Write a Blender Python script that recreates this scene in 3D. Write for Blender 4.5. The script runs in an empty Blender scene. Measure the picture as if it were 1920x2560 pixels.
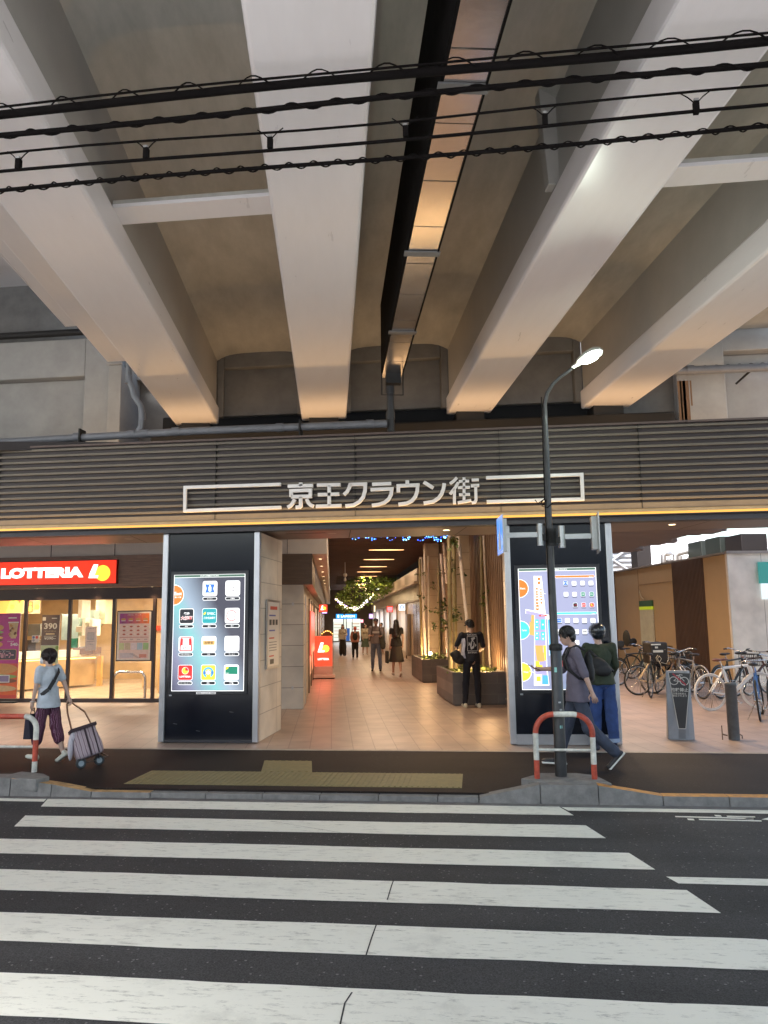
import bpy, bmesh, math, random
from mathutils import Vector, Matrix, noise
random.seed(7)
SKY=0.135; EXPO=1.70; GLOW=1.15; UPL=2.4; DL=50; SCR=1.12; AR=17; SPB=1.0; SHP=35; CN=38; LMP=18; EK=.36
PI=math.pi; R=math.radians
sc=bpy.context.scene; COL=sc.collection

# ---------------------------------------------------------------- camera
CAMH=1.75; FPX=1923.0
PSI,TH,RO=R(-6.55),R(8.0),R(-0.686)
fw=Vector((math.sin(PSI)*math.cos(TH),math.cos(PSI)*math.cos(TH),math.sin(TH)))
r0=Vector((math.cos(PSI),-math.sin(PSI),0)); u0=r0.cross(fw)
rt=r0*math.cos(RO)+u0*math.sin(RO); up=u0*math.cos(RO)-r0*math.sin(RO)
cam=bpy.data.cameras.new('camera'); co=bpy.data.objects.new('camera',cam); COL.objects.link(co)
cam.sensor_fit='VERTICAL'; cam.sensor_height=36; cam.sensor_width=27; cam.lens=FPX/2560*36
cam.clip_start=0.05; cam.clip_end=800
co.matrix_world=Matrix(((rt.x,up.x,-fw.x,0),(rt.y,up.y,-fw.y,0),(rt.z,up.z,-fw.z,CAMH),(0,0,0,1)))
sc.camera=co
CP=Vector((0,0,CAMH))
# measuring helpers: turn a point measured on the photograph into a place in the street
def ray(x,y): return fw*FPX+rt*(x-960)-up*(y-1280)
def gz(x,y,z=0.0):
    d=ray(x,y); return CP+d*((z-CAMH)/d.z)
def gy(x,y,Y):
    d=ray(x,y); return CP+d*(Y/d.y)
RZ=R(10.54)                      # the arcade and the viaduct run 10.5 degrees off the street front
EX=Vector((math.cos(RZ),math.sin(RZ),0)); ED=Vector((-math.sin(RZ),math.cos(RZ),0))
def loc_c(P): return Vector((P.dot(EX),P.dot(ED),P.z))
def gt(x,y,t):                   # point on the plane 'along = t', in arcade coordinates (s,t,z)
    d=ray(x,y); return loc_c(CP+d*(t/d.dot(ED)))
def W(s,t,z=0): return EX*s+ED*t+Vector((0,0,z))
def t_at(Y,s): return (Y-s*EX.y)/ED.y

# ---------------------------------------------------------------- world, sun, exposure
w=bpy.data.worlds.new("World"); sc.world=w; w.use_nodes=True
nt=w.node_tree; bg=nt.nodes['Background']
sky=nt.nodes.new('ShaderNodeTexSky'); sky.sky_type='NISHITA'; sky.sun_disc=False
sky.sun_elevation=R(44); sky.sun_rotation=R(200); sky.air_density=1.2; sky.dust_density=1.5; sky.ozone_density=1.0
nt.links.new(sky.outputs[0],bg.inputs[0]); bg.inputs[1].default_value=SKY
sl=bpy.data.lights.new('sun','SUN'); sl.energy=4.0; sl.angle=R(15); sl.color=(1,.98,.96)
so=bpy.data.objects.new('sun',sl); COL.objects.link(so)
az=R(200); el=R(44)
sd=Vector((math.sin(az)*math.cos(el),math.cos(az)*math.cos(el),math.sin(el)))   # towards the sun: behind the camera
so.rotation_euler=(-sd).to_track_quat('-Z','Y').to_euler(); so.location=(0,-20,20)
vs=sc.view_settings; vs.view_transform='Standard'; vs.look='None'; vs.gamma=1; vs.exposure=EXPO
sc.render.engine='CYCLES'
cy=sc.cycles; cy.use_denoising=True
try: cy.denoiser='OPENIMAGEDENOISE'
except Exception: pass
cy.max_bounces=7; cy.diffuse_bounces=4; cy.glossy_bounces=3; cy.transmission_bounces=4; cy.transparent_max_bounces=8
cy.sample_clamp_indirect=6; cy.caustics_reflective=False; cy.caustics_refractive=False

# ---------------------------------------------------------------- helpers
MATS={}
def M(name,col,rough=.6,metal=0,var=.12,scale=4,bump=0,bscale=60,emis=None,es=0,spec=.5,alpha=1,det=4,streak=None,coat=0,bstr=None):
    if name in MATS: return MATS[name]
    m=bpy.data.materials.new(name); m.use_nodes=True; n=m.node_tree; b=n.nodes['Principled BSDF']; L=n.links.new
    b.inputs['Roughness'].default_value=rough; b.inputs['Metallic'].default_value=metal
    b.inputs['Specular IOR Level'].default_value=spec; b.inputs['Coat Weight'].default_value=coat
    c=tuple(col)+(1,)
    tc=n.nodes.new('ShaderNodeTexCoord')
    if var>0:
        nz=n.nodes.new('ShaderNodeTexNoise'); nz.inputs['Scale'].default_value=scale; nz.inputs['Detail'].default_value=det; nz.inputs['Roughness'].default_value=.65
        if streak:
            mp=n.nodes.new('ShaderNodeMapping'); mp.inputs['Scale'].default_value=streak; L(tc.outputs['Object'],mp.inputs[0]); L(mp.outputs[0],nz.inputs['Vector'])
        else: L(tc.outputs['Object'],nz.inputs['Vector'])
        cr=n.nodes.new('ShaderNodeValToRGB'); e=cr.color_ramp.elements
        e[0].position=.3; e[1].position=.7
        e[0].color=tuple(max(0,x*(1-var)) for x in col)+(1,); e[1].color=tuple(min(1,x*(1+var)) for x in col)+(1,)
        L(nz.outputs[0],cr.inputs[0]); L(cr.outputs[0],b.inputs['Base Color'])
        mr=n.nodes.new('ShaderNodeMapRange'); mr.inputs['To Min'].default_value=max(.03,rough*.85); mr.inputs['To Max'].default_value=min(1,rough*1.15)
        L(nz.outputs[0],mr.inputs[0]); L(mr.outputs[0],b.inputs['Roughness'])
    else: b.inputs['Base Color'].default_value=c
    if bump:
        n2=n.nodes.new('ShaderNodeTexNoise'); n2.inputs['Scale'].default_value=bscale; n2.inputs['Detail'].default_value=3 if not bstr else 6
        if bstr:
            mq=n.nodes.new('ShaderNodeMapping'); mq.inputs['Scale'].default_value=bstr; L(tc.outputs['Object'],mq.inputs[0]); L(mq.outputs[0],n2.inputs['Vector'])
        else: L(tc.outputs['Object'],n2.inputs['Vector'])
        bp=n.nodes.new('ShaderNodeBump'); bp.inputs['Strength'].default_value=bump; bp.inputs['Distance'].default_value=.01; L(n2.outputs[0],bp.inputs['Height']); L(bp.outputs[0],b.inputs['Normal'])
    if emis: b.inputs['Emission Color'].default_value=tuple(emis)+(1,); b.inputs['Emission Strength'].default_value=es
    if alpha<1: b.inputs['Alpha'].default_value=alpha
    MATS[name]=m; return m
def E(name,col,s):
    if name in MATS: return MATS[name]
    m=bpy.data.materials.new(name); m.use_nodes=True; b=m.node_tree.nodes['Principled BSDF']
    b.inputs['Base Color'].default_value=(col[0]*.5,col[1]*.5,col[2]*.5,1); b.inputs['Roughness'].default_value=.3
    b.inputs['Emission Color'].default_value=tuple(col)+(1,); b.inputs['Emission Strength'].default_value=s*EK
    MATS[name]=m; return m
def tiles(name,col,grout,w,h,axis='xy',off=.5,mort=.006,rough=.5,var=.08,bump=.3,rot=0,loc=(0,0,0)):
    if name in MATS: return MATS[name]
    m=bpy.data.materials.new(name); m.use_nodes=True; n=m.node_tree; b=n.nodes['Principled BSDF']; L=n.links.new
    tc=n.nodes.new('ShaderNodeTexCoord'); sp=n.nodes.new('ShaderNodeSeparateXYZ'); cb=n.nodes.new('ShaderNodeCombineXYZ')
    L(tc.outputs['Object'],sp.inputs[0]); L(sp.outputs['XYZ'.index(axis[0].upper())],cb.inputs[0]); L(sp.outputs['XYZ'.index(axis[1].upper())],cb.inputs[1])
    mp=n.nodes.new('ShaderNodeMapping'); mp.inputs['Location'].default_value=loc; mp.inputs['Rotation'].default_value=(0,0,rot); L(cb.outputs[0],mp.inputs[0])
    br=n.nodes.new('ShaderNodeTexBrick'); L(mp.outputs[0],br.inputs['Vector']); br.offset=off; br.squash=1
    br.inputs['Scale'].default_value=1; br.inputs['Brick Width'].default_value=w; br.inputs['Row Height'].default_value=h
    br.inputs['Mortar Size'].default_value=mort; br.inputs['Mortar Smooth'].default_value=.2; br.inputs['Bias'].default_value=0
    br.inputs['Color1'].default_value=tuple(x*(1-var) for x in col)+(1,); br.inputs['Color2'].default_value=tuple(min(1,x*(1+var)) for x in col)+(1,); br.inputs['Mortar'].default_value=tuple(grout)+(1,)
    nz=n.nodes.new('ShaderNodeTexNoise'); nz.inputs['Scale'].default_value=2.3; nz.inputs['Detail'].default_value=6; L(tc.outputs['Object'],nz.inputs['Vector'])
    mr=n.nodes.new('ShaderNodeMapRange'); mr.inputs[1].default_value=.3; mr.inputs[2].default_value=.7; mr.inputs['To Min'].default_value=.82; mr.inputs['To Max'].default_value=1.12; L(nz.outputs[0],mr.inputs[0])
    mx=n.nodes.new('ShaderNodeMixRGB'); mx.blend_type='MULTIPLY'; mx.inputs[0].default_value=1; L(br.outputs['Color'],mx.inputs[1]); L(mr.outputs[0],mx.inputs[2]); L(mx.outputs[0],b.inputs['Base Color'])
    b.inputs['Roughness'].default_value=rough
    bp=n.nodes.new('ShaderNodeBump'); bp.inputs['Strength'].default_value=bump; bp.inputs['Distance'].default_value=.004; bp.invert=True; L(br.outputs['Fac'],bp.inputs['Height']); L(bp.outputs[0],b.inputs['Normal'])
    MATS[name]=m; return m

class MB:
    def __init__(s,mtx=None): s.v=[]; s.f=[]; s.m=[]; s.sm=[]; s.mx=mtx
    def add(s,vs,fs,mi=0,smooth=False,mtx=None):
        o=len(s.v)
        for p in vs:
            p=Vector(p)
            if mtx is not None: p=mtx@p
            if s.mx is not None: p=s.mx@p
            s.v.append(p)
        for f in fs: s.f.append(tuple(i+o for i in f)); s.m.append(mi); s.sm.append(smooth)
        return s
    def box(s,x0,x1,y0,y1,z0,z1,mi=0,mtx=None):
        v=[(x,y,z) for z in (z0,z1) for y in (y0,y1) for x in (x0,x1)]
        return s.add(v,[(0,2,3,1),(4,5,7,6),(0,1,5,4),(2,6,7,3),(0,4,6,2),(1,3,7,5)],mi,False,mtx)
    def prism(s,poly,z0,z1,mi=0,mtx=None):        # poly in xy, counter-clockwise
        n=len(poly); v=[(p[0],p[1],z0) for p in poly]+[(p[0],p[1],z1) for p in poly]
        f=[tuple(range(n-1,-1,-1)),tuple(range(n,2*n))]+[(i,(i+1)%n,n+(i+1)%n,n+i) for i in range(n)]
        return s.add(v,f,mi,False,mtx)
    def plate(s,poly,y0,y1,mi=0,mtx=None):        # poly in xz, thickness along y (y0 = front)
        n=len(poly); v=[(p[0],y0,p[1]) for p in poly]+[(p[0],y1,p[1]) for p in poly]
        f=[tuple(range(n)),tuple(range(2*n-1,n-1,-1))]+[(i,n+i,n+(i+1)%n,(i+1)%n) for i in range(n)]
        return s.add(v,f,mi,False,mtx)
    def sheet(s,poly,z,mi=0): return s.add([(p[0],p[1],z) for p in poly],[tuple(range(len(poly)))],mi)
    def tube(s,pts,r,n=8,mi=0,caps=True,smooth=True,mtx=None,closed=False):
        pts=[Vector(p) for p in pts]; k=len(pts); rr=r if isinstance(r,(list,tuple)) else [r]*k
        rings=[]; prev=None
        for i,p in enumerate(pts):
            if closed: t=(pts[(i+1)%k]-pts[i-1]).normalized()
            else: t=(pts[min(i+1,k-1)]-pts[max(i-1,0)]).normalized()
            if prev is None:
                a=Vector((0,0,1)) if abs(t.z)<.9 else Vector((1,0,0)); x=t.cross(a).normalized()
            else: x=(prev-t*prev.dot(t)); x=x.normalized() if x.length>1e-6 else t.orthogonal().normalized()
            y=t.cross(x); prev=x
            rings.append([p+(x*math.cos(2*PI*j/n)+y*math.sin(2*PI*j/n))*rr[i] for j in range(n)])
        v=[q for rg in rings for q in rg]; f=[]
        for i in range(k if closed else k-1):
            a=i*n; b=((i+1)%k)*n
            for j in range(n): f.append((a+j,a+(j+1)%n,b+(j+1)%n,b+j))
        s.add(v,f,mi,smooth,mtx)
        if caps and not closed: s.add(rings[0],[tuple(range(n-1,-1,-1))],mi,False,mtx); s.add(rings[-1],[tuple(range(n))],mi,False,mtx)
        return s
    def cyl(s,c,r,z0,z1,n=16,mi=0,mtx=None): return s.tube([(c[0],c[1],z0),(c[0],c[1],z1)],r,n,mi,True,True,mtx)
    def ell(s,c,r,mi=0,nu=16,nv=10,mtx=None,rot=None):
        v=[];f=[]
        for i in range(nv+1):
            a=PI*i/nv
            for j in range(nu):
                b=2*PI*j/nu; p=Vector((r[0]*math.sin(a)*math.cos(b),r[1]*math.sin(a)*math.sin(b),r[2]*math.cos(a)))
                if rot is not None: p=rot@p
                v.append(p+Vector(c))
        for i in range(nv):
            for j in range(nu): f.append((i*nu+j,(i+1)*nu+j,(i+1)*nu+(j+1)%nu,i*nu+(j+1)%nu))
        return s.add(v,f,mi,True,mtx)
    def lathe(s,prof,c=(0,0),n=20,mi=0,mtx=None):
        v=[(c[0]+r*math.cos(2*PI*j/n),c[1]+r*math.sin(2*PI*j/n),z) for r,z in prof for j in range(n)]; f=[]
        for i in range(len(prof)-1):
            for j in range(n): f.append((i*n+j,i*n+(j+1)%n,(i+1)*n+(j+1)%n,(i+1)*n+j))
        return s.add(v,f,mi,True,mtx)
    def obj(s,name,mats,parent=None,bevel=0,loc=None,rz=None,fixn=False):
        me=bpy.data.meshes.new(name); me.from_pydata([tuple(p) for p in s.v],[],s.f)
        if not isinstance(mats,(list,tuple)): mats=[mats]
        for m in mats: me.materials.append(m)
        for i,p in enumerate(me.polygons): p.material_index=min(s.m[i],len(mats)-1); p.use_smooth=s.sm[i]
        if fixn:
            b=bmesh.new(); b.from_mesh(me); bmesh.ops.remove_doubles(b,verts=b.verts,dist=1e-5); bmesh.ops.recalc_face_normals(b,faces=b.faces); b.to_mesh(me); b.free()
        me.update(); o=bpy.data.objects.new(name,me); COL.objects.link(o)
        if parent: o.parent=parent
        if loc: o.location=loc
        if rz is not None: o.rotation_euler[2]=rz
        if bevel: bm=o.modifiers.new('bevel','BEVEL'); bm.width=bevel; bm.segments=2; bm.limit_method='ANGLE'; bm.angle_limit=R(40)
        return o
def tag(o,label,cat,group=None):
    o['label']=label; o['category']=cat
    if group: o['group']=group
    return o
def thing(name,label,cat,loc=(0,0,0),rz=0,group=None):
    o=bpy.data.objects.new(name,None); COL.objects.link(o); o.location=loc; o.rotation_euler[2]=rz; o.empty_display_size=.1
    return tag(o,label,cat,group)
def st(o): o['kind']='structure'; return o
def dup(root,loc=None,rz=None,label=None):
    c=root.copy(); COL.objects.link(c)
    if loc is not None: c.location=loc
    if rz is not None: c.rotation_euler[2]=rz
    if label: c['label']=label
    kids(root,c); return c
def kids(a,b):
    for ch in list(a.children):
        k=ch.copy(); COL.objects.link(k); k.parent=b; kids(ch,k)
def light(name,kind,loc,power,col,parent=None,size=.1,spot=None,aim=None,blend=.5,sy=None):
    l=bpy.data.lights.new(name,kind); l.energy=power; l.color=col
    if kind=='AREA':
        l.size=size
        if sy: l.shape='RECTANGLE'; l.size_y=sy
    else: l.shadow_soft_size=size
    if spot: l.spot_size=spot; l.spot_blend=blend
    o=bpy.data.objects.new(name,l); COL.objects.link(o); o.location=loc
    if parent: o.parent=parent
    if aim is not None: o.rotation_euler=Vector(aim).to_track_quat('-Z','Y').to_euler()
    return o
# flat lettering: the outline of each glyph as a thin mesh in the xz plane
TXT={}
def text_geo(txt,size,bold=0,ext=0.0):
    k=(txt,size,bold,ext)
    if k in TXT: return TXT[k]
    cu=bpy.data.curves.new('t','FONT'); cu.body=txt; cu.size=size; cu.offset=bold; cu.extrude=ext; cu.resolution_u=3; cu.fill_mode='BOTH' if ext else 'FRONT'
    o=bpy.data.objects.new('t',cu); COL.objects.link(o); bpy.context.view_layer.update()
    me=bpy.data.meshes.new_from_object(o.evaluated_get(bpy.context.evaluated_depsgraph_get()))
    v=[tuple(p.co) for p in me.vertices]; f=[tuple(p.vertices) for p in me.polygons]
    bpy.data.objects.remove(o); bpy.data.curves.remove(cu); bpy.data.meshes.remove(me)
    TXT[k]=(v,f); return TXT[k]
def put_text(mb,txt,cx,cz,y,width=None,height=None,mi=0,bold=0,ext=0.0,axis='x',slant=0,flip=False):
    """lettering centred on (cx,cz), fitted to width x height, lying in the plane y"""
    v,f=text_geo(txt,1.0,bold,0.02 if ext else 0)
    if not v: return
    xs=[p[0] for p in v]; ys=[p[1] for p in v]; x0,x1,y0,y1=min(xs),max(xs),min(ys),max(ys)
    kx=width/(x1-x0) if width else None; ky=height/(y1-y0) if height else None
    if kx is None: kx=ky
    if ky is None: ky=kx
    s=-1 if flip else 1
    pts=[]
    for p in v:
        X=(p[0]-(x0+x1)/2)*kx; Z=(p[1]-(y0+y1)/2)*ky; X+=slant*Z
        pts.append((cx+s*X,y-(p[2]/.02*ext if ext else 0),cz+Z))
    mb.add(pts,f,mi)
def rrect(cx,cz,w,h,r,n=4):
    p=[]
    for k,(sx,sz) in enumerate(((1,-1),(1,1),(-1,1),(-1,-1))):
        for i in range(n+1):
            a=-PI/2+k*PI/2+i*PI/2/n
            p.append((cx+sx*(w/2-r)+r*math.cos(a),cz+sz*(h/2-r)+r*math.sin(a)))
    return p
def circ(cx,cz,r,n=24,a0=0,a1=2*PI,rz=None):
    full=abs(a1-a0-2*PI)<1e-6
    return [(cx+r*math.cos(a0+(a1-a0)*i/(n if full else n-1)),cz+(rz or r)*math.sin(a0+(a1-a0)*i/(n if full else n-1))) for i in range(n)]
class Board(MB):
    """flat layered artwork on a panel in the xz plane at y, each layer 1 mm prouder"""
    def __init__(s,y,mtx=None): super().__init__(mtx); s.y=y; s.mats=[]
    def mi(s,m):
        if m not in s.mats: s.mats.append(m)
        return s.mats.index(m)
    def poly(s,p,m,l=1): s.add([(a,s.y-.0012*l,b) for a,b in p],[tuple(range(len(p)))],s.mi(m))
    def rect(s,cx,cz,w,h,m,l=1): s.poly([(cx-w/2,cz-h/2),(cx+w/2,cz-h/2),(cx+w/2,cz+h/2),(cx-w/2,cz+h/2)],m,l)
    def rr(s,cx,cz,w,h,r,m,l=1): s.poly(rrect(cx,cz,w,h,r),m,l)
    def disc(s,cx,cz,r,m,l=1,n=24): s.poly(circ(cx,cz,r,n),m,l)
    def ring(s,cx,cz,r,w_,m,l=1,a0=0,a1=2*PI,n=24):
        a=[a0+(a1-a0)*i/n for i in range(n+1)]
        v=[(cx+q*math.cos(t),s.y-.0012*l,cz+q*math.sin(t)) for t in a for q in (r-w_/2,r+w_/2)]
        s.add(v,[(2*i,2*i+1,2*i+3,2*i+2) for i in range(n)],s.mi(m))
    def line(s,pts,w_,m,l=1):
        for a,b in zip(pts,pts[1:]):
            a=Vector(a);b=Vector(b);d=(b-a)
            if d.length<1e-6: continue
            d.normalize(); nn=Vector((-d.y,d.x))*w_/2; e=d*w_*.25
            s.poly([tuple(a-e-nn),tuple(b+e-nn),tuple(b+e+nn),tuple(a-e+nn)],m,l)
    def txt(s,t,cx,cz,w_=None,h=None,m=None,l=2,bold=0,slant=0): put_text(s,t,cx,cz,s.y-.0012*l,w_,h,s.mi(m),bold,0,'x',slant)
    def make(s,name,parent=None,**k): return s.obj(name,s.mats,parent,**k)
def gx(x,y,X):
    d=ray(x,y); return CP+d*(X/d.x)
# ================================================================ GROUND
def aggregate(name,col,fleck,rough,amt):
    m=bpy.data.materials.new(name); m.use_nodes=True; n=m.node_tree; b=n.nodes['Principled BSDF']; L=n.links.new
    tc=n.nodes.new('ShaderNodeTexCoord'); big=n.nodes.new('ShaderNodeTexNoise'); big.inputs['Scale'].default_value=.9; big.inputs['Detail'].default_value=7; L(tc.outputs['Object'],big.inputs[0])
    mp=n.nodes.new('ShaderNodeMapping'); mp.inputs['Scale'].default_value=(.15,1.6,1); L(tc.outputs['Object'],mp.inputs[0]); wear=n.nodes.new('ShaderNodeTexNoise'); wear.inputs['Scale'].default_value=1.3; wear.inputs['Detail'].default_value=5; L(mp.outputs[0],wear.inputs[0])
    ad=n.nodes.new('ShaderNodeMath'); ad.operation='ADD'; L(big.outputs[0],ad.inputs[0]); L(wear.outputs[0],ad.inputs[1])
    mr=n.nodes.new('ShaderNodeMapRange'); mr.inputs[1].default_value=.7; mr.inputs[2].default_value=1.3; mr.inputs['To Min'].default_value=.72; mr.inputs['To Max'].default_value=1.3; L(ad.outputs[0],mr.inputs[0])
    grain=n.nodes.new('ShaderNodeTexNoise'); grain.inputs['Scale'].default_value=130; grain.inputs['Detail'].default_value=2; L(tc.outputs['Object'],grain.inputs[0]); g2=n.nodes.new('ShaderNodeMapRange'); g2.inputs[1].default_value=.3; g2.inputs[2].default_value=.7; g2.inputs['To Min'].default_value=.6; g2.inputs['To Max'].default_value=1.45; L(grain.outputs[0],g2.inputs[0])
    mu=n.nodes.new('ShaderNodeMath'); mu.operation='MULTIPLY'; L(mr.outputs[0],mu.inputs[0]); L(g2.outputs[0],mu.inputs[1])
    c=n.nodes.new('ShaderNodeMixRGB'); c.blend_type='MULTIPLY'; c.inputs[0].default_value=1; c.inputs[1].default_value=tuple(col)+(1,); L(mu.outputs[0],c.inputs[2])
    vo=n.nodes.new('ShaderNodeTexVoronoi'); vo.inputs['Scale'].default_value=55; L(tc.outputs['Object'],vo.inputs[0]); sp=n.nodes.new('ShaderNodeSeparateColor'); L(vo.outputs['Color'],sp.inputs[0])
    gt_=n.nodes.new('ShaderNodeMath'); gt_.operation='GREATER_THAN'; gt_.inputs[1].default_value=1-amt; L(sp.outputs[0],gt_.inputs[0]); lt=n.nodes.new('ShaderNodeMath'); lt.operation='LESS_THAN'; lt.inputs[1].default_value=.42; L(vo.outputs['Distance'],lt.inputs[0]); an=n.nodes.new('ShaderNodeMath'); an.operation='MULTIPLY'; L(gt_.outputs[0],an.inputs[0]); L(lt.outputs[0],an.inputs[1])
    mx=n.nodes.new('ShaderNodeMixRGB'); L(an.outputs[0],mx.inputs[0]); L(c.outputs[0],mx.inputs[1]); mx.inputs[2].default_value=tuple(fleck)+(1,); L(mx.outputs[0],b.inputs['Base Color'])
    b.inputs['Roughness'].default_value=rough; b.inputs['Specular IOR Level'].default_value=.18; bp=n.nodes.new('ShaderNodeBump'); bp.inputs['Strength'].default_value=.4; bp.inputs['Distance'].default_value=.006; L(grain.outputs[0],bp.inputs['Height']); L(bp.outputs[0],b.inputs['Normal'])
    return m
m_asph=aggregate('asphalt',(.052,.052,.052),(.16,.16,.155),.78,.035)
m_walk=aggregate('walk_asphalt',(.018,.0132,.0118),(.05,.042,.04),.72,.03)
m_conc=M('kerb_concrete',(.19,.185,.175),.8,var=.28,scale=9,bump=.4,bscale=90)
m_gut=M('gutter_concrete',(.15,.14,.135),.75,var=.25,scale=7,bump=.3)
# worn thermoplastic paint: a crack and tyre scuffs live in the material
def worn(name,col,amt):
    m=bpy.data.materials.new(name); m.use_nodes=True; n=m.node_tree; b=n.nodes['Principled BSDF']; L=n.links.new
    tc=n.nodes.new('ShaderNodeTexCoord'); a=n.nodes.new('ShaderNodeTexNoise'); a.inputs['Scale'].default_value=2.2; a.inputs['Detail'].default_value=9; a.inputs['Roughness'].default_value=.72; L(tc.outputs['Object'],a.inputs[0])
    c=n.nodes.new('ShaderNodeValToRGB'); e=c.color_ramp.elements; e[0].position=.32; e[0].color=tuple(x*.82 for x in col)+(1,); e[1].position=.46; e[1].color=tuple(col)+(1,); L(a.outputs[0],c.inputs[0])
    mp=n.nodes.new('ShaderNodeMapping'); mp.inputs['Scale'].default_value=(2.2,9,1); L(tc.outputs['Object'],mp.inputs[0])
    s2=n.nodes.new('ShaderNodeTexNoise'); s2.inputs['Scale'].default_value=3.4; s2.inputs['Detail'].default_value=10; s2.inputs['Roughness'].default_value=.8; L(mp.outputs[0],s2.inputs[0])
    d=n.nodes.new('ShaderNodeValToRGB'); q=d.color_ramp.elements; q[0].position=.35; q[0].color=(amt*.7,amt*.7,amt*.7,1); q[1].position=.46; q[1].color=(0,0,0,1); L(s2.outputs[0],d.inputs[0])
    mx=n.nodes.new('ShaderNodeMixRGB'); L(d.outputs[0],mx.inputs[0]); L(c.outputs[0],mx.inputs[1]); mx.inputs[2].default_value=(.09,.09,.085,1); L(mx.outputs[0],b.inputs['Base Color'])
    b.inputs['Roughness'].default_value=.6
    bp=n.nodes.new('ShaderNodeBump'); bp.inputs['Strength'].default_value=.25; bp.inputs['Distance'].default_value=.004; n3=n.nodes.new('ShaderNodeTexNoise'); n3.inputs['Scale'].default_value=180; L(tc.outputs['Object'],n3.inputs[0]); L(n3.outputs[0],bp.inputs['Height']); L(bp.outputs[0],b.inputs['Normal'])
    return m
m_paint=worn('road_paint',(.76,.76,.67),.85)
g=MB().sheet([(-300,-300),(300,-300),(300,400),(-300,400)],-.12); st(g.obj('ground',M('far_ground',(.36,.35,.33),.9,var=.15,scale=.3)))
g=MB().sheet([(-80,.9),(80,.9),(80,7.99),(-80,7.99)],-.08); st(g.obj('road',m_asph))
# unseen near-side paving, added pale to bounce daylight up onto the girders
g=MB(); g.box(-80,80,-60,.9,-.11,.02); st(g.obj('bounce_pavement',M('bounce_paving',(.62,.60,.58),.8,var=.12,scale=1.5)))
g=MB(); g.box(-80,80,7.99,8.2,-.115,-.074)
st(g.obj('gutter',m_gut))
g=MB(); g.box(-80,80,8.2,10.66,-.1,0); st(g.obj('sidewalk',m_walk))
g=MB(); g.box(-80,80,10.66,10.75,-.1,.004); st(g.obj('paving_border',M('border_stone',(.38,.33,.28),.7,var=.2,scale=6)))
m_tile=tiles('plaza_tile',(.37,.275,.22),(.25,.18,.145),.60,.30,rough=.42,mort=.007,off=.5,var=.05,rot=PI/2)
g=MB()
poly=[loc_c(Vector(p)) for p in ((-60,10.75,0),(40,10.75,0),(40,75,0),(-60,75,0))]
g.sheet([(p.x,p.y) for p in poly],.002); st(g.obj('plaza',m_tile,rz=RZ))
# crossing and road markings, measured on the ground
def gp(pts,z=-.08): return [tuple(gz(x,y,z)[:2]) for x,y in pts]
zb=[[(-4.54,8.03),(-4.41,7.66),(.87,7.66),(.76,8.03)],
    [(-4.36,7.31),(-4.23,6.91),(1.04,6.91),(.93,7.31)],
    [(-4.16,6.53),(-4.03,6.13),(1.26,6.11),(1.15,6.51)],
    [(-3.98,5.75),(-3.84,5.32),(1.47,5.28),(1.37,5.69)],
    [(-3.79,4.93),(-3.66,4.50),(1.72,4.49),(1.60,4.90)],
    [(-3.6,4.12),(-3.45,3.69),(1.95,3.68),(1.82,4.09)],
    [(-3.4,3.32),(-3.26,2.9),(2.18,2.88),(2.05,3.3)],
    [(-3.2,2.5),(-3.0,2.08),(2.4,2.08),(2.3,2.5)],[(-3.0,1.7),(-2.8,1.28),(2.6,1.28),(2.5,1.7)]]
g=MB()
for q in zb:
    q=[q[3],q[2],q[1],q[0]]
    # wobbling edges, like hand-laid paint
    a,b,c,d=[Vector((p[0],p[1],0)) for p in (q[3],q[2],q[1],q[0])]
    def edge(p,r,n=40): return [(p+(r-p)*(i/n))+Vector((0,noise.noise(Vector((i*.35,p.y*7,p.x)))*.012,0)) for i in range(n+1)]
    bot=edge(b,c); top=edge(a,d)
    for i in range(40): 
        g.add([(bot[i].x,bot[i].y,-.076),(bot[i+1].x,bot[i+1].y,-.076),(top[i+1].x,top[i+1].y,-.076),(top[i].x,top[i].y,-.076)],[(0,1,2,3)])
st(g.obj('crosswalk_stripes',m_paint))
g=MB(); g.sheet([(-60,7.99),(-60,7.87),(-4.5,7.87),(-4.54,7.99)][::-1],-.0765)
g.sheet([(.84,7.84),(60,7.84),(60,7.975),(.79,7.975)],-.0765)
g.sheet([(1.35,5.82),(60,5.82),(60,5.96),(1.30,5.96)],-.0765)
st(g.obj('lane_lines',m_paint))
# painted cycle mark at the right: bars with stubs and an arrow head
g=MB(); k=.41; ox,oy=1240,1760
for a in ([(1090,685),(1570,697),(1570,704),(1095,692)],[(1330,678),(1368,680),(1378,690),(1340,688)],[(1405,683),(1580,688),(1582,694),(1410,690)],[(1165,700),(1205,702),(1212,712),(1172,710)],[(1235,702),(1618,712),(1620,719),(1240,710)],[(1520,697),(1568,699),(1572,706),(1525,705)],[(1618,706),(1680,690),(1720,706),(1680,712)]):
    p=gp([(ox+x*k,oy+y*k) for x,y in a]); g.sheet(p[::-1],-.0765)
st(g.obj('cycle_marking',m_paint))
# hairline crack across the paint
g=MB()
for seg in ([(985,2195),(978,2215),(968,2248)],[(941,2309),(928,2345),(915,2386)],[(880,2478),(862,2505),(850,2560)],[(487*1.157+115,2052),(852,2080)]):
    for a,b in zip(seg,seg[1:]):
        A=gz(*a,-.07);B=gz(*b,-.07); n=6; pr=None
        for i in range(n+1):
            P=A+(B-A)*(i/n)+Vector((noise.noise(Vector((i,a[1],0)))*.012,0,0))
            if pr is not None:
                g.add([(pr.x-.004,pr.y,-.0745),(pr.x+.004,pr.y,-.0745),(P.x+.004,P.y,-.0745),(P.x-.004,P.y,-.0745)],[(0,1,2,3)])
            pr=P
st(g.obj('pavement_crack',M('crack',(.03,.03,.03),.9,var=0)))
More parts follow.
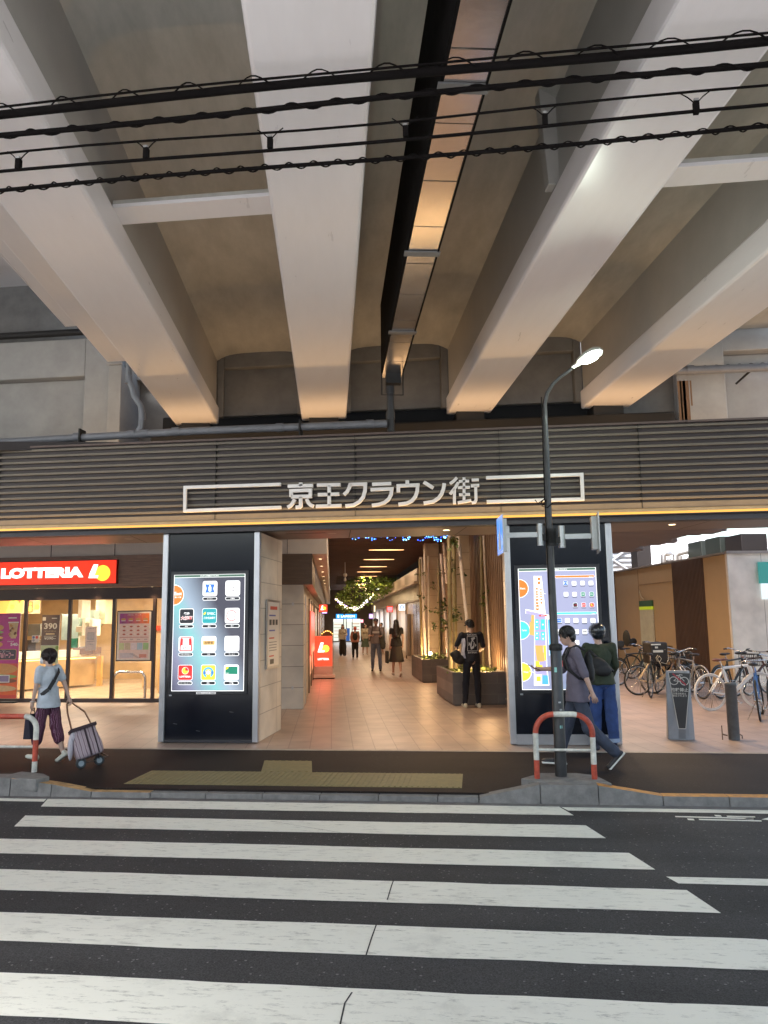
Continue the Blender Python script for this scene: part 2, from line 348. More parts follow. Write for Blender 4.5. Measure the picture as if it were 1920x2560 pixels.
# kerbs
m_oran=M('kerb_orange_paint',(.50,.22,.03),.6,var=.35,scale=14)
def kerb(x0,x1,zt0,zt1,mat,name,y0=8.08,y1=8.24,top=None):
    g=MB(); v=[(x0,y0,-.1),(x1,y0,-.1),(x1,y1,-.1),(x0,y1,-.1),(x0,y0+.015,zt0),(x1,y0+.015,zt1),(x1,y1,zt1),(x0,y1,zt0)]
    g.add(v,[(0,3,2,1),(0,1,5,4),(1,2,6,5),(2,3,7,6),(3,0,4,7)],0); g.add(v,[(4,5,6,7)],1)
    return g.obj(name,[mat,top or mat],bevel=.008)
kt=thing('kerb','grey concrete kerb stones ramping up to the lamp post island','kerb',(0,0,0))
for a in ((-.0,.6,-.02,.105),(.605,1.165,.105,.105)): kerb(*a,m_conc,'kerb_stone').parent=kt
kt=thing('kerb','orange topped kerb stones running right from the lamp post','kerb',(0,0,0))
for a in ((1.17,1.78,.105,.012),(1.785,2.4,.012,.012),(2.405,3.02,.012,.012),(3.025,3.64,.012,.012),(3.645,6,.012,.012),(6.005,12,.012,.012)): kerb(*a,m_conc,'kerb_stone',top=m_oran).parent=kt
kt=thing('kerb','grey kerb stones with faded yellow paint at the left guard rail','kerb',(0,0,0))
for i,a in enumerate(((-12,-6.2,.105,.105),(-6.195,-5.02,.105,.105),(-5.015,-4.55,.105,.05),(-4.545,-4.1,.05,-.02),(-4.095,-3.45,-.02,-.02),)): kerb(*a,m_conc,'kerb_stone',top=M('faded_yellow',(.42,.27,.12),.6,var=.4,scale=10) if i>1 else m_conc).parent=kt
g=MB(); 
x=-3.445
while x<-.02:
    g.box(x,min(x+.6,-.01),8.1,8.24,-.1,-.022); x+=.606
tag(g.obj('kerb',m_conc,bevel=.006),'low dropped kerb stones in front of the yellow tactile paving','kerb')
def pad(px,z,name,lab):
    P=[gz(x,y,z) for x,y in px]; g=MB(); g.prism([(p.x,p.y) for p in P],-.02,z); return tag(g.obj(name,m_conc,bevel=.01),lab,'concrete base')
pad([(1302,1946),(1345,1953),(1487,1955),(1530,1958),(1490,1938),(1440,1932),(1350,1932)],.108,'concrete_base','raised concrete pad under the lamp post and red hoop barrier')
pad([(20,1944),(90,1948),(124,1941),(110,1934),(55,1928),(30,1934),(-60,1934),(-60,1944)],.108,'concrete_base','raised concrete pad under the left red and white guard rail')
# tactile paving
m_tac=M('tactile_yellow',(.215,.185,.085),.65,var=.2,scale=12)
tp=thing('tactile_paving','yellow ribbed tactile paving strip at the crossing','tactile paving',(0,0,0))
g=MB(); g.box(-3.88,-.18,8.40,9.14,-.01,.004)
i=0; x=-3.85
while x<-.2:
    g.box(x,x+.022,8.42,9.12,.004,.0095); x+=.0615
g.obj('tactile_strip',m_tac,tp)
g=MB(); sh_=lambda x,y:(x-(y-9.145)*.22,y); g.prism([sh_(-2.54,9.145),sh_(-1.93,9.145),sh_(-1.93,9.86),sh_(-2.54,9.86)],-.01,.004); x=-2.52
while x<-1.96:
    g.prism([sh_(x,9.16),sh_(x+.03,9.16),sh_(x+.03,9.84),sh_(x,9.84)],.004,.010); x+=.085
g.obj('tactile_stub',m_tac,tp)
g=MB(); p=gz(1670,2001,-.07); g.box(p.x-.05,p.x+.06,p.y-.02,p.y+.02,-.0735,-.068); tag(g.obj('paper_scrap',M('paper_white',(.8,.8,.78),.7,var=0)),'small white paper scrap in the gutter by the orange kerb','litter')

# ================================================================ VIADUCT
GB=5.6; YE=14.3; YS=-6.6
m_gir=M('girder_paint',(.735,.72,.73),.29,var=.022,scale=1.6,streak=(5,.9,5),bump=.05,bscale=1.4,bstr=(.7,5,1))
m_web=M('girder_web_shaded',(.39,.38,.36),.42,var=.08,scale=1.5,bump=.05,bscale=3)  # girder colour darkened to put the flange's shade on the web
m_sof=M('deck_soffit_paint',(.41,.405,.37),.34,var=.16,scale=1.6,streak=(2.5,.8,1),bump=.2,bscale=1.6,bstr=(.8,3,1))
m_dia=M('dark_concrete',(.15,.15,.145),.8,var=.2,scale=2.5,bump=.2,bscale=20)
m_pier=M('pier_concrete',(.34,.34,.33),.75,var=.14,scale=1.5,bump=.15,bscale=15)
vd=thing('railway_viaduct','pale painted concrete railway viaduct with long girders crossing over the street','viaduct',(0,0,0),RZ)
def skew(s0,s1,z0,z1,ya=YS,yb=YE,mb=None,mi=0):
    mb=mb or MB(); v=[]
    for z in (z0,z1):
        for s,y in ((s0,ya),(s1,ya),(s1,yb),(s0,yb)): v.append((s,t_at(y,s),z))
    return mb.add(v,[(0,3,2,1),(4,5,6,7),(0,1,5,4),(1,2,6,5),(2,3,7,6),(3,0,4,7)],mi)
GS=[(-3.05,-2.2),(-.56,.30),(2.2,3.02),(4.66,5.52)]
for a,b in GS:
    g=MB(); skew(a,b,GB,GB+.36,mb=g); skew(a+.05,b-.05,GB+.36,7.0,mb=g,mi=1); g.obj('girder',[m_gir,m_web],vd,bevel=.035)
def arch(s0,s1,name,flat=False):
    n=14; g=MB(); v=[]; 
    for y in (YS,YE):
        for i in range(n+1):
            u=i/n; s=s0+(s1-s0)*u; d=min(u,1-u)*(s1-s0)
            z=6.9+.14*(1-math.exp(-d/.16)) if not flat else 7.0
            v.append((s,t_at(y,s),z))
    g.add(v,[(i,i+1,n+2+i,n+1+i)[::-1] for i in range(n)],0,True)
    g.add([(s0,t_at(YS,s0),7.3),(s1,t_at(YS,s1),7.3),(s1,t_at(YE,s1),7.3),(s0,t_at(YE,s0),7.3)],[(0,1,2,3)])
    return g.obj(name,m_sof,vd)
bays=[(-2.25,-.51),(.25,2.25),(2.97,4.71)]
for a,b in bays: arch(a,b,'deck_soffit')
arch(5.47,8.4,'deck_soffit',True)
g=MB(); skew(-4.52,-3.0,7.0,7.35,mb=g); skew(-5.41,-4.52,7.8,8.1,mb=g); skew(-5.45,-5.40,7.8,9.6,mb=g); skew(-30,-5.45,9.2,9.6,mb=g); skew(-30,-3.0,9.3,9.6,ya=14.3,yb=15.6,mb=g); g.obj('side_deck',m_gir,vd,bevel=.02)
g=MB(); skew(-4.5,8.4,7.31,7.7,mb=g); skew(-9,8.4,6.9,7.7,ya=15.2,yb=80,mb=g); g.obj('deck_slab',m_dia,vd)
# cross beams: upper part coloured dark for its shaded front, underside pale
YB=gz(300,518,5.95).y
g=MB(); skew(-2.22,-.54,5.99,6.03,ya=YB,yb=YB+.34,mb=g); skew(-2.22,-.54,5.95,5.99,ya=YB,yb=YB+.34,mb=g,mi=1)
g.obj('cross_beam',[m_sof,m_gir],vd,bevel=.004)
g=MB(); skew(2.98,4.68,5.99,6.03,ya=7.02,yb=7.36,mb=g); skew(2.98,4.68,5.95,5.99,ya=7.02,yb=7.36,mb=g,mi=1); g.obj('cross_beam',[m_sof,m_gir],vd,bevel=.004)
g=MB(); g.box(2.11,2.26,5.55,6.6,5.97,6.98) if False else g.plate([(2.27,5.97),(2.27,7.0),(2.08,7.0),(2.14,5.97)][::-1],6.9,7.05); g.obj('stiffener_plate',m_web,vd,bevel=.01)
# diaphragms closing the bays over the pier
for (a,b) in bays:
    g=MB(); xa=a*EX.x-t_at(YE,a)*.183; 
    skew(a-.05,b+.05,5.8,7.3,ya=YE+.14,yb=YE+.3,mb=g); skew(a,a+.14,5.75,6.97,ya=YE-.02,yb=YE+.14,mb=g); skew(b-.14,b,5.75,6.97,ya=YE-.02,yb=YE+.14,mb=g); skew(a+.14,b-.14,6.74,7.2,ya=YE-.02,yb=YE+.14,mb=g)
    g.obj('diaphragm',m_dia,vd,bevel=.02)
g=MB(); skew(-3.5,6.2,4.5,5.42,ya=14.0,yb=15.6,mb=g); skew(-3.5,6.2,5.42,6.0,ya=15.0,yb=15.4,mb=g); g.obj('pier_cap',M('pier_cap_black',(.012,.011,.010),.85,var=.3),vd,bevel=.03)
m_blk=M('bearing_black',(.010,.010,.010),.7,var=.2)
for a,b in GS:
    g=MB(); ty_=t_at(14.1,(a+b)/2); g.box(a+.15,b-.15,ty_,ty_+.4,5.42,5.6); g.obj('bearing',m_blk,vd)
# end pier left: portal frame with a recess, tall wall above it
ep=thing('pier_wall','grey concrete pier wall with square recess at the left end of the viaduct','pier',(0,0,0))
g=MB(); Y=14.6
g.box(-30,-7.9,Y,Y+.8,6.84,7.66); g.box(-30,-7.9,Y+.22,Y+.8,4.6,6.84); g.box(-7.9,-7.32,Y,Y+.8,4.6,7.66)
g.obj('portal',m_pier,ep,bevel=.02)
g=MB(); g.box(-7.32,-7.04,Y-.12,Y+.8,4.6,7.0); g.box(-7.36,-7.02,Y-.16,Y-.1,7.0,7.06); g.obj('buttress',m_pier,ep,bevel=.015)
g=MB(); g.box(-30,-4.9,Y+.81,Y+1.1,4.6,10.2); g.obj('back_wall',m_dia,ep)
g=MB(); g.tube([(-16,Y-.1,7.76),(-7.3,Y-.1,7.76)],.07,10); g.obj('gap_joint',m_blk,ep)
ep=thing('pier_wall','pale concrete pier with rust streaks behind the facade at the right','pier',(0,0,0))
g=MB(); g.box(3.85,4.72,Y-.25,Y+.8,4.6,7.4); g.obj('buttress',m_pier,ep,bevel=.02)
g=MB(); g.box(4.72,30,Y,Y+.8,4.6,6.3); g.box(4.72,30,Y+.2,Y+.8,6.3,6.68); g.box(4.72,30,Y-.05,Y+.8,6.68,10.5); g.obj('portal',m_pier,ep,bevel=.02)
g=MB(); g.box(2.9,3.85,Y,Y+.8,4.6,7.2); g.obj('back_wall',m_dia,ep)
m_rust=M('rust_stain',(.20,.12,.07),.85,var=.4,scale=8,streak=(8,8,.6))
g=MB()
for k_,(x0,x1,z0) in enumerate(((3.86,3.93,4.9),(3.95,4.06,4.7),(3.90,4.0,5.2),(4.08,4.11,5.6))): g.box(x0,x1,Y-.2525,Y-.2505-.0002*k_,z0,6.08)
g.obj('rust_streak',m_rust,ep)
# corrugated roof edges
m_corr=M('corrugated_grey',(.05,.05,.055),.6,var=.2)
def corr(x0,x1,Y,z,p,lab):
    g=MB(); n=int((x1-x0)/p*8); v=[]
    for i in range(n+1):
        x=x0+(x1-x0)*i/n; dz=.02*math.cos(2*PI*(x-x0)/p)
        for y in (Y,Y+.12): v+=[(x,y,z+dz),(x,y,z+dz+.012)]
    f=[]
    for i in range(n):
        a=4*i; b=4*(i+1); f+=[(a,b,b+1,a+1),(a,a+2,b+2,b),(a+1,b+1,b+3,a+3)]
    g.add(v,f,0,False); return tag(g.obj('corrugated_sheet',m_corr),lab,'roof sheet')
corr(-14,-5.0,12.1,4.90,.145,'corrugated grey roof sheet edge behind the left drain pipe')
corr(3.9,9,14.1,6.25,.2,'corrugated grey roof sheet edge above the right drain pipe')
# drain pipes
m_pvc=M('grey_pvc',(.17,.18,.20),.38,var=.12,scale=6)
def collars(g,pts,r):
    for p,d in pts:
        p=Vector(p);d=Vector(d).normalized(); g.tube([p-d*.06,p+d*.06],r,12)
dp=thing('drain_pipe','long grey drain pipe running along the top of the left fascia','pipe',(0,0,0))
g=MB(); A=gy(-60,1109,11.7); B=gy(500,1077,11.7); C2=gy(968,1059,11.7); g.tube([A,B,C2],.062,14); collars(g,[(gy(x,y,11.7),(1,0,0)) for x,y in ((195,1092),(330,1086),(362,1084),(440,1079),(700,1069),(925,1060))],.072); g.obj('pipe',m_pvc,dp)
g=MB(); pts=[gy(x,y,11.72) for x,y in ((322,900),(322,950),(330,968),(335,990),(352,1015),(355,1040),(352,1068),(342,1083))]; g.tube(pts,.05,12); collars(g,[(pts[1],(0,0,1)),(pts[5],(0,0,1))],.058); g.obj('branch_pipe',m_pvc,dp)
for x in (205,752): 
    g=MB(); p=gy(x,1088 if x<300 else 1066,11.7); g.box(p.x-.012,p.x+.012,11.6,11.8,4.5,p.z+.09); g.obj('bracket',m_blk,dp)
dp=thing('drain_pipe','dark vertical drain pipe dropping from the end of the cable duct','pipe',(0,0,0))
g=MB(); g.tube([gy(975,930,11.8),gy(977,1080,11.8)],.06,12); collars(g,[(gy(975,975,11.8),(0,0,1)),(gy(976,1040,11.8),(0,0,1))],.072); g.obj('pipe',M('dark_pvc',(.04,.042,.045),.5),dp)
dp=thing('drain_pipe','grey drain pipe under the corrugated sheet at the far right','pipe',(0,0,0))
g=MB(); g.tube([(3.6,14.0,6.17),(9,14.0,6.12)],.075,14); collars(g,[((4.0,14.0,6.17),(1,0,0))],.09); g.obj('pipe',m_pvc,dp)
g=MB(); g.tube([(5.1,14.0,6.15),(4.9,14.35,5.98)],.02,8); g.obj('bracket',m_blk,dp)
# cable duct hanging in the middle bay
m_steel=M('galvanised_cover',(.74,.70,.68),.22,.95,var=.1,scale=3,bump=.25,bscale=2.5)
cd=thing('cable_duct','long black sided cable duct with shiny metal bottom panels under the viaduct','duct',(0,0,0),RZ)
g=MB(); g.box(.775,.80,-4,11.35,5.5,6.6); g.box(1.10,1.115,-4,11.35,5.49,6.1); g.obj('side_panel',M('duct_black',(.004,.0035,.0035),.85,var=.3,spec=.1),cd)
g=MB(); t=-4
while t<11.2: g.box(.80,1.10,t+.008,t+.772,5.505+.004*noise.noise(Vector((t,0,0))),5.53); t+=.78
g.obj('bottom_cover',m_steel,cd)
g=MB()
for t in (2.4,4.9,7.4,9.6): g=MB(); g.box(.76,1.13,t,t+.1,5.485,5.50); g.obj('strap',M('duct_strap',(.15,.15,.15),.5),cd)
g=MB(); g.box(.85,1.08,11.36,11.5,5.35,5.62); g.tube([(.79,11.45,6.0),(.79,11.5,5.2),(1.12,11.5,5.2),(1.12,11.45,5.6)],.012,6); g.obj('end_bracket',m_blk,cd)
# pipe clipped along the far right girder
# ================================================================ OVERHEAD CABLES
m_cab=M('cable_rubber',(.006,.005,.005),.9,spec=.08,var=.2,scale=20)
def cable(name,lab,z,r,wr=None,mess=None,hang=None,sp=.33,rr=.006,grp='black overhead cables crossing above the street'):
    th=thing(name,lab,'cable',(0,4.5,z),0,grp)
    X=[i*.5-9 for i in range(37)]
    zz=lambda x:.012*math.sin(x*1.3+z*9)+.004*x
    g=MB(); g.tube([(x,0,zz(x)) for x in X],r,8); g.obj('cable_core',m_cab,th)
    if mess: g=MB(); g.tube([(x,0,zz(x)+mess+.006*math.sin(x*2)) for x in X],.008,6); g.obj('messenger_wire',m_cab,th)
    if wr:
        g=MB(); n=int(18/sp*12); R0=wr
        cz=(mess or 0)*.5
        g.tube([(-9+i*18/n,R0*math.cos(2*PI*i/12),zz(-9+i*18/n)+cz+R0*math.sin(2*PI*i/12)*(1.0)) for i in range(n)],rr,4); g.obj('wrap_wire',m_cab,th)
    if hang:
        for x in hang:
            h=MB(); h.box(x-.016,x+.016,-.018,.018,.0,.075); h.tube([(x-.085,0,hz+.01),(x-.045,0,hz-.02),(x-.012,0,hz-.055),(x-.012,0,.07)],.004,5); h.tube([(x+.012,0,.07),(x+.012,0,hz-.055),(x+.045,0,hz-.02),(x+.085,0,hz+.01)],.004,5)
            h.box(x-.014,x+.014,-.019,.019,.075,.09,1)
            h.obj('hanger_clip',[m_cab,M('clip_metal',(.35,.35,.35),.4,.6,var=0)],th)
hz=.13
cable('overhead_cable','thickest black overhead cable, topmost, with loosely looped binding wire',5.225,.028,wr=.046,mess=.058,sp=.44,rr=.0055)
cable('overhead_cable','thick knobbly black overhead cable, second from the top',5.07,.018,wr=.023,sp=.30,rr=.006)
cable('overhead_cable','thin black overhead cable with messenger wire and clip hangers',4.785,.011,mess=.13,hang=[gy(x,400,4.5).x for x in (47,365,675,1015,1367,1750)])
cable('overhead_cable','lowest black overhead cable tightly wrapped with binding wire',4.655,.013,wr=.02,sp=.16,rr=.005)

# ================================================================ FACADE
YF=11.2
fa=thing('arcade_facade','dark brown louvred fascia of the arcade with a gold light line along its foot','facade',(0,0,0))
m_fdark=M('fascia_dark',(.038,.027,.026),.55,var=.15,scale=3)
m_slat=M('fascia_olive',(.155,.134,.10),.5,var=.12,scale=3)
g=MB(); g.box(-30,24,YF-.02,YF+.12,3.28,4.5); g.obj('fascia_board',m_fdark,fa)
g=MB(); z=3.40; p=.0945
while z<4.46: g.box(-30,24,YF-.065,YF-.02,z,z+.034); z+=p
g.obj('louvre_slats',m_slat,fa,bevel=.003)
g=MB(); g.box(-30,24,YF-.05,YF-.02,3.28,3.36); g.obj('lower_rail',m_slat,fa)
for x in (542,889,0,1250,1600):
    g=MB(); X=gy(x,1200,YF).x; g.box(X-.0022,X+.0022,YF-.0655,YF-.02,3.28,4.5); g.obj('panel_joint',m_blk,fa)
g=MB(); g.box(-30,24,YF-.07,YF+.4,4.5,4.53); g.obj('coping',M('coping_brown',(.11,.08,.07),.6),fa)
m_gold=E('led_gold',(1.0,.47,.075),.95)
g=MB(); g.box(-30,24,YF-.17,YF-.02,3.165,3.18); g.obj('light_ledge',m_fdark,fa)
g=MB(); g.box(-30,24,YF-.172,YF-.13,3.18,3.212); g.obj('light_strip',m_gold,fa)
g=MB(); g.box(-30,24,YF-.02,YF+.0,3.18,3.28); g.obj('reflector',M('reflector_paint',(.6,.45,.25),.5),fa)
g=MB(); g.box(-30,24,YF-.1,YF+.1,3.09,3.165); g.obj('edge_beam',M('beam_dark',(.05,.045,.05),.5),fa)
for x0,x1 in ((-10,-2),(-2,6)):
    light('light_strip_glow','AREA',((x0+x1)/2,YF-.15,3.235),GLOW*(x1-x0),(1,.60,.25),fa,x1-x0,aim=(0,-.35,1),sy=.04)
# warm uplight trough on the canopy roof behind the coping
for x0,x1 in ((-8,0),(0,8)):
    light('roof_uplight','AREA',((x0+x1)/2,13.45,4.64),UPL*(x1-x0),(1,.60,.29),fa,x1-x0,aim=(0,.05,1),sy=.9)
# soffit
m_soff=M('soffit_panel',(.20,.16,.145),.45,var=.06)
sf=thing('canopy_soffit','brown panelled canopy ceiling over the arcade entrance with round downlights','ceiling',(0,0,0))
g=MB(); g.box(-30,24,YF+.1,12.95,3.15,3.25); g.box(-30,24,12.93,12.95,3.25,4.4); g.obj('soffit_board',m_soff,sf)
for k_ in range(-7,5):
    g=MB(); X=k_*1.8; g.add([(X,YF+.12,3.149),(X+.012,YF+.12,3.149),(X-.3+.012,12.93,3.149),(X-.3,12.93,3.149)],[(0,3,2,1)]); g.obj('soffit_joint',m_blk,sf)
m_warm=E('lamp_warm',(1,.72,.40),9)
def downlight(x,y,z,p=30,parent=None,name='downlight',spot=2.2,col=(1,.68,.38),r=.06,ry=None):
    g=MB(); g.lathe([(r*.85,z-.004),(r,z-.006),(r*1.12,z-.004),(r*1.12,z)],(x,y),20); f=g.obj(name,M('lamp_rim',(.5,.45,.4),.4),parent)
    g=MB(); g.tube([(x,y,z-.003),(x,y,z-.001)],r*.84,20); g.obj('lamp_lens',m_warm,f)
    if p: light('downlight_beam','SPOT',(x,y,z-.03),p,col,f,.05,spot=spot,aim=(0,0,-1),blend=.8)
    return f
for px,py in ((1116,1325),(1680,1311),(-100,1352)):
    P=gz(px,py,3.15); downlight(P.x,P.y,3.15,DL*1.2,sf)
for px,py in ((550,1345),): 
    P=gz(px,py,3.15); downlight(P.x,P.y,3.15,DL,sf)
for px,py in ((830,1333),(322,1347)):
    P=gz(px,py,3.15); g=MB(); g.lathe([(0,3.146),(.06,3.145),(.075,3.148)],(P.x,P.y),20); g.obj('speaker_disc',M('disc_grey',(.4,.36,.33),.5),sf)
g=MB(); P0=gz(750,1336,3.15); g.box(P0.x-.2,P0.x+.45,P0.y-.15,P0.y-.14,3.146,3.149); g.obj('access_hatch',m_blk,sf)
# ---- sign: arcade name in raised strokes
m_let=M('letter_metal',(.74,.72,.70),.35,.1,var=.05)
m_letg=M('letter_side',(.6,.5,.35),.4,var=0)
sg=thing('arcade_sign','raised silver arcade name lettering between two open brackets on the fascia','sign',(0,0,0))
def zA(x,y): P=gy(420+x*.3255,1160+y*.3255,YF-.12); return (P.x,P.z)
def zB(x,y): P=gy(940+x*.3255,1160+y*.3255,YF-.12); return (P.x,P.z)
def stroke(g,pts,w_=.047,cap=0,y0=YF-.13,y1=YF-.085):
    """a flat bar of constant width following pts, mitred, with thickness"""
    P=[Vector(p) for p in pts]; L_=[];R_=[]
    if cap: P[0]=P[0]-(P[1]-P[0]).normalized()*cap; P[-1]=P[-1]+(P[-1]-P[-2]).normalized()*cap
    for i,p in enumerate(P):
        d0=(P[i]-P[i-1]).normalized() if i else None; d1=(P[i+1]-P[i]).normalized() if i<len(P)-1 else None
        d=(d0+d1).normalized() if d0 and d1 else (d0 or d1); nn=Vector((-d.y,d.x)); k=1
        if d0 and d1: k=1/max(.5,nn.dot(Vector((-d0.y,d0.x))))
        L_.append(p+nn*w_/2*k); R_.append(p-nn*w_/2*k)
    n=len(P); v=[]
    for i in range(n):
        v+=[(R_[i].x,y0,R_[i].y),(L_[i].x,y0,L_[i].y),(L_[i].x,y1,L_[i].y),(R_[i].x,y1,R_[i].y)]
    f=[(0,3,2,1)]; 
    for i in range(n-1):
        a=4*i;b=a+4
        for j in range(4): f.append((a+j,a+(j+1)%4,b+(j+1)%4,b+j))
    e=4*(n-1); f.append((e,e+1,e+2,e+3)); g.add(v,f)
G={'A':zA,'B':zB}
glyphs=[
 [('A',[(1019,143),(1019,170)]),('A',[(920,171),(1115,166)]),('A',[(945,252),(945,206),(1093,201),(1093,248),(945,252)]),('A',[(1019,252),(1019,322),(1010,331),(980,332)]),('A',[(972,270),(958,300),(942,320),(918,333)]),('A',[(1064,268),(1078,298),(1094,315),(1118,325)])],
 [('A',[(1143,163),(1325,159)]),('A',[(1150,236),(1315,231)]),('A',[(1135,325),(1332,319)]),('A',[(1238,163),(1238,322)])],
 [('A',[(1402,148),(1390,185),(1374,215),(1350,236)]),('A',[(1396,158),(1515,154),(1513,205),(1498,255),(1470,290),(1425,315),(1362,322)])],
 [('B',[(-30,156),(116,150)]),('B',[(-42,197),(120,191),(116,232),(98,268),(65,296),(20,311),(-32,318)])],
 [('B',[(240,125),(240,162)]),('B',[(171,218),(171,168),(320,162),(316,208),(302,250),(275,283),(235,302),(172,310)])],
 [('B',[(366,138),(440,184)]),('B',[(524,148),(518,190),(503,230),(480,262),(440,288),(366,301)])],
 [('B',[(622,104),(600,128),(568,152)]),('B',[(632,140),(610,178),(568,232)]),('B',[(602,190),(602,308)]),('B',[(676,103),(676,288)]),('B',[(635,134),(716,131)]),('B',[(628,182),(722,178)]),('B',[(637,236),(722,232)]),('B',[(628,298),(732,278)]),('B',[(735,124),(790,121)]),('B',[(728,168),(793,164)]),('B',[(765,166),(768,275),(760,293),(735,298)])]]
for gl in glyphs:
    g=MB()
    for k_,pts in gl: stroke(g,[G[k_](*p) for p in pts],.052 if len(gl)<8 else .043)
    g.obj('character',m_let,sg,bevel=.004)
g=MB(); stroke(g,[zA(866,156),zA(131,180),zA(129,359),zA(868,333)],.05); g.obj('bracket_bar',m_let,sg,bevel=.004)
g=MB(); stroke(g,[zB(845,106),zB(1580,80),zB(1588,269),zB(850,290)],.05); g.obj('bracket_bar',m_let,sg,bevel=.004)

# ================================================================ PILLARS WITH SCREENS
m_glass=M('black_glass',(.006,.008,.014),.16,var=0,spec=.5)
m_trim=M('brushed_trim',(.50,.51,.53),.35,.75,var=.06,scale=5)
m_stone=tiles('stone_cladding',(.66,.60,.51),(.36,.32,.27),.95,.39,axis='yz',off=.0,mort=.006,rough=.6,var=.03)
m_stonex=tiles('stone_cladding_front',(.48,.44,.38),(.2,.18,.15),.6,.42,axis='xz',off=.0,mort=.006,rough=.6,var=.03)
def pillar(x0,x1,lab,base=.0):
    t=thing('entrance_pillar',lab,'pillar',(0,0,0))
    g=MB(); g.box(x0+.03,x1-.03,YF+.06,YF+1.45,0,3.09); g.obj('stone_core',m_stone,t)
    g=MB(); g.box(x0+.09,x1-.09,YF+.012,YF+.06,.05+base,3.085); g.obj('glass_panel',m_glass,t)
    for a,b in ((x0,x0+.088),(x1-.088,x1)):
        g=MB(); g.box(a,b,YF-.02,YF+.07,.015,3.09); g.obj('trim',m_trim,t,bevel=.012)
    g=MB(); g.box(x0+.088,x1-.088,YF,YF+.06,.01,.05+base); g.obj('plinth',m_trim if base else M('plinth_dark',(.03,.03,.035),.5),t)
    return t
pl=pillar(-4.67,-3.16,'left entrance pillar, black glass front with silver edges, carrying the shop logo screen')
pr=pillar(.45,1.97,'right entrance pillar, black glass front with steel base, carrying the floor map screen',.10)
g=MB()
for (x,y) in ((-4.45,.28),(-4.1,.18),(-3.6,.45),(-4.3,.9)): g.tube([(x,YF+.010,y),(x+.06,YF+.010,y-.01)],.003,4)
g.obj('scratch_mark',M('scratch',(.2,.2,.2),.7,var=0),pl)
# notice frame on the side of the left pillar
nf=thing('framed_notice','silver framed notice poster on the stone side of the left pillar','notice',(0,0,0))
Xs=-3.18; a=gx(664,1590,Xs); b=gx(696,1585,Xs); zt=gx(680,1500,Xs).z; zb_=gx(680,1670,Xs).z
mp=Matrix(((0,-1,0,Xs-.0),(1,0,0,0),(0,0,1,0),(0,0,0,1)))      # xz drawing plane -> wall facing +x
g=MB(); g.box(Xs,Xs+.02,a.y,b.y,zb_,zt); g.obj('frame',m_trim,nf)
wy=b.y-a.y; B_=Board(-.021,mp); cy_=(a.y+b.y)/2; cz_=(zt+zb_)/2; hh=zt-zb_
B_.rect(cy_,cz_,wy*.86,hh*.93,M('poster_paper',(.72,.68,.62),.4,var=0),1)
cr=M('print_red',(.6,.08,.05),.5,var=0); cb=M('print_blue',(.08,.1,.4),.5,var=0); ck=M('print_black',(.04,.04,.04),.5,var=0)
B_.rect(cy_,cz_+hh*.38,wy*.55,hh*.05,cr,2); B_.rect(cy_-wy*.1,cz_+hh*.27,wy*.5,hh*.02,cb,2)
for i in range(3): B_.rect(cy_-wy*.25+wy*.24*i,cz_+hh*.17,wy*.17,hh*.08,ck,2)
B_.rect(cy_-wy*.12,cz_+hh*.05,wy*.45,hh*.02,cb,2); B_.rect(cy_-wy*.15,cz_-hh*.06,wy*.4,hh*.02,cr,2)
for i in range(4): B_.rect(cy_-wy*.05,cz_-hh*(.12+.04*i),wy*.6,hh*.008,ck,2)
B_.rect(cy_-wy*.15,cz_-hh*.32,wy*.35,hh*.02,cr,2); B_.rect(cy_-wy*.12,cz_-hh*.4,wy*.3,hh*.07,ck,2)
B_.make('poster_sheet',nf)
# ---- screens
SC=SCR
def EM(n,c,k=1): return E('scr_'+n,c,SC*k)
W1=EM('white',(1,1,1),1.15); K1=EM('black',(.012,.014,.02)); RD=EM('red',(.62,.03,.03)); BL=EM('blue',(.03,.16,.62)); TL=EM('teal',(.02,.33,.36)); GR=EM('green',(.01,.22,.13)); YL=EM('yellow',(.95,.75,.06)); OR=EM('orange',(.90,.20,.03)); OC=EM('ochre',(.72,.42,.12)); SKB=EM('sky',(.1,.45,.75)); GN=EM('leaf',(.1,.5,.15)); PU=EM('lilac',(.42,.38,.62)); CY=EM('cyan',(.08,.62,.62)); HD=EM('header',(.06,.13,.09)); GY=EM('grey',(.35,.37,.45))
def screen_bg(name,stops,ang):
    m=bpy.data.materials.new(name); m.use_nodes=True; n=m.node_tree; b=n.nodes['Principled BSDF']; L=n.links.new
    tc=n.nodes.new('ShaderNodeTexCoord'); mp=n.nodes.new('ShaderNodeMapping'); mp.inputs['Rotation'].default_value=(0,ang,0); L(tc.outputs['Generated'],mp.inputs[0])
    sp=n.nodes.new('ShaderNodeSeparateXYZ'); L(mp.outputs[0],sp.inputs[0]); cr=n.nodes.new('ShaderNodeValToRGB'); L(sp.outputs[0],cr.inputs[0]); e=cr.color_ramp.elements
    while len(e)<len(stops): e.new(.5)
    for q,(p,c) in zip(e,stops): q.position=p; q.color=tuple(c)+(1,)
    L(cr.outputs[0],b.inputs['Emission Color']); b.inputs['Emission Strength'].default_value=SC*EK*1.0; b.inputs['Base Color'].default_value=(.05,.05,.05,1); b.inputs['Roughness'].default_value=.2
    return m
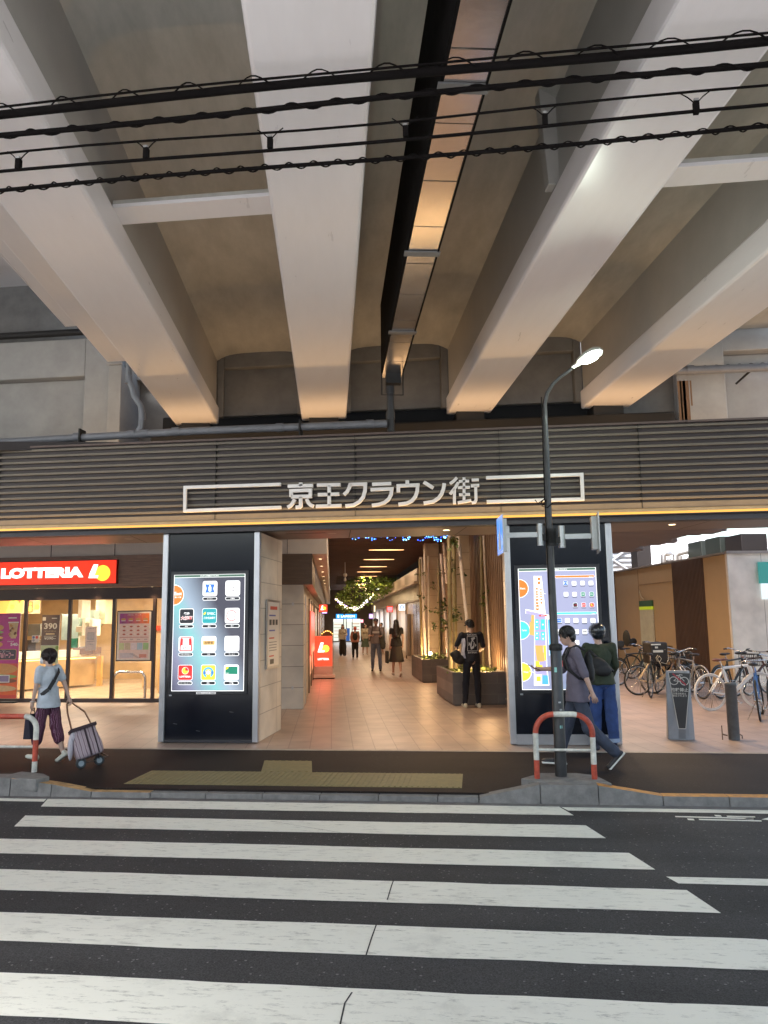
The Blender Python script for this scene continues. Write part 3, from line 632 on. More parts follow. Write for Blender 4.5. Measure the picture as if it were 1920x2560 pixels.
def info_screen(name,lab,TL_,TR_,BR_,BL_,inset):
    t=thing(name,lab,'screen',(0,0,0))
    x0=(gy(*TL_,YF).x+gy(*BL_,YF).x)/2; x1=(gy(*TR_,YF).x+gy(*BR_,YF).x)/2; z1=(gy(*TL_,YF).z+gy(*TR_,YF).z)/2; z0=(gy(*BL_,YF).z+gy(*BR_,YF).z)/2
    g=MB(); e=inset
    g.box(x0-e,x1+e,YF-.004,YF+.011,z0-e,z1+e); g.obj('bezel',M('bezel_black',(.015,.016,.02),.3,var=0),t,bevel=.003)
    g=MB(); g.box(x0-e+.02,x0-e+.06,YF-.012,YF-.004,z0-e-.02,z0-e); g.obj('screen_badge',m_trim,t)
    return t,x0,x1,z0,z1
# left screen
t,x0,x1,z0,z1=info_screen('information_screen','lit information screen on the left pillar showing a grid of shop logos',(436.4,1436),(614,1436),(609.4,1727.5),(428,1728),.05)
ww=x1-x0; hh=z1-z0
Bd=Board(YF-.006); U=lambda u:x0+u*ww; V=lambda v:z1-v*hh
Bd.poly([(x0,z0),(x1,z0),(x1,z1),(x0,z1)],W1,0)
Bd.make('screen_border',t)
Bd=Board(YF-.007); bgm=screen_bg('screen_gradient',[(0,(.08,.08,.14)),(.22,(.24,.25,.38)),(.5,(.24,.58,.60)),(.66,(.36,.46,.58)),(.95,(.06,.06,.09))],R(38))
Bd.poly([(x0+.008,z0+.008),(x1-.008,z0+.008),(x1-.008,z1-.045),(x0+.008,z1-.045)],bgm,0); Bd.make('screen_background',t)
Bd=Board(YF-.008)
Bd.rect((x0+x1)/2,z1-.022,ww-.016,.034,HD,0); Bd.txt('INFORMATION',(x0+x1)/2,z1-.022,.28,.017,W1,1,.01)
Bd.poly([(x0+.006,V(.075+.20)),]+[(x0+.006+.155*math.sin(a)*1.0,V(.175)+.155*math.cos(a)) for a in [PI-i*PI/20 for i in range(21)]],W1,0)
Bd.poly([(x0+.006+.145*math.sin(a),V(.175)+.145*math.cos(a)) for a in [PI-i*PI/24 for i in range(25)]],OR,1)
Bd.txt('East',x0+.07,V(.163),.115,.05,W1,2,.02); Bd.txt('賑いの街',x0+.07,V(.195),.1,.024,W1,2,.01)
cols=[.19,.51,.828]; rows=[.135,.372,.612,.855]; S_=.225
lab_=[[None,'コンビニ','中華麺'],['焼肉','銀行','餃子'],['フライドチキン','牛丼','ラーメン'],['ファーストフード','鮮魚','ATM']]
for i,rv in enumerate(rows):
    for j,cu in enumerate(cols):
        if lab_[i][j] is None: continue
        cx=U(cu); cz=V(rv)+.02; s_=S_
        Bd.rr(cx,cz,s_,s_,.03,W1,0); Bd.rr(cx,cz-.152,s_,.052,.025,W1,0); Bd.rr(cx,cz-.152,s_-.016,.038,.018,K1,1); Bd.txt(lab_[i][j],cx,cz-.152,None,.02,W1,2,.01)
        k_=(i,j)
        if k_==(0,1):
            Bd.poly([(cx-.075,cz+.06),(cx-.055,cz+.01),(cx-.055,cz-.01),(cx-.075,cz-.06),(cx+.075,cz-.06),(cx+.055,cz-.01),(cx+.055,cz+.01),(cx+.075,cz+.06)],BL,1); Bd.rr(cx,cz-.008,.042,.075,.015,W1,2); Bd.disc(cx,cz+.035,.014,W1,2,12)
            Bd.txt('LAWSON',cx,cz+.075,.15,.028,BL,1,.02); Bd.txt('STATION',cx,cz-.078,.15,.028,BL,1,.02)
        elif k_==(0,2):
            Bd.txt('旺',cx-.005,cz+.01,.08,.09,K1,1,-.005); Bd.ring(cx-.0,cz-.005,.085,.004,K1,1,-1.4,.3); Bd.line([(cx-.07,cz-.02),(cx-.04,cz-.025),(cx+.03,cz-.045)],.004,K1,1)
        elif k_==(1,0):
            Bd.rr(cx,cz,s_-.016,s_-.016,.025,K1,1); Bd.txt('焼肉',cx,cz+.038,.085,.04,W1,2,.03); Bd.txt('大将軍',cx,cz-.028,.185,.062,W1,2,.06); Bd.txt('大将軍',cx,cz-.028,.175,.052,RD,3,.01)
        elif k_==(1,1):
            Bd.rr(cx,cz,s_-.012,s_-.012,.025,TL,1); Bd.poly([(cx-.09,cz+.01),(cx-.055,cz+.03),(cx-.055,cz+.062),(cx-.09,cz+.042)],YL,2); Bd.txt('SMBC',cx+.028,cz+.034,.125,.036,W1,2,.0); Bd.txt('三井住友銀行',cx,cz-.03,.18,.034,W1,2,.01)
        elif k_==(1,2):
            Bd.ring(cx-.01,cz,.075,.012,RD,1,.6,5.6); Bd.line([(cx+.03,cz+.02),(cx+.085,cz+.075)],.004,K1,2); Bd.txt('肉汁',cx-.025,cz+.03,.05,.022,K1,2,0); Bd.txt('餃子屋',cx,cz-.02,.125,.045,K1,2,0)
        elif k_==(2,0):
            Bd.poly([(cx-.1,cz-.1),(cx+.1,cz-.1),(cx+.085,cz+.1),(cx-.085,cz+.1)],RD,1); Bd.poly([(cx-.08,cz-.085),(cx+.08,cz-.085),(cx+.07,cz+.085),(cx-.07,cz+.085)],W1,2)
            for sx in (-1,1): Bd.poly([(cx+sx*.062-.014,cz-.02),(cx+sx*.062+.014,cz-.02),(cx+sx*.058+.014,cz+.08),(cx+sx*.058-.014,cz+.08)][::1],RD,3)
            Bd.txt('KFC',cx,cz-.058,.085,.034,K1,3,.02,.15)
        elif k_==(2,1):
            Bd.rect(cx,cz+.015,.18,.06,OC,1); Bd.txt('吉野家',cx,cz+.016,.14,.045,K1,2,.01); Bd.txt('YOSHINOYA',cx,cz-.035,.14,.016,K1,2,0); Bd.rect(cx,cz-.055,.16,.003,OR,1)
        elif k_==(2,2):
            Bd.txt('武蔵家',cx,cz-.005,.17,.05,K1,1,-.005); Bd.txt('ラーメン',cx,cz+.045,.08,.014,K1,1,-.005)
        elif k_==(3,0):
            Bd.rr(cx,cz,s_-.012,s_-.012,.025,RD,1); Bd.disc(cx,cz+.028,.052,YL,2); Bd.poly([(cx,cz+.028)]+[(cx+.052*math.cos(a),cz+.028+.052*math.sin(a)) for a in [PI*.5-i*PI*.5/10*1.0 for i in range(11)]][::-1],RD,3); Bd.ring(cx,cz+.028,.05,.004,W1,4); Bd.txt('LOTTERIA',cx,cz-.058,.17,.026,W1,2,.04)
        elif k_==(3,1):
            Bd.rr(cx,cz,s_-.012,s_-.012,.025,YL,1); Bd.ring(cx,cz,.065,.03,SKB,2,-1.0,4.2); Bd.disc(cx,cz,.03,W1,2); Bd.txt('寿し常',cx,cz-.005,.17,.05,BL,3,.02)
        elif k_==(3,2):
            Bd.rect(cx,cz+.03,s_-.04,.11,GR,1); Bd.poly([(cx-.09,cz+.035),(cx-.045,cz+.06),(cx-.045,cz+.085),(cx-.09,cz+.075)],YL,2); Bd.txt('SMBC',cx-.06,cz-.012,.05,.014,W1,2,0); Bd.txt('バンク銀行',cx,cz-.055,.12,.02,GY,1,0)
Bd.make('screen_icons',t)
Bd=Board(YF-.006); Bd.rect((x0+x1)/2-.02,z0-.027,.29,.026,W1,1); Bd.rect((x0+x1)/2-.02,z0-.027,.28,.018,K1,2); Bd.txt('京王クラウン街',(x0+x1)/2-.02,z0-.027,.14,.014,W1,3,0); Bd.make('screen_caption',t)
# right screen: floor map
t,x0,x1,z0,z1=info_screen('information_screen','lit floor map screen on the right pillar behind the lamp post',(1294,1420),(1492,1420),(1502,1724),(1306,1725),.05)
ww=x1-x0; hh=z1-z0
Bd=Board(YF-.006); Bd.poly([(x0,z0),(x1,z0),(x1,z1),(x0,z1)],W1,0); Bd.make('screen_border',t)
bg2=screen_bg('screen_gradient_map',[(0,(.40,.42,.62)),(.3,(.26,.30,.46)),(.6,(.22,.58,.70)),(.8,(.38,.48,.64)),(1,(.42,.44,.62))],R(-50))
Bd=Board(YF-.007); Bd.poly([(x0+.008,z0+.008),(x1-.008,z0+.008),(x1-.008,z1-.042),(x0+.008,z1-.042)],bg2,0); Bd.make('screen_background',t)
Bd=Board(YF-.008); Bd.rect((x0+x1)/2,z1-.02,ww-.016,.03,HD,0); Bd.txt('INFORMATION',(x0+x1)/2,z1-.02,.28,.016,W1,1,.01)
def zR(x,y): P=gy(1200+x*.2712,1280+y*.2712,YF-.01); return (P.x,P.z)
for yy,c_,n_ in ((705,OR,'East'),(1090,CY,'Center'),(1475,YL,'West')):
    cx,cz=zR(352+yy*.03,yy); 
    Bd.poly([(x0+.008+.133*math.sin(a),cz+.133*math.cos(a)) for a in [PI-i*PI/24 for i in range(25)]],W1,0); Bd.poly([(x0+.008+.125*math.sin(a),cz+.125*math.cos(a)) for a in [PI-i*PI/24 for i in range(25)]],c_,1); Bd.txt(n_,x0+.06,cz,.07,.026,W1,2,.01)
def PR(pts,m,l): Bd.poly([zR(*p) for p in pts][::-1],m,l)
def LR(pts,w_,m,l): Bd.line([zR(*p) for p in pts],w_,m,l)
PR([(495,590),(568,590),(605,940),(640,950),(640,990),(605,985),(620,1430),(640,1600),(500,1600),(500,950),(418,935),(420,895),(500,910)],W1,1)
PR([(505,955),(600,955),(612,1440),(630,1590),(508,1590)],PU,2)
PR([(458,1010),(470,1015),(475,945),(500,950),(500,1140),(455,1130)],OC,2)
PR([(420,905),(600,945),(600,975),(425,935)],PU,3)
for a in ((512,700,533,745),(512,750,535,790),(515,800,540,850),(517,855,542,908),(530,605,556,665),(550,680,568,705),(552,710,570,745),(553,750,572,788),(556,800,575,840),(558,842,577,870)):
    PR([(a[0],a[1]),(a[2],a[1]),(a[2],a[3]),(a[0],a[3])],OR,3); q=zR((a[0]+a[2])/2,(a[1]+a[3])/2); Bd.disc(q[0],q[1],.012,W1,4,8)
for a in ((508,990,540,1035),(508,1040,540,1085),(508,1105,542,1135),(508,1140,542,1180),(560,990,598,1085),(562,1105,600,1150),(564,1155,600,1182)):
    PR([(a[0],a[1]),(a[2],a[1]),(a[2],a[3]),(a[0],a[3])],CY,3); q=zR((a[0]+a[2])/2,(a[1]+a[3])/2); Bd.rect(q[0],q[1],.02,.02,W1,4)
PR([(507,1230),(578,1230),(580,1290),(590,1300),(594,1375),(550,1380),(525,1365),(515,1300)],OC,4)
PR([(582,1230),(608,1230),(612,1370),(598,1370)],YL,4); PR([(512,1370),(545,1375),(550,1410),(575,1410),(577,1465),(512,1450)],YL,4)
PR([(508,1495),(570,1500),(570,1585),(508,1585)],W1,4); PR([(520,1515),(560,1515),(560,1560),(520,1560)],YL,5); PR([(575,1505),(625,1505),(632,1590),(575,1590)],SKB,4)
q=zR(580,955); Bd.rr(q[0],q[1],.11,.022,.01,RD,5); Bd.txt('現在地',q[0],q[1],.06,.013,W1,6,0)
LR([(500,1600),(500,1480),(455,1465)],.006,W1,3); LR([(605,755),(585,750)],.005,W1,3); LR([(622,990),(640,1320),(660,1310)],.006,W1,3)
for zy,c_,n_ in ((597,OR,'East'),(935,CY,'Center')):
    a=zR(690,zy); b=zR(1055 if zy<800 else 1078,zy); Bd.rr((a[0]+b[0])/2,a[1],b[0]-a[0],.035,.016,W1,1); Bd.rr((a[0]+b[0])/2,a[1],b[0]-a[0]-.008,.027,.012,c_,2); Bd.txt(n_,b[0]-.05,b[1],.045,.018,W1,3,.01)
def ic(x,y,s_,c_=None,tx=None,tc=None,inn=None):
    q=zR(x,y); Bd.rr(q[0],q[1],s_,s_,.012,W1,1); Bd.rect(q[0],q[1]-s_*.66,s_,.01,K1,1)
    if c_: Bd.rr(q[0],q[1],s_*.88,s_*.88,.01,c_,2)
    if tx: Bd.txt(tx,q[0],q[1],s_*.7,s_*.28,tc or K1,3,0)
    if inn=='ring': Bd.ring(q[0],q[1],s_*.33,s_*.06,RD,2,.5,5.6)
    if inn=='moon': Bd.disc(q[0],q[1]+.004,s_*.25,YL,3,12); Bd.disc(q[0]+.006,q[1]+.008,s_*.15,RD,4,10)
ic(789,655,.062,BL,'n',W1); ic(867,657,.062,None,'~'); ic(945,655,.062,inn='ring'); ic(1023,655,.062,None,'武蔵家')
ic(793,758,.062,None,'吉野家',OR); ic(872,758,.062,None,'寿',SKB); ic(950,757,.062,GR,'SMBC',W1); ic(1029,757,.062,GR,'SMBC',W1)
ic(878,857,.062,K1,'大将軍',RD); ic(956,857,.062,RD,'KFC',W1); ic(1032,857,.062,RD,None,None,'moon')
ic(732,1000,.066,BL,'PAO',W1); ic(806,1000,.066,None,'book'); ic(884,1000,.066); ic(963,1000,.066); ic(1042,1000,.066,None,'cafe')
ic(738,1103,.066,None,'dining',OR); ic(812,1103,.066,None,'stand',OR); ic(889,1103,.066,None,'JO-IN'); ic(967,1103,.066,None,'--'); ic(893,1203,.066)
PR([(620,990),(655,1000),(668,1300),(638,1330)],SKB,1); PR([(720,1320),(780,1325),(780,1380),(725,1390)],W1,2)
Bd.make('screen_map',t)
# opposite side of the street, behind the viewer (it is what the black glass mirrors)
g=MB(); g.box(-45,40,-42,-34,-.1,9); g.obj('wall',tiles('opposite_tiles',(.10,.10,.105),(.05,.05,.05),3,3,axis='xz',off=0,mort=.4,rough=.5)); tag(bpy.context.scene.objects['wall'],'dark office building on the opposite side of the street','building')
# ================================================================ ARCADE (local frame: s across, t along)
ar=thing('arcade_ceiling','dark brown slatted arcade ceiling with warm lamps shining through','ceiling',(0,0,0),RZ)
m_slc=M('ceiling_slat',(.13,.065,.045),.55,var=.2,scale=2)
m_roof=M('roof_dark',(.03,.026,.026),.8)
g=MB(); g.box(-.08,3.65,13.2,66,4.42,4.46); g.obj('ceiling_board',m_roof,ar)
g=MB(); t=20.0
while t<64: g.box(-.07,3.64,t,t+.07,4.20,4.33); t+=.42
g.obj('slats',m_slc,ar)
for t in (26.9,31.2,35.4,39.2,43.2,48,53,58):  # glowing ellipse shaped like each lamp's tapered glow on the slats
    g=MB(); g.prism([(1.95+.62*math.cos(a),t+.06+.10*math.sin(a)*abs(math.sin(a))) for a in [i*PI/12 for i in range(24)]],4.19,4.203); g.obj('lamp_glow',E('slat_glow_warm',(1,.50,.20),3.4),ar)
    light('strip_lamp_beam','AREA',(1.95,t+.05,4.16),AR*1.3,(1,.70,.44),ar,.5,aim=(0,0,-1),sy=.15)
for t in (15.5,19,22.5): light('strip_lamp_beam','AREA',(1.4,t,4.16),AR*1.2,(1,.72,.48),ar,.4,aim=(0,0,-1),sy=.15)
g=MB(); g.box(-22,7.9,12.2,66,4.46,4.6); g.box(-22,-.09,13.3,17.8,3.9,4.0)
tag(g.obj('roof',m_roof,rz=RZ),'flat dark roof slab above the arcade shops','roof')
# left building
lb=thing('shop_building','long left arcade building with stone wall, brown header box and white soffit','building',(0,0,0),RZ)
m_cream=M('panel_cream',(.64,.59,.52),.5,var=.04)
m_brz=M('bronze_header',(.11,.075,.05),.38,.2,var=.2,scale=3,streak=(1,1,14))
g=MB(); g.box(-1.1,-.56,17.0,66,0,2.6); g.obj('wall',tiles('arcade_wall',(.48,.41,.33),(.2,.16,.13),.9,.42,axis='yz',off=0,rough=.5,mort=.006),lb)
g=MB(); g.box(-1.0,-.56,15.95,17.0,0,2.52); g.obj('column',tiles('column_stone',(.58,.53,.46),(.18,.16,.14),3,.42,axis='xz',off=0,rough=.55,mort=.006),lb)
g=MB(); g.box(-1.7,-.385,15.85,66,2.49,3.12); g.obj('header_box',m_brz,lb)
g=MB(); g.box(-1.7,-.085,15.9,66,3.12,4.25); g.obj('white_bulkhead',m_cream,lb)
g=MB(); g.box(-.9,-.893,15.885,15.9,3.13,4.2); g.obj('seam',m_blk,lb)
m_glow=E('shopfront_glow',(1,.62,.30),1.1)
m_redl=E('menu_red_light',(1,.16,.09),.7)
for i in range(7):
    t0=19.4+i*6.2
    g=MB(); g.box(-.57,-.545,t0,t0+4.2,.35,2.2); g.obj('shop_window',E('shop_glow_%d'%(i%2),((1,.5,.25),(1,.66,.36))[i%2],.4),lb)
    for a in (t0,t0+2.1,t0+4.2): g=MB(); g.box(-.56,-.53,a-.03,a+.03,0,2.3); g.obj('window_frame',m_brz,lb)
g=MB(); g.box(-.54,-.50,19.5,23.6,.9,2.0); g.obj('menu_panel',m_redl,lb)
t=17.2
while t<60:
    downlight(-.235,t,3.118,0,lb,r=.045); t+=2.3
for t in (18,24,31,40,50): light('soffit_beam','SPOT',(-.235,t,3.08),AR*.5,(1,.7,.42),lb,.05,spot=2.3,aim=(0.1,0,-1),blend=.8)
t=19
g=MB()
while t<60: g.box(-.384,-.372,t,t+.05,2.5,3.1); t+=1.5
g.obj('header_rib',m_trim,lb)
for zz_ in (.42,2.1):
    g=MB(); g.box(-.80,-.76,15.925,15.95,zz_-.03,zz_+.03); g.obj('wall_anchor',m_trim,lb)
g=MB(); g.box(-.56,-.545,16.9,17.15,0,2.3); g.obj('grey_panel',m_trim,lb)
# right building
rb=thing('shop_building','long right arcade building with corrugated bronze header above warm shop fronts','building',(0,0,0),RZ)
m_taup=M('taupe_panel',(.42,.33,.25),.4,var=.05)
g=MB(); g.box(3.45,7.0,29.7,66,0,2.5); g.obj('wall',M('shopfront_cream',(.55,.44,.32),.35,var=.06),rb)
g=MB(); g.box(3.38,7.0,29.6,66,2.5,3.14); t=29.7
while t<65: g.box(3.355,3.38,t,t+.22,2.5,3.14); t+=.5
g.obj('ribbed_header',M('header_bronze',(.36,.29,.21),.32,.5,var=.08),rb)
g=MB(); g.box(3.18,7.0,29.4,66,3.14,3.22); g.box(3.3,7.0,29.5,66,3.22,3.72); g.obj('cornice',m_taup,rb)
g=MB(); g.box(3.44,3.46,29.8,32.6,0,2.42); g.box(3.43,3.445,31.1,31.14,0,2.42); g.obj('bronze_door',M('door_bronze',(.17,.10,.07),.25,.5,var=.06),rb)
for i in range(6):
    t0=35.5+i*5; g=MB(); g.box(3.425,3.44,t0,t0+2.6,.3,2.3); g.obj('shop_window',E('rshop_glow_%d'%(i%2),((1,.70,.40),(1,.80,.58))[i%2],.30),rb)
    g=MB(); g.box(3.40,3.45,t0-.06,t0,0,2.45); g.obj('window_frame',m_brz,rb)
g=MB(); g.box(3.3,3.42,33.6,34.4,0.2,2.0); g.obj('notice_board',M('board_bronze',(.3,.25,.2),.4,.3),rb)
for t in (31,35,40,46,53): light('header_beam','SPOT',(3.25,t,2.95),AR*.35,(1,.7,.4),rb,.05,spot=2.2,aim=(.05,0,-1),blend=.8)
# end shop with lit blue sign
eb=thing('end_shop','convenience shop with blue lit sign and bright windows at the far arcade end','shop',(0,0,0),RZ)
T=65.0
def EZ(x,y): p=gt(680+x*.2893,1300+y*.2893,T); return (p.x,p.z)
a=EZ(525,1050); b=EZ(765,780)
g=MB(); g.box(-2,5,T+.05,T+1,0,4.3); g.obj('wall',M('end_wall',(.14,.11,.09),.6),eb)
Bd=Board(T); wl=E('store_white',(1,.97,.88),1.3); wl2=E('store_pale',(.85,.9,.8),.9); sb=E('store_blue',(.02,.30,.85),1.6); sbd=E('store_shelf_blue',(.03,.12,.4),.7)
Bd.poly([EZ(525,1045),EZ(765,1045),EZ(765,855),EZ(525,855)],wl2,1)
Bd.poly([EZ(530,880),EZ(612,880),EZ(612,858),EZ(530,858)],wl,2); Bd.poly([EZ(645,880),EZ(762,880),EZ(762,855),EZ(645,855)],wl,2)
for x_,c_ in ((615,m_blk),(640,m_blk),(690,m_blk),(525,m_blk)): Bd.poly([EZ(x_,1045),EZ(x_+6,1045),EZ(x_+6,855),EZ(x_,855)],c_,3)
Bd.poly([EZ(640,1045),EZ(672,1045),EZ(672,935),EZ(640,935)],sbd,4)
for i in range(5): Bd.poly([EZ(535,905+i*28),EZ(610,905+i*28),EZ(610,900+i*28),EZ(535,900+i*28)],E('store_item_%d'%(i%3),((.8,.5,.3),(.5,.6,.4),(.7,.3,.3))[i%3],.6),2)
for i in range(4): Bd.poly([EZ(695,900+i*24),EZ(755,900+i*24),EZ(755,893+i*24),EZ(695,893+i*24)],E('store_item_%d'%(i%3),(.8,.5,.3),.6),2)
Bd.make('shop_front',eb)
Bd=Board(T-.12); Bd.poly([EZ(553,852),EZ(733,852),EZ(733,813),EZ(553,813)],sb,1); q=EZ(650,832); Bd.txt('LAWSON',q[0]+.05,q[1],1.15,.2,E('store_sign_white',(1,1,1),1.6),2,.03)
q=EZ(573,832); Bd.rr(q[0],q[1],.13,.24,.03,E('store_sign_white',(1,1,1),1.6),2); Bd.make('sign_panel',eb)
g=MB(); A_=EZ(548,856); B2=EZ(738,809); g.box(A_[0],B2[0],T-.118,T+.05,A_[1],B2[1]); g.obj('sign_box',m_blk,eb)
light('shop_window_light','AREA',(1.3,T-.4,1.6),14,(.9,.97,1),eb,2.2,aim=(0,-1,-.2),sy=1.5)
# projecting blade signs
def blade(lab,x0,y0,x1,y1,t,draw,name='blade_sign',th=.09):
    A=gt(680+x0*.2893,1300+y0*.2893,t); B=gt(680+x1*.2893,1300+y1*.2893,t)
    o=thing(name,lab,'sign',(0,0,0),RZ,'lit blade signs along the arcade'); 
    g=MB(); g.box(A.x,B.x,t,t+th,B.z,A.z); g.obj('sign_box',M('sign_box_dark',(.05,.05,.05),.4,var=0),o)
    Bd=Board(t); w_=B.x-A.x; h_=A.z-B.z; cx=(A.x+B.x)/2; cz=(A.z+B.z)/2
    draw(Bd,cx,cz,w_*.92,h_*.92); Bd.make('sign_face',o); return o
LR_=E('sign_red',(1,.05,.02),1.7); LW=E('sign_white',(1,.95,.88),1.8); LY=E('sign_yellow',(1,.72,.06),1.7); LBU=E('sign_blue',(.04,.22,.75),1.3); LPK=E('sign_pink',(1,.32,.42),1.5); LPU=E('sign_purple',(.55,.3,.95),1.4)
def logoL(Bd,cx,cz,s,l=2):
    Bd.disc(cx+s*.22,cz-s*.08,s*.34,LY,l,28)
    Bd.poly([(cx-s*.55,cz-s*.42),(cx+s*.08,cz-s*.42),(cx+s*.12,cz-s*.24),(cx-s*.16,cz-s*.24),(cx+s*.02,cz+s*.5),(cx-s*.26,cz+s*.5)],LW,l+1)
def d1(Bd,cx,cz,w_,h_): Bd.rect(cx,cz,w_,h_,LR_,1); logoL(Bd,cx,cz+h_*.05,h_*.7)
def d2(Bd,cx,cz,w_,h_): Bd.rect(cx,cz,w_,h_,LW,1); Bd.ring(cx,cz,h_*.27,h_*.16,LBU,2,-1.0,4.2); Bd.txt('寿',cx,cz,None,h_*.25,LBU,3,.01)
def d3(Bd,cx,cz,w_,h_): Bd.rect(cx,cz,w_,h_,LR_,1); Bd.rect(cx,cz+h_*.05,w_*.8,h_*.5,LPK,2); Bd.txt('OXO',cx,cz+h_*.05,w_*.7,h_*.26,LR_,3,.02); Bd.rect(cx,cz-h_*.35,w_*.7,h_*.1,LPK,2)
def d4(Bd,cx,cz,w_,h_): Bd.rect(cx,cz,w_,h_,LPU,1); Bd.rr(cx,cz,w_*.7,h_*.6,.04,LW,2); Bd.txt('U',cx,cz,w_*.3,h_*.35,LPU,3,.03)
def d5(Bd,cx,cz,w_,h_): Bd.rect(cx,cz,w_,h_,LPK,1); Bd.txt('IN',cx,cz,w_*.5,h_*.5,LW,3,.03)
blade('small lit red burger shop blade sign on the left arcade wall',405,730,480,796,21,d1)
blade('small purple lit blade sign peeking below the red one on the left',430,792,478,808,23,lambda B,cx,cz,w_,h_:(B.rect(cx,cz,w_,h_,LPU,1),B.rect(cx,cz,w_*.7,h_*.4,LW,2)))
blade('white lit blade sign with blue round emblem, nearest on the right wall',1092,725,1153,784,34.8,d2)
blade('red and pink lit blade sign on the right arcade wall',990,742,1047,797,41.8,d3)
blade('purple and white lit blade sign farther down the right wall',838,810,875,852,56,d4)
blade('tall cream lit blade sign high on the right arcade wall',880,738,893,795,50,lambda B,cx,cz,w_,h_:B.rect(cx,cz,w_,h_,E('sign_cream',(1,.85,.5),1.6),1))
blade('tiny pink lit sign beside the blue shop sign at the far end',763,858,790,888,60,d5)
# floor standing light box sign
ss=thing('light_box_sign','red lit floor standing burger shop sign on a white base','sign',(0,0,0),RZ); t=24.0
A=gt(786,1590,t); B=gt(832,1694,t); a=gt(786+0,1590,t).x-.0; a=gt(785,1600,t).x; b=gt(832,1600,t).x
zt=gt(800,1590,t).z; zf=gt(800,1666,t).z
g=MB(); g.box(a,b,t,t+.14,.14,zt); g.obj('sign_case',M('sign_case',(.55,.45,.38),.35,.4),ss,bevel=.01)
g=MB(); g.box(a-.07,b+.07,t-.14,t+.3,0.03,.13); g.box(a-.05,b+.05,t-.12,t+.28,0.0,.03,1); g.obj('base',[M('base_white',(.6,.55,.5),.4),m_blk],ss,bevel=.015)
Bd=Board(t-.002); cx=(a+b)/2; cz=(zt+zf)/2; w_=(b-a)*.9; h_=(zt-zf)
Bd.rect(cx,cz,w_,h_*.98,LR_,1); logoL(Bd,cx,cz+.1,w_*.62); Bd.txt('LOTTERIA',cx,cz-.24,w_*.66,.062,LW,2,.04); Bd.make('sign_face',ss)
light('sign_glow','POINT',(cx,t-.3,.75),3,(1,.08,.04),ss,.25)
# menu stand behind it, orange lamps along its arched top
ms=thing('menu_stand','small arched menu stand with orange bulbs behind the red floor sign','menu stand',(0,0,0),RZ); t=29
p0=gt(803,1640,t); p1=gt(833,1575,t)
g=MB(); g.plate([(p0.x,.0),(p1.x,.0),(p1.x,p1.z-.12),((p0.x+p1.x)/2+.1,p1.z),((p0.x+p1.x)/2-.1,p1.z),(p0.x,p1.z-.12)],t,t+.1); g.obj('board',M('board_brown',(.12,.04,.02),.5),ms)
g=MB()
for i in range(7):
    u=i/6; g.ell((p0.x+.03+(p1.x-p0.x-.06)*u,t-.02,p1.z-.13+.10*math.sin(PI*u)),(.018,.018,.018),0,8,6)
for i in range(5):
    u=i/4; g.box(p0.x+.05+(p1.x-p0.x-.13)*u,p0.x+.09+(p1.x-p0.x-.13)*u,t-.01,t,p1.z-.30,p1.z-.22)
g.obj('bulb_row',E('bulb_orange',(1,.5,.12),5),ms)
# planters, bamboo, column
m_plt=tiles('planter_tile',(.135,.125,.12),(.2,.18,.16),.62,.22,axis='xz',off=.5,mort=.004,rough=.6,var=.12)
m_leaf=M('leaf_green',(.055,.085,.022),.55,var=.5,scale=8); m_leaf2=M('leaf_light',(.12,.15,.04),.5,var=.4,scale=8)
m_soil=M('soil',(.05,.035,.025),.9)
def planter(lab,s0,s1,t0,t1,h):
    o=thing('planter',lab,'planter',(0,0,0),RZ,'grey tiled planters on the right of the arcade')
    g=MB(); g.box(s0,s1,t0,t0+.07,.03,h); g.box(s0,s0+.07,t0+.07,t1-.07,.03,h); g.box(s1-.07,s1,t0+.07,t1-.07,.03,h); g.box(s0,s1,t1-.07,t1,.03,h); g.box(s0+.04,s1-.04,t0+.04,t1-.04,0,.03); g.obj('trough',m_plt,o)
    g=MB(); g.box(s0+.07,s1-.07,t0+.07,t1-.07,h-.12,h-.06); g.obj('soil',m_soil,o); return o
planter('front grey tiled planter behind the man in the black T-shirt',2.48,3.6,15.95,18.35,.67)
planter('rear grey tiled planter near the arcade shop fronts',2.53,3.6,21.75,24.55,.65)
def leafcloud(g,c,rad,n,size,seed,mi=(0,1)):
    rnd=random.Random(seed)
    for i in range(n):
        while True:
            p=Vector((rnd.uniform(-1,1),rnd.uniform(-1,1),rnd.uniform(-1,1)))
            if p.length<1: break
        q=Vector((c[0]+p.x*rad[0],c[1]+p.y*rad[1],c[2]+p.z*rad[2]))
        d=Vector((rnd.uniform(-1,1),rnd.uniform(-1,1),rnd.uniform(-.7,.4))).normalized(); e=d.cross(Vector((rnd.uniform(-1,1),rnd.uniform(-1,1),rnd.uniform(-1,1)))).normalized()
        L=size*rnd.uniform(.6,1.3); wd=L*.32
        g.add([q,q+d*L*.5+e*wd,q+d*L,q+d*L*.5-e*wd],[(0,1,2,3)],rnd.choice(mi))
for lab,(s0,s1,t0,t1,h),sd_ in (('low green ground cover growing in the front planter',(2.6,3.5,16.1,18.2,.6),1),('low green ground cover growing in the rear planter',(2.65,3.5,21.9,24.4,.6),2)):
    g=MB(); rnd=random.Random(sd_)
    for i in range(26): leafcloud(g,(rnd.uniform(s0,s1),rnd.uniform(t0,t1),h+.04),(.12,.12,.08),16,.1,i+sd_*100)
    o=g.obj('ground_cover',[m_leaf,m_leaf2],rz=RZ); tag(o,lab,'plant'); o['kind']='stuff'
m_bam=M('bamboo_green',(.27,.22,.11),.4,var=.25,scale=5); m_bamw=M('bamboo_pale',(.78,.70,.62),.45,var=.12,scale=4)
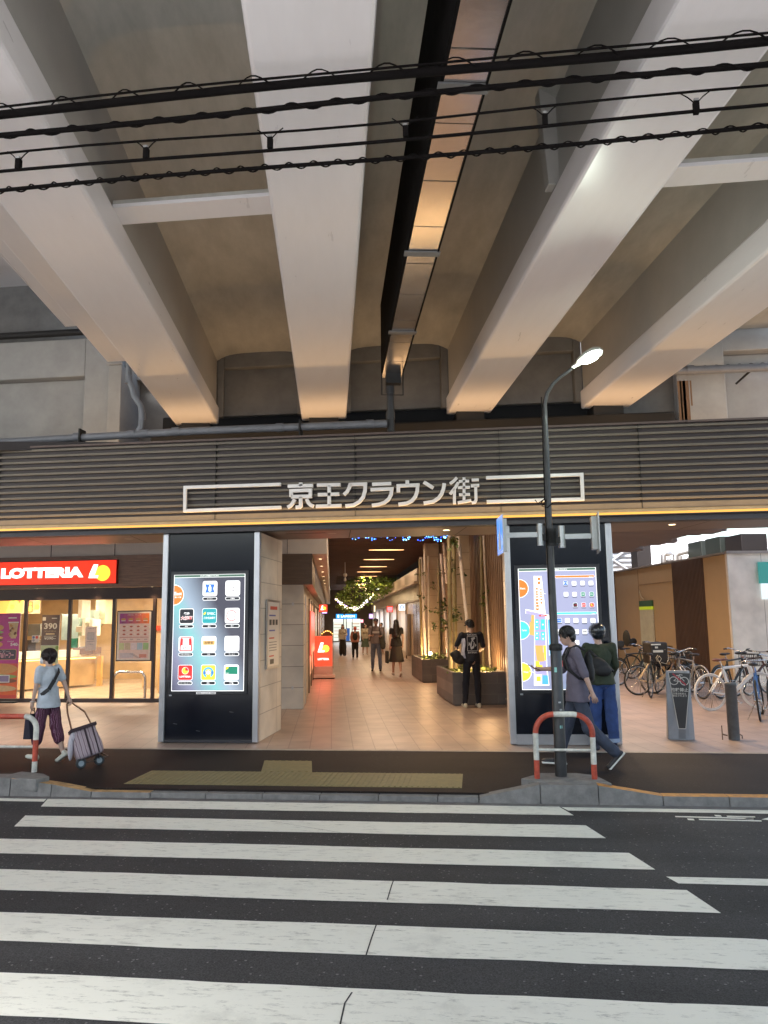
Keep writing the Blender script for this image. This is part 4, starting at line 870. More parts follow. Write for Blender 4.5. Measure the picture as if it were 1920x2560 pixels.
def bamboo(s0,t0,s1,t1,z0,z1,r,mat,lab,leaves=0,seed=0):
    o=thing('bamboo_pole' if mat is m_bamw else 'bamboo',lab,'bamboo',(0,0,0),RZ,'bamboo standing in the planters')
    g=MB(); n=11; 
    for i in range(n):
        a=Vector((s0+(s1-s0)*i/n,t0+(t1-t0)*i/n,z0+(z1-z0)*i/n)); b=Vector((s0+(s1-s0)*(i+1)/n,t0+(t1-t0)*(i+1)/n,z0+(z1-z0)*(i+1)/n)); d=(b-a).normalized()
        g.tube([a,a+d*.012,a+d*.03,b-d*.02,b],[r*1.12,r*1.12,r*.97,r*.97,r*1.08],8)
    g.obj('cane',mat,o)
    if leaves:
        g=MB(); rnd=random.Random(seed)
        for i in range(leaves):
            u=rnd.uniform(.25,.95); c=(s0+(s1-s0)*u,t0+(t1-t0)*u,z0+(z1-z0)*u); a=rnd.uniform(0,6.28); e=Vector(c)+Vector((.18*math.cos(a),.18*math.sin(a),rnd.uniform(0,.2)))
            g.tube([c,e],.004,4); leafcloud(g,e,(.1,.1,.09),9,.11,seed*50+i)
        g.obj('foliage',[m_leaf,m_leaf2],o)
def bpx(lab,xa,ya,xb,yb,t,r,mat,lv=0,seed=0):   # crop [1000,1300] at .226
    A=gt(1000+xa*.226,1300+ya*.226,t); B=gt(1000+xb*.226,1300+yb*.226,t); bamboo(B.x,t,A.x,t+.1,B.z,min(4.25,A.z+ .0),r,mat,lab,lv,seed)
bpx('pale lit bamboo pole leaning left beside the stone column, above the man',650,178,800,1640,16.6,.042,m_bamw)
bpx('pale lit bamboo pole leaning behind the leafy green bamboo',462,372,533,1515,22.6,.05,m_bamw)
bpx('short pale lit bamboo pole leaning far behind the green canes',492,250,520,700,23.3,.05,m_bamw)
bpx('slim pale lit bamboo pole, rightmost before the dark slats',932,168,1000,1690,17.3,.026,m_bamw)
bpx('leftmost pale bamboo pole above the bright floor lamp',235,408,282,1500,24.2,.055,m_bamw)
bpx('pale lit bamboo pole right of the leftmost one, behind the rear planter',318,395,318,1490,24.3,.03,m_bamw)
bpx('thick dark green bamboo cane at the corner of the front planter',550,190,560,1640,16.5,.05,m_bam,7,4)
bpx('thick green bamboo cane just right of the planter corner cane',600,190,615,1640,16.9,.05,m_bam,4,5)
bpx('slender green bamboo cane at the left edge of the rear planter',222,430,240,1500,23.9,.04,m_bam,4,6)
bpx('green bamboo cane with loose leaves in the rear planter',430,430,440,1520,22.4,.03,m_bam,10,7)
bpx('green bamboo cane right of the stone column',905,178,925,1690,17.6,.035,m_bam,3,8)
bpx('thin green bamboo cane close to the right pillar',1060,600,1090,1690,17.3,.018,m_bam,8,9)
bpx('thin dead green bamboo cane among twigs by the dark slats',1020,600,1000,1690,17.5,.014,m_bam,8,10)
m_col=tiles('column_tile',(.46,.37,.28),(.25,.2,.15),2,.42,axis='xz',off=0,mort=.006,rough=.5,var=.03)
for lab,s0,s1,t0 in (('tall tan tiled column behind the front planter',2.92,3.36,18.5),('tall tan tiled column behind the rear planter',3.05,3.5,24.8)):
    g=MB(); g.box(s0,s1,t0,t0+.5,0,4.3); tag(g.obj('column',m_col,rz=RZ),lab,'column','tiled columns right of the arcade')
sl_=thing('slat_screen','dark brown vertical slat screen between the arcade and the bicycle park','screen wall',(0,0,0),RZ)
g=MB(); g.box(3.66,3.72,13.4,29.4,0,4.3); g.obj('backing',M('screen_back',(.045,.025,.018),.6),sl_)
g=MB(); t=13.6
while t<29.3: g.box(3.58,3.66,t,t+.05,0,4.3); t+=.19
g.box(3.56,3.58,13.4,29.4,.1,.14)
g.obj('slats',M('screen_slat',(.26,.17,.11),.45,var=.2),sl_)
g=MB(); s=3.2
while s<4.4: g.box(s,s+.04,19.8,19.86,0,4.3); s+=.12
tag(g.obj('slat_screen',M('screen_slat2',(.20,.13,.09),.45,var=.2),rz=RZ),'short dark slat screen closing the back of the front planter','screen wall')
# one ground spot shows; the other three are unseen, added to light the bamboo
for s,t,p in ((3.0,23.6,16),(2.62,21.9,8),(3.3,16.6,10),(2.75,16.2,7)):
    o=thing('ground_spot','small bright spotlight in a planter lighting the bamboo, near %s'%{23.6:'the bronze door',21.9:'the rear planter corner, added unseen',16.6:'the stone column, added unseen',16.2:'the front planter corner, added unseen'}[t],'spotlight',(0,0,0),RZ)
    zl=.73 if s==3.0 else .5; g=MB(); g.tube([(s,t,zl-.15),(s,t,zl-.03)],[.03,.045],10); g.obj('housing',m_blk,o); g=MB(); g.ell((s,t-.03,zl),(.05,.05,.05)); g.obj('lens',E('spot_lens',(1,.7,.3),60),o)
    light('spot_beam','POINT',(s,t-.12,.82),p*SPB,(1,.62,.28),o,.05)
# hanging greenery and fairy lights
gh=thing('hanging_greenery','cloud of green leaves with fairy lights hanging from the arcade ceiling','hanging plants',(0,0,0),RZ)
g=MB(); rnd=random.Random(5)
for i in range(125):
    t=rnd.uniform(40,49); px=rnd.uniform(575,1070); 
    lo=795 if px<700 else 795-(px-700)*.55; hi=500+max(0,(700-px))*1.4
    if lo<hi+20: continue
    py=rnd.uniform(hi,lo) if rnd.random()<.8 else rnd.uniform(hi,hi+40)
    P=gt(680+px*.2893,1300+py*.2893,t); P.z=min(P.z,4.2)
    leafcloud(g,P,(.24,.3,.16),26,.16,i+300)
g.obj('foliage',[M('leaf_hang',(.11,.19,.03),.5,var=.4),M('leaf_hang_light',(.2,.27,.05),.5,var=.3)],gh)
for q_t in (38.5,41.5,45): light('greenery_fill','POINT',(2.2,q_t,2.9),AR*.25,(1,.78,.45),gh,.15)  # fill lights added to brighten the leaves, no fixture of their own
g=MB()
for i in range(9): 
    t=40+i; g.tube([(.3,t,4.0),(3.6,t,4.05)],.012,5)
g.obj('support_wire',m_blk,gh)
g=MB()
for i in range(95):
    u=rnd.uniform(0,1); px=545+335*u; py=680+105*math.sin(PI*u)*1.0+rnd.uniform(-16,14)-40*u
    P=gt(680+px*.2893,1300+py*.2893,40.5); r=rnd.uniform(.012,.03); g.ell(P,(r,r,r),rnd.choice((0,0,1,2)),6,5)
g.obj('fairy_light',[E('fairy_white',(1,.9,.75),5),E('fairy_violet',(.55,.35,1),5),E('fairy_gold',(1,.7,.3),5)],gh)
fl=thing('fairy_lights','string of blue fairy lights hanging under the slatted ceiling at the entrance','fairy lights',(0,0,0),RZ); g=MB(); g2=MB()
for i in range(90):
    seg=rnd.choice(((610,900),(760,1075),(1130,1200),(1260,1515),(1330,1510)))
    px=rnd.uniform(*seg); py=150+12*math.sin(px*.045)+rnd.uniform(-9,16)+ (18 if 1250<px<1460 and rnd.random()<.4 else 0)
    P=gt(680+px*.2893,1300+py*.2893,20.5); r=rnd.uniform(.006,.013); g.ell(P,(r,r,r),rnd.choice((0,0,1,2)),6,5)
g.obj('bulb',[E('fairy_blue',(.05,.22,1),10),E('fairy_cyan',(.2,.7,1),12),E('fairy_deep',(.02,.08,.9),12)],fl)
pts=[gt(680+x*.2893,1300+(148+8*math.sin(x*.045))*.2893,20.52) for x in range(600,1530,15)]; g2.tube(pts,.004,4); g2.obj('wire',m_blk,fl)
g=MB(); P=gt(682+632*.2893-2,1300+475*.2893,33); g.ell(P,(.09,.09,.09),0,10,8); g.tube([P,(P.x,P.y,4.3)],.02,6); g.lathe([(.05,P.z-.26),(.06,P.z-.2),(.02,P.z-.1)],(P.x,P.y),10)
tag(g.obj('ceiling_camera',M('camera_white',(.5,.45,.42),.4),rz=RZ),'small pale dome camera hanging from the slatted ceiling','camera')

# ================================================================ BURGER SHOP (parallel to the street)
YG=16.8
shp=thing('burger_shop','burger shop with glass front, dark wood header band and warm lit interior','shop',(0,0,0))
m_wood=M('header_wood',(.26,.175,.13),.42,var=.3,scale=3,streak=(1,1,18))
m_mul=M('mullion_dark',(.045,.03,.028),.35,.3,var=.1)
g=MB(); g.box(-22,-4.4,YG-.28,YG-.02,2.56,3.27); g.obj('sign_band',m_wood,shp)
g=MB(); g.box(-22,-4.4,YG-.2,YG+.05,3.27,3.9); g.obj('upper_panel',m_cream,shp)
g=MB()
for px in (128,287): X=gy(px,1380,YG-.2).x; g.box(X-.008,X+.008,YG-.204,YG-.2,3.27,3.9)
g.obj('panel_seam',m_blk,shp)
g=MB(); g.box(-22,-4.4,YG+.04,YG+.12,2.30,2.56); g.box(-22,-4.4,YG-.02,YG+.12,0,.085); g.obj('window_head',m_mul,shp)
for px in (-58,60,171,282,384):
    X=gy(px,1640,YG+.04).x; g=MB(); g.box(X-.035,X+.035,YG,YG+.08,.085,2.30); g.obj('mullion',m_mul,shp,bevel=.005)
m_pane=bpy.data.materials.new('window_glass'); m_pane.use_nodes=True; n_=m_pane.node_tree; n_.nodes.clear(); o_=n_.nodes.new('ShaderNodeOutputMaterial'); tr=n_.nodes.new('ShaderNodeBsdfTransparent'); gl=n_.nodes.new('ShaderNodeBsdfGlossy'); gl.inputs['Roughness'].default_value=.03; mx=n_.nodes.new('ShaderNodeMixShader'); fr=n_.nodes.new('ShaderNodeFresnel'); fr.inputs[0].default_value=1.45; n_.links.new(fr.outputs[0],mx.inputs[0]); n_.links.new(tr.outputs[0],mx.inputs[1]); n_.links.new(gl.outputs[0],mx.inputs[2]); n_.links.new(mx.outputs[0],o_.inputs[0])
for a,b in ((-14,-11.4),(-11.3,-10.3),(-10.2,-9.2),(-9.15,-8.15),(-8.0,-7.1),(-7.0,-4.5)):
    g=MB(); g.add([(a,YG+.06,.085),(b,YG+.06,.085),(b,YG+.06,2.3),(a,YG+.06,2.3)],[(0,1,2,3)]); g.obj('window_pane',m_pane,shp)
for px in (92,238,380,-60): X=gy(px,1473,YG-.1).x; downlight(X,YG-.1,2.56,DL*.35,shp,r=.05,spot=1.5)
m_wfloor=tiles('shop_floor',(.48,.36,.24),(.3,.22,.15),.45,.45,axis='xy',off=0,rough=.25,mort=.004)
g=MB(); g.box(-15,-5.7,YG+.12,24,-.02,.006); g.obj('shop_floor',m_wfloor,shp)
m_oak=tiles('oak_panel',(.50,.34,.17),(.38,.25,.12),2.6,.9,axis='xz',off=0,mort=.006,rough=.4,var=.04)
g=MB(); g.box(-15,-5.7,23.8,24,0,2.9); g.box(-9.1,-8.1,20.6,20.75,0,2.9); g.box(-8.1,-6.9,20.62,20.7,.0,1.0); g.box(-15,-14.9,YG+.12,24,0,2.9); g.box(-5.75,-5.65,YG+.12,24,0,2.9); g.obj('interior_wall',m_oak,shp)
g=MB(); g.box(-15,-5.7,YG+.12,24,2.75,2.85); g.obj('shop_ceiling',M('ceiling_white',(.7,.62,.5),.6),shp)
g=MB(); g.box(-8.1,-8.0,20.6,20.75,0,2.75); g.box(-7.2,-7.1,20.6,20.75,0,2.75); g.obj('interior_post',m_oak,shp)
g=MB(); g.box(-8.25,-8.05,20.55,20.6,2.0,2.75); g.box(-7.06,-6.9,20.5,20.6,0,2.75);g.obj('interior_pillar',M('olive_grey',(.16,.14,.09),.6),shp)
for x,y in ((-9.5,18.2),(-7.6,18.2),(-9.5,21.5),(-11.5,18.2),(-7.4,22.3),(-12,21.5)): light('shop_ceiling_light','AREA',(x,y,2.72),SHP,(1,.85,.66),shp,.7,aim=(0,0,-1),sy=.7)
# counter
g=MB(); A=Vector((-12.5,18.3,0)); B=gz(238,1716); d=(B-A).normalized(); nn=Vector((-d.y,d.x,0))
def slab(g,A,B,w_,z0,z1,mi=0,off=0):
    d=(B-A).normalized(); nn=Vector((-d.y,d.x,0)); p=[A+nn*off,B+nn*off,B+nn*(off+w_),A+nn*(off+w_)]; g.prism([(q.x,q.y) for q in p],z0,z1,mi)
ct=thing('shop_counter','oak fronted service counter with white top and glowing edge inside the burger shop','counter',(0,0,0))
g=MB(); slab(g,A,B,.5,.06,.78,0,.05); g.obj('front_panel',m_oak,ct)
g=MB(); slab(g,A,B+d*.1,.6,.84,1.03,0,0); g.obj('worktop',M('counter_white',(.75,.68,.55),.3),ct)
g=MB(); slab(g,A,B,.03,.785,.815,0,.02); g.obj('edge_light',E('counter_glow',(1,.62,.16),4),ct)
g=MB(); q=B+d*.05; g.box(q.x-.02,q.x+.1,q.y,q.y+.12,0,.84); g.obj('post',M('post_yellow',(.6,.36,.12),.5),ct)
g=MB(); q=B-d*.45+Vector((0,.15,0)); g.box(q.x-.16,q.x+.2,q.y,q.y+.2,1.03,1.11); tag(g.obj('cash_tray',M('tray_grey',(.12,.11,.10),.4),bevel=.01),'small dark tray on the right end of the shop counter','tray')
# kitchen equipment behind
kq=thing('drinks_machine','pale teal steel drinks machine and shelves behind the shop counter','machine',(0,0,0))
m_kit=M('kitchen_steel',(.50,.62,.56),.3,.3,var=.15); 
def kbox(x0,y0,x1,y1,Y,m_,nm='cabinet',d_=.5):
    a=gy(x0,y0,Y); b=gy(x1,y1,Y); g=MB(); g.box(min(a.x,b.x),max(a.x,b.x),Y,Y+d_,min(a.z,b.z),max(a.z,b.z)); return g.obj(nm,m_,kq,bevel=.01)
kbox(155,1536,195,1600,21.5,m_kit); kbox(178,1596,191,1620,21.2,M('teal_paint',(.03,.22,.14),.4),'teal_box'); kbox(210,1526,236,1565,21.6,m_kit); kbox(70,1560,100,1590,21.3,M('shelf_grey',(.25,.24,.2),.4,.3)); kbox(64,1600,88,1640,21.0,M('case_dark',(.10,.08,.06),.3)); kbox(190,1566,216,1580,21.2,M('case_tan',(.5,.42,.3),.4)); kbox(182,1620,232,1636,20.6,M('case_brown',(.16,.1,.07),.4)); kbox(240,1500,262,1560,21.9,M('case_cream',(.7,.66,.45),.5)); kbox(196,1500,204,1545,21.0,M('case_white',(.75,.72,.6),.4)); kbox(206,1545,212,1590,20.9,M('case_white',(.75,.72,.6),.4)); kbox(224,1548,230,1590,20.9,M('case_white',(.75,.72,.6),.4)); kbox(196,1590,200,1622,20.9,M('case_white',(.75,.72,.6),.4))
# menu boards
mb_=thing('menu_board','row of slanted yellow and orange lit menu boards above the shop counter','menu board',(0,0,0))
Ym=19.2; Bd=Board(Ym)
def q_(x,y,Y=None): p=gy(x,y,Y or Ym); return (p.x,p.z)
mo=[E('menu_orange',(1,.42,.08),1.0),E('menu_yellow',(1,.85,.12),1.1),E('menu_lime',(.65,.85,.12),1.0),E('menu_red',(.9,.2,.06),.9)]
for i,(a,b,c,d_,m_) in enumerate((((-60,1535),(14,1535),(28,1496),(-40,1496),0),((14,1533),(32,1531),(47,1495),(29,1495),1),((32,1531),(56,1531),(60,1495),(48,1495),2),((64,1534),(82,1531),(84,1503),(66,1503),3),((84,1526),(96,1520),(101,1503),(86,1503),1))):
    Bd.poly([q_(*a),q_(*b),q_(*c),q_(*d_)],mo[m_],1)
    cx=(a[0]+c[0])/2; cyy=(a[1]+c[1])/2; p=q_(cx,cyy+3); Bd.disc(p[0],p[1],.07,mo[(m_+3)%4],2,12); p=q_(cx+3,cyy-9); Bd.disc(p[0],p[1],.04,mo[(m_+1)%4],2,10)
Bd.make('board_face',mb_); g=MB(); 
a=q_(-60,1536); b=q_(101,1495); g.box(a[0],b[0],Ym+.001,Ym+.06,a[1],b[1]); g.obj('board_case',M('board_case',(.45,.35,.2),.5),mb_)
# posters and notices on the glass
def pst(name,lab,x0,y0,x1,y1,Y,frame=None,fm=None,legs=False):
    a=gy(x0,y1,Y); b=gy(x1,y0,Y); o=thing(name,lab,'poster',(0,0,0)); g=MB(); e=frame or 0
    g.box(a.x-e,b.x+e,Y,Y+.02,a.z-e,b.z+e); g.obj('backing',fm or M('backing_white',(.6,.55,.5),.5,var=0),o)
    return o,Board(Y),(a.x+b.x)/2,(a.z+b.z)/2,b.x-a.x,b.z-a.z
P_=lambda n,c:M('ink_'+n,c,.4,var=.1,scale=20,emis=None)
o,Bd,cx,cz,w_,h_=pst('banner_stand','tall magenta and orange burger banner at the left edge of the shop front',-58,1533,52,1745,YG-.12)
mg=P_('magenta',(.48,.03,.22)); og=P_('orange',(.72,.13,.03)); br_=P_('bun',(.6,.28,.08)); dk=P_('dark',(.06,.03,.05)); wh=P_('white',(.75,.7,.65)); gn=P_('lettuce',(.25,.4,.1)); bf=P_('beef',(.2,.07,.03)); tn=P_('tan',(.62,.4,.2))
Bd.rect(cx,cz+h_*.18,w_,h_*.64,mg,1); Bd.rect(cx,cz-h_*.32,w_,h_*.36,og,1); Bd.rect(cx,cz-h_*.12,w_,h_*.05,P_('redorange',(.6,.07,.05)),2)
X_=lambda u:cx-w_/2+u*w_; Z_=lambda v:cz+h_/2-v*h_
Bd.rect(X_(.80),Z_(.055),.2,.022,wh,3)
for i,(dz,m_) in enumerate(((.0,br_),(.055,gn),(.085,bf),(.12,P_('cheese',(.8,.5,.08))),(.15,bf),(.2,br_))): Bd.poly(circ(X_(.42),Z_(.17+dz),.16,20,rz=.07 if i in(0,5) else .03),m_,3+i)
Bd.poly([(X_(.70),Z_(.10)),(X_(.96),Z_(.10)),(X_(.91),Z_(.30)),(X_(.78),Z_(.30))][::-1],tn,3); Bd.rect(X_(.83),Z_(.11),.26,.02,wh,4)
for i in range(12): r=random.Random(i); Bd.disc(X_(.72+.2*r.random()),Z_(.13+.14*r.random()),.03,(bf,br_,tn)[i%3],5,8)
Bd.txt('単品価格',X_(.78),Z_(.335),.16,.025,wh,4); Bd.txt('540',X_(.87),Z_(.37),.17,.07,wh,4,.03); Bd.txt('円',X_(.98),Z_(.38),.03,.03,wh,4)
Bd.rr(X_(.62),Z_(.49),.62,.24,.04,P_('gold',(.6,.35,.08)),4); Bd.rr(X_(.62),Z_(.49),.60,.22,.04,dk,5); Bd.txt('ハーフ&ハーフ一',X_(.62),Z_(.50),.5,.12,P_('pinkink',(.8,.35,.4)),6,.03); Bd.txt('一丁一',X_(.62),Z_(.455),.3,.04,wh,6)
Bd.poly(circ(X_(.55),Z_(.66),.42,30,rz=.12),br_,3); Bd.poly(circ(X_(.55),Z_(.75),.42,30,rz=.05),gn,4); Bd.poly(circ(X_(.55),Z_(.80),.42,30,rz=.06),bf,5); Bd.poly(circ(X_(.55),Z_(.89),.42,30,rz=.07),tn,6); Bd.rect(X_(.5),Z_(.985),w_*.98,h_*.04,P_('redstrip',(.6,.06,.04)),7)
Bd.rr(X_(.62),Z_(.775),.36,.17,.01,wh,8); Bd.rect(X_(.62),Z_(.775),.32,.13,P_('violet',(.25,.18,.3)),9)
Bd.make('print',o); g=MB(); g.box(cx-w_/2,cx+w_/2,YG-.2,YG-.05,0,.03); g.tube([(cx,YG-.09,.02),(cx,YG-.09,cz)],.012,6); g.obj('foot',m_blk,o)
o,Bd,cx,cz,w_,h_=pst('poster','brown coffee set poster reading 390 on the shop glass above the old woman',100,1537,150,1660,YG+.02)
wb=P_('brown',(.15,.09,.06)); cr_=P_('cream',(.75,.66,.5)); Bd.rect(cx,cz+h_*.19,w_,h_*.62,wb,1); Bd.rect(cx,cz-h_*.31,w_,h_*.37,P_('palegreen',(.5,.55,.3)),1)
for i in range(14): r=random.Random(i+9); Bd.disc(cx+w_*(r.random()-.5)*.9,cz-h_*(.16+.3*r.random()),.04,(gn,P_('lime',(.45,.6,.2)),cr_)[i%3],2,9)
Bd.rr(cx-w_*.38,cz+h_*.42,.08,.08,.01,cr_,2); Bd.rect(cx+w_*.2,cz+h_*.43,.13,.018,cr_,2); Bd.txt('390',cx,cz+h_*.27,w_*.74,h_*.125,cr_,2,.03); Bd.txt('カフェエコセット',cx,cz+h_*.165,w_*.66,h_*.035,P_('goldtxt',(.7,.5,.25)),2,.01); Bd.rect(cx,cz+h_*.11,w_*.5,h_*.03,P_('goldtxt',(.7,.5,.25)),2); Bd.rect(cx,cz+h_*.065,w_*.7,h_*.008,cr_,2); Bd.txt('¥390~',cx,cz-h_*-.02,w_*.66,h_*.055,cr_,2,.02); Bd.make('print',o)
o,Bd,cx,cz,w_,h_=pst('notice','white paper notice with three round icons on the shop glass',79,1588,98,1606,YG+.02)
Bd.disc(cx-w_*.25,cz+h_*.2,.03,P_('blue',(.1,.15,.35)),1,12); Bd.disc(cx+w_*.2,cz+h_*.2,.035,P_('red',(.6,.08,.05)),1,12); Bd.disc(cx-w_*.25,cz-h_*.22,.03,P_('grey',(.3,.3,.32)),1,12); Bd.make('print',o)
o,Bd,cx,cz,w_,h_=pst('notice','pale pink paper notice with grey picture on the sliding door glass',212,1566,242,1626,YG+.02)
Bd.rect(cx,cz,w_,h_,P_('palepink',(.68,.55,.48)),0.3); Bd.rect(cx,cz+h_*.1,w_*.62,h_*.3,P_('grey',(.3,.3,.32)),1); Bd.rect(cx,cz+h_*.1,w_*.56,h_*.26,P_('greylight',(.5,.45,.43)),2); Bd.txt('お知らせ',cx,cz+h_*.42,w_*.5,h_*.05,dk,1); Bd.rect(cx,cz-h_*.12,w_*.7,h_*.012,dk,1); Bd.txt('ご案内',cx,cz-h_*.25,w_*.5,h_*.06,P_('grey',(.3,.3,.32)),1); Bd.make('print',o)
o,Bd,cx,cz,w_,h_=pst('menu_poster','black framed pink menu poster with purple and orange header right of the doors',291,1528,379,1651,YG+.01,.02,m_mul)
pk=P_('menupink',(.78,.56,.48)); Bd.rect(cx,cz,w_*.985,h_*.985,P_('offwhite',(.8,.68,.58)),1); Bd.rect(cx+w_*.0,cz,w_*.88,h_*.93,pk,2)
n=8
for i in range(n): 
    c0=Vector((.38,.05,.25)); c1=Vector((.85,.2,.03)); c=c0.lerp(c1,i/(n-1)); Bd.rect(cx-w_*.44+w_*.88*(i+.5)/n,cz+h_*.355,w_*.88/n+.001,h_*.21,P_('grad%d'%i,tuple(c)),3)
Bd.txt('MENU ランチ',cx,cz+h_*.43,w_*.4,h_*.025,wh,4)
for i in range(4):
    Bd.poly(circ(cx-w_*.33+w_*.22*i,cz+h_*.34,w_*.075,14,rz=h_*.022),br_,4); Bd.rect(cx-w_*.33+w_*.22*i,cz+h_*.31,w_*.13,h_*.012,wh,4); Bd.rect(cx-w_*.33+w_*.22*i,cz+h_*.28,w_*.1,h_*.01,bf,4)
    for j in range(3): Bd.poly(circ(cx-w_*.3+w_*.21*i,cz+h_*(.19-.08*j),w_*.045,12,rz=h_*.018),P_('meat',(.5,.12,.08)),4); Bd.rect(cx-w_*.2+w_*.21*i,cz+h_*(.19-.08*j),w_*.05,h_*.01,wh,4)
    Bd.txt('¥'+str(180+i*70),cx-w_*.28+w_*.21*i,cz-h_*.075,w_*.09,h_*.02,dk,4)
for v_ in (-.03,-.125): Bd.rect(cx,cz+h_*v_,w_*.86,h_*.01,P_('meat',(.5,.12,.08)),4)
for i,c in enumerate(((.6,.6,.3),(.6,.45,.3),(.75,.6,.6),(.4,.5,.55),(.35,.5,.2))): Bd.rect(cx-w_*.36+w_*.18*i,cz-h_*.215,w_*.16,h_*.14,P_('pic%d'%i,c),4)
Bd.rect(cx-w_*.2,cz-h_*.40,w_*.4,h_*.10,P_('menugrey',(.62,.5,.5)),4); Bd.rect(cx+w_*.28,cz-h_*.41,w_*.22,h_*.07,P_('menured',(.65,.25,.18)),4)
for i in range(5): Bd.rect(cx-w_*.05+w_*.05*i,cz-h_*(.37+.02*i),w_*.12,h_*.006,dk,5)
Bd.make('print',o)
# red wall notices seen inside at the right
g=MB(); a=gy(384,1566,20.5); g.box(a.x,a.x+.5,20.45,20.5,a.z-.1,a.z+.02); tag(g.obj('wall_sign',E('red_sign_in',(1,.06,.02),.8)),'red lit strip sign on the back wall of the burger shop','sign')
# steel hoop
hp=thing('hoop_rail','stainless steel hoop rail behind the glass below the menu poster','rail',(0,0,0)); Y=YG+.28; a=gz(280,1752); 
xl=gy(283,1740,Y).x; xr=gy(362,1740,Y).x; zt=gy(320,1680,Y).z; r=.16
pts=[(xl,Y,0),(xl,Y,zt-r)]+[(xl+r-r*math.cos(u*PI/2/6),Y,zt-r+r*math.sin(u*PI/2/6)) for u in range(1,7)]+[(xr-r+r*math.sin(u*PI/2/6),Y,zt-r+r*math.cos(u*PI/2/6)) for u in range(0,7)]+[(xr,Y,0)]
g=MB(); g.tube(pts,.03,10); g.obj('hoop_tube',M('stainless',(.6,.55,.5),.2,.9,var=.03),hp)
# lit sign box
ls=thing('shop_sign','long red lit shop sign with white lettering and round yellow logo','sign',(0,0,0)); Y=YG-.36
a=gy(-20,1459.5,Y); b=gy(291,1403,Y); a0=a.x; zc=(gy(140,1403.5,Y).z+gy(140,1460,Y).z)/2; hh_=gy(140,1403.5,Y).z-gy(140,1460,Y).z
g=MB(); g.box(a0-.012,b.x+.012,Y+.001,YG-.28,zc-hh_/2-.012,zc+hh_/2+.012); g.obj('sign_case',M('case_red',(.4,.02,.01),.4),ls)
Bd=Board(Y); LRs=E('shop_sign_red',(1,.035,.012),1.25); Bd.rect((a0+b.x)/2,zc,b.x-a0,hh_,LRs,1)
LWs=E('shop_sign_white',(1,.93,.88),1.9)
xa=gy(3,1432,Y).x; xb=gy(209,1432,Y).x; Bd.txt('LOTTERIA',(xa+xb)/2,gy(105,1432,Y).z,xb-xa,gy(105,1419,Y).z-gy(105,1445.5,Y).z,LWs,2,.075)
lq=lambda x,y:(gy(x*.2893,1160+y*.2893,Y).x,gy(x*.2893,1160+y*.2893,Y).z)
c=lq(888,942); Bd.disc(c[0],c[1],lq(953,942)[0]-c[0],E('shop_sign_yellow',(1,.66,.05),1.5),2,32)
Bd.poly([lq(765,986),lq(842,986),lq(852,962),lq(818,962),lq(850,868),lq(810,868),lq(775,945)],LWs,3)
Bd.make('sign_face',ls)
light('sign_glow','AREA',((a0+b.x)/2,Y-.06,zc),9,(1,.10,.05),ls,2.6,aim=(0,-1,.2),sy=.4)
# table, chair inside
tb=thing('cafe_table','small round café table inside the burger shop','table',(-7.35,19.0,0))
g=MB(); g.lathe([(0,.72),(.33,.72),(.33,.75),(0,.75)],(0,0),20); g.obj('tabletop',M('table_tan',(.45,.33,.2),.4),tb); g=MB(); g.tube([(0,0,.02),(0,0,.72)],.025,8); g.lathe([(0,.0),(.22,.0),(.2,.02),(0,.04)]); g.obj('stem',m_trim,tb)
m_chair=M('chair_oak',(.6,.37,.14),.45)
def chair(lab,x,y,rz):
    o=thing('cafe_chair',lab,'chair',(x,y,0),rz)
    g=MB(); g.box(-.2,.2,-.2,.2,.43,.46); g.obj('seat',m_chair,o,bevel=.006)
    g=MB(); g.box(-.2,.2,-.22,-.19,.68,.86); g.obj('backrest',m_chair,o,bevel=.006)
    for sx,sy,h in ((-.18,-.2,.86),(.18,-.2,.86),(-.18,.18,.43),(.18,.18,.43)): g=MB(); g.box(sx-.018,sx+.018,sy-.018,sy+.018,0,h); g.obj('leg',m_chair,o)
chair('oak café chair under the seated customer in white',-6.98,18.62,R(60))
chair('dark looking café chair on the left of the café table',-7.85,19.3,R(-70))
# ================================================================ BICYCLE PARK SIDE
bp_=thing('side_building','tan panelled building with brown ribbed section and white front behind the bicycles','building',(0,0,0),RZ)
m_tan=M('tan_panel',(.50,.36,.22),.55,var=.04)
S0=10.1
m_white=tiles('white_panel',(.82,.78,.72),(.35,.33,.3),1.1,8,axis='xz',off=0,mort=.008,rough=.5,var=.01,bump=.2)
g=MB(); g.box(S0,18,19.0,19.1,0,3.33); g.obj('front_wall',m_white,bp_)
g=MB(); g.box(S0+.01,18,19.1,34,0,3.32); g.obj('side_wall',m_tan,bp_)
g=MB(); g.box(S0-.03,S0+.1,20.3,22.1,0,3.33); t=20.32
while t<22.1: g.box(S0-.06,S0-.03,t,t+.04,0,3.33); t+=.08
g.obj('ribbed_panel',M('ribbed_brown',(.10,.06,.045),.6,var=.15),bp_)
g=MB(); g.box(S0-.03,S0+.1,26.9,34,0,3.33); g.obj('dark_return',M('return_brown',(.12,.06,.04),.6),bp_)
g=MB(); g.box(S0-.02,18.1,18.96,19.1,3.33,3.40); g.box(S0-.05,S0+.12,19.1,34,3.33,3.38); g.obj('roof_trim',M('trim_grey',(.3,.28,.27),.5),bp_)
g=MB(); g.box(S0-.004,S0+.01,22.2,24.8,2.78,2.80); g.box(S0-.004,S0+.01,24.8,24.82,0,3.3); g.obj('panel_line',M('line_brown',(.3,.2,.12),.6),bp_)
g=MB(); g.box(S0-.012,S0+.01,18.98,19.02,0,3.33); g.obj('corner_trim',M('corner_white',(.7,.66,.6),.5),bp_)
dp_=thing('door_panel','tall pale panel with green and lime top band on the tan wall','panel',(0,0,0),RZ)
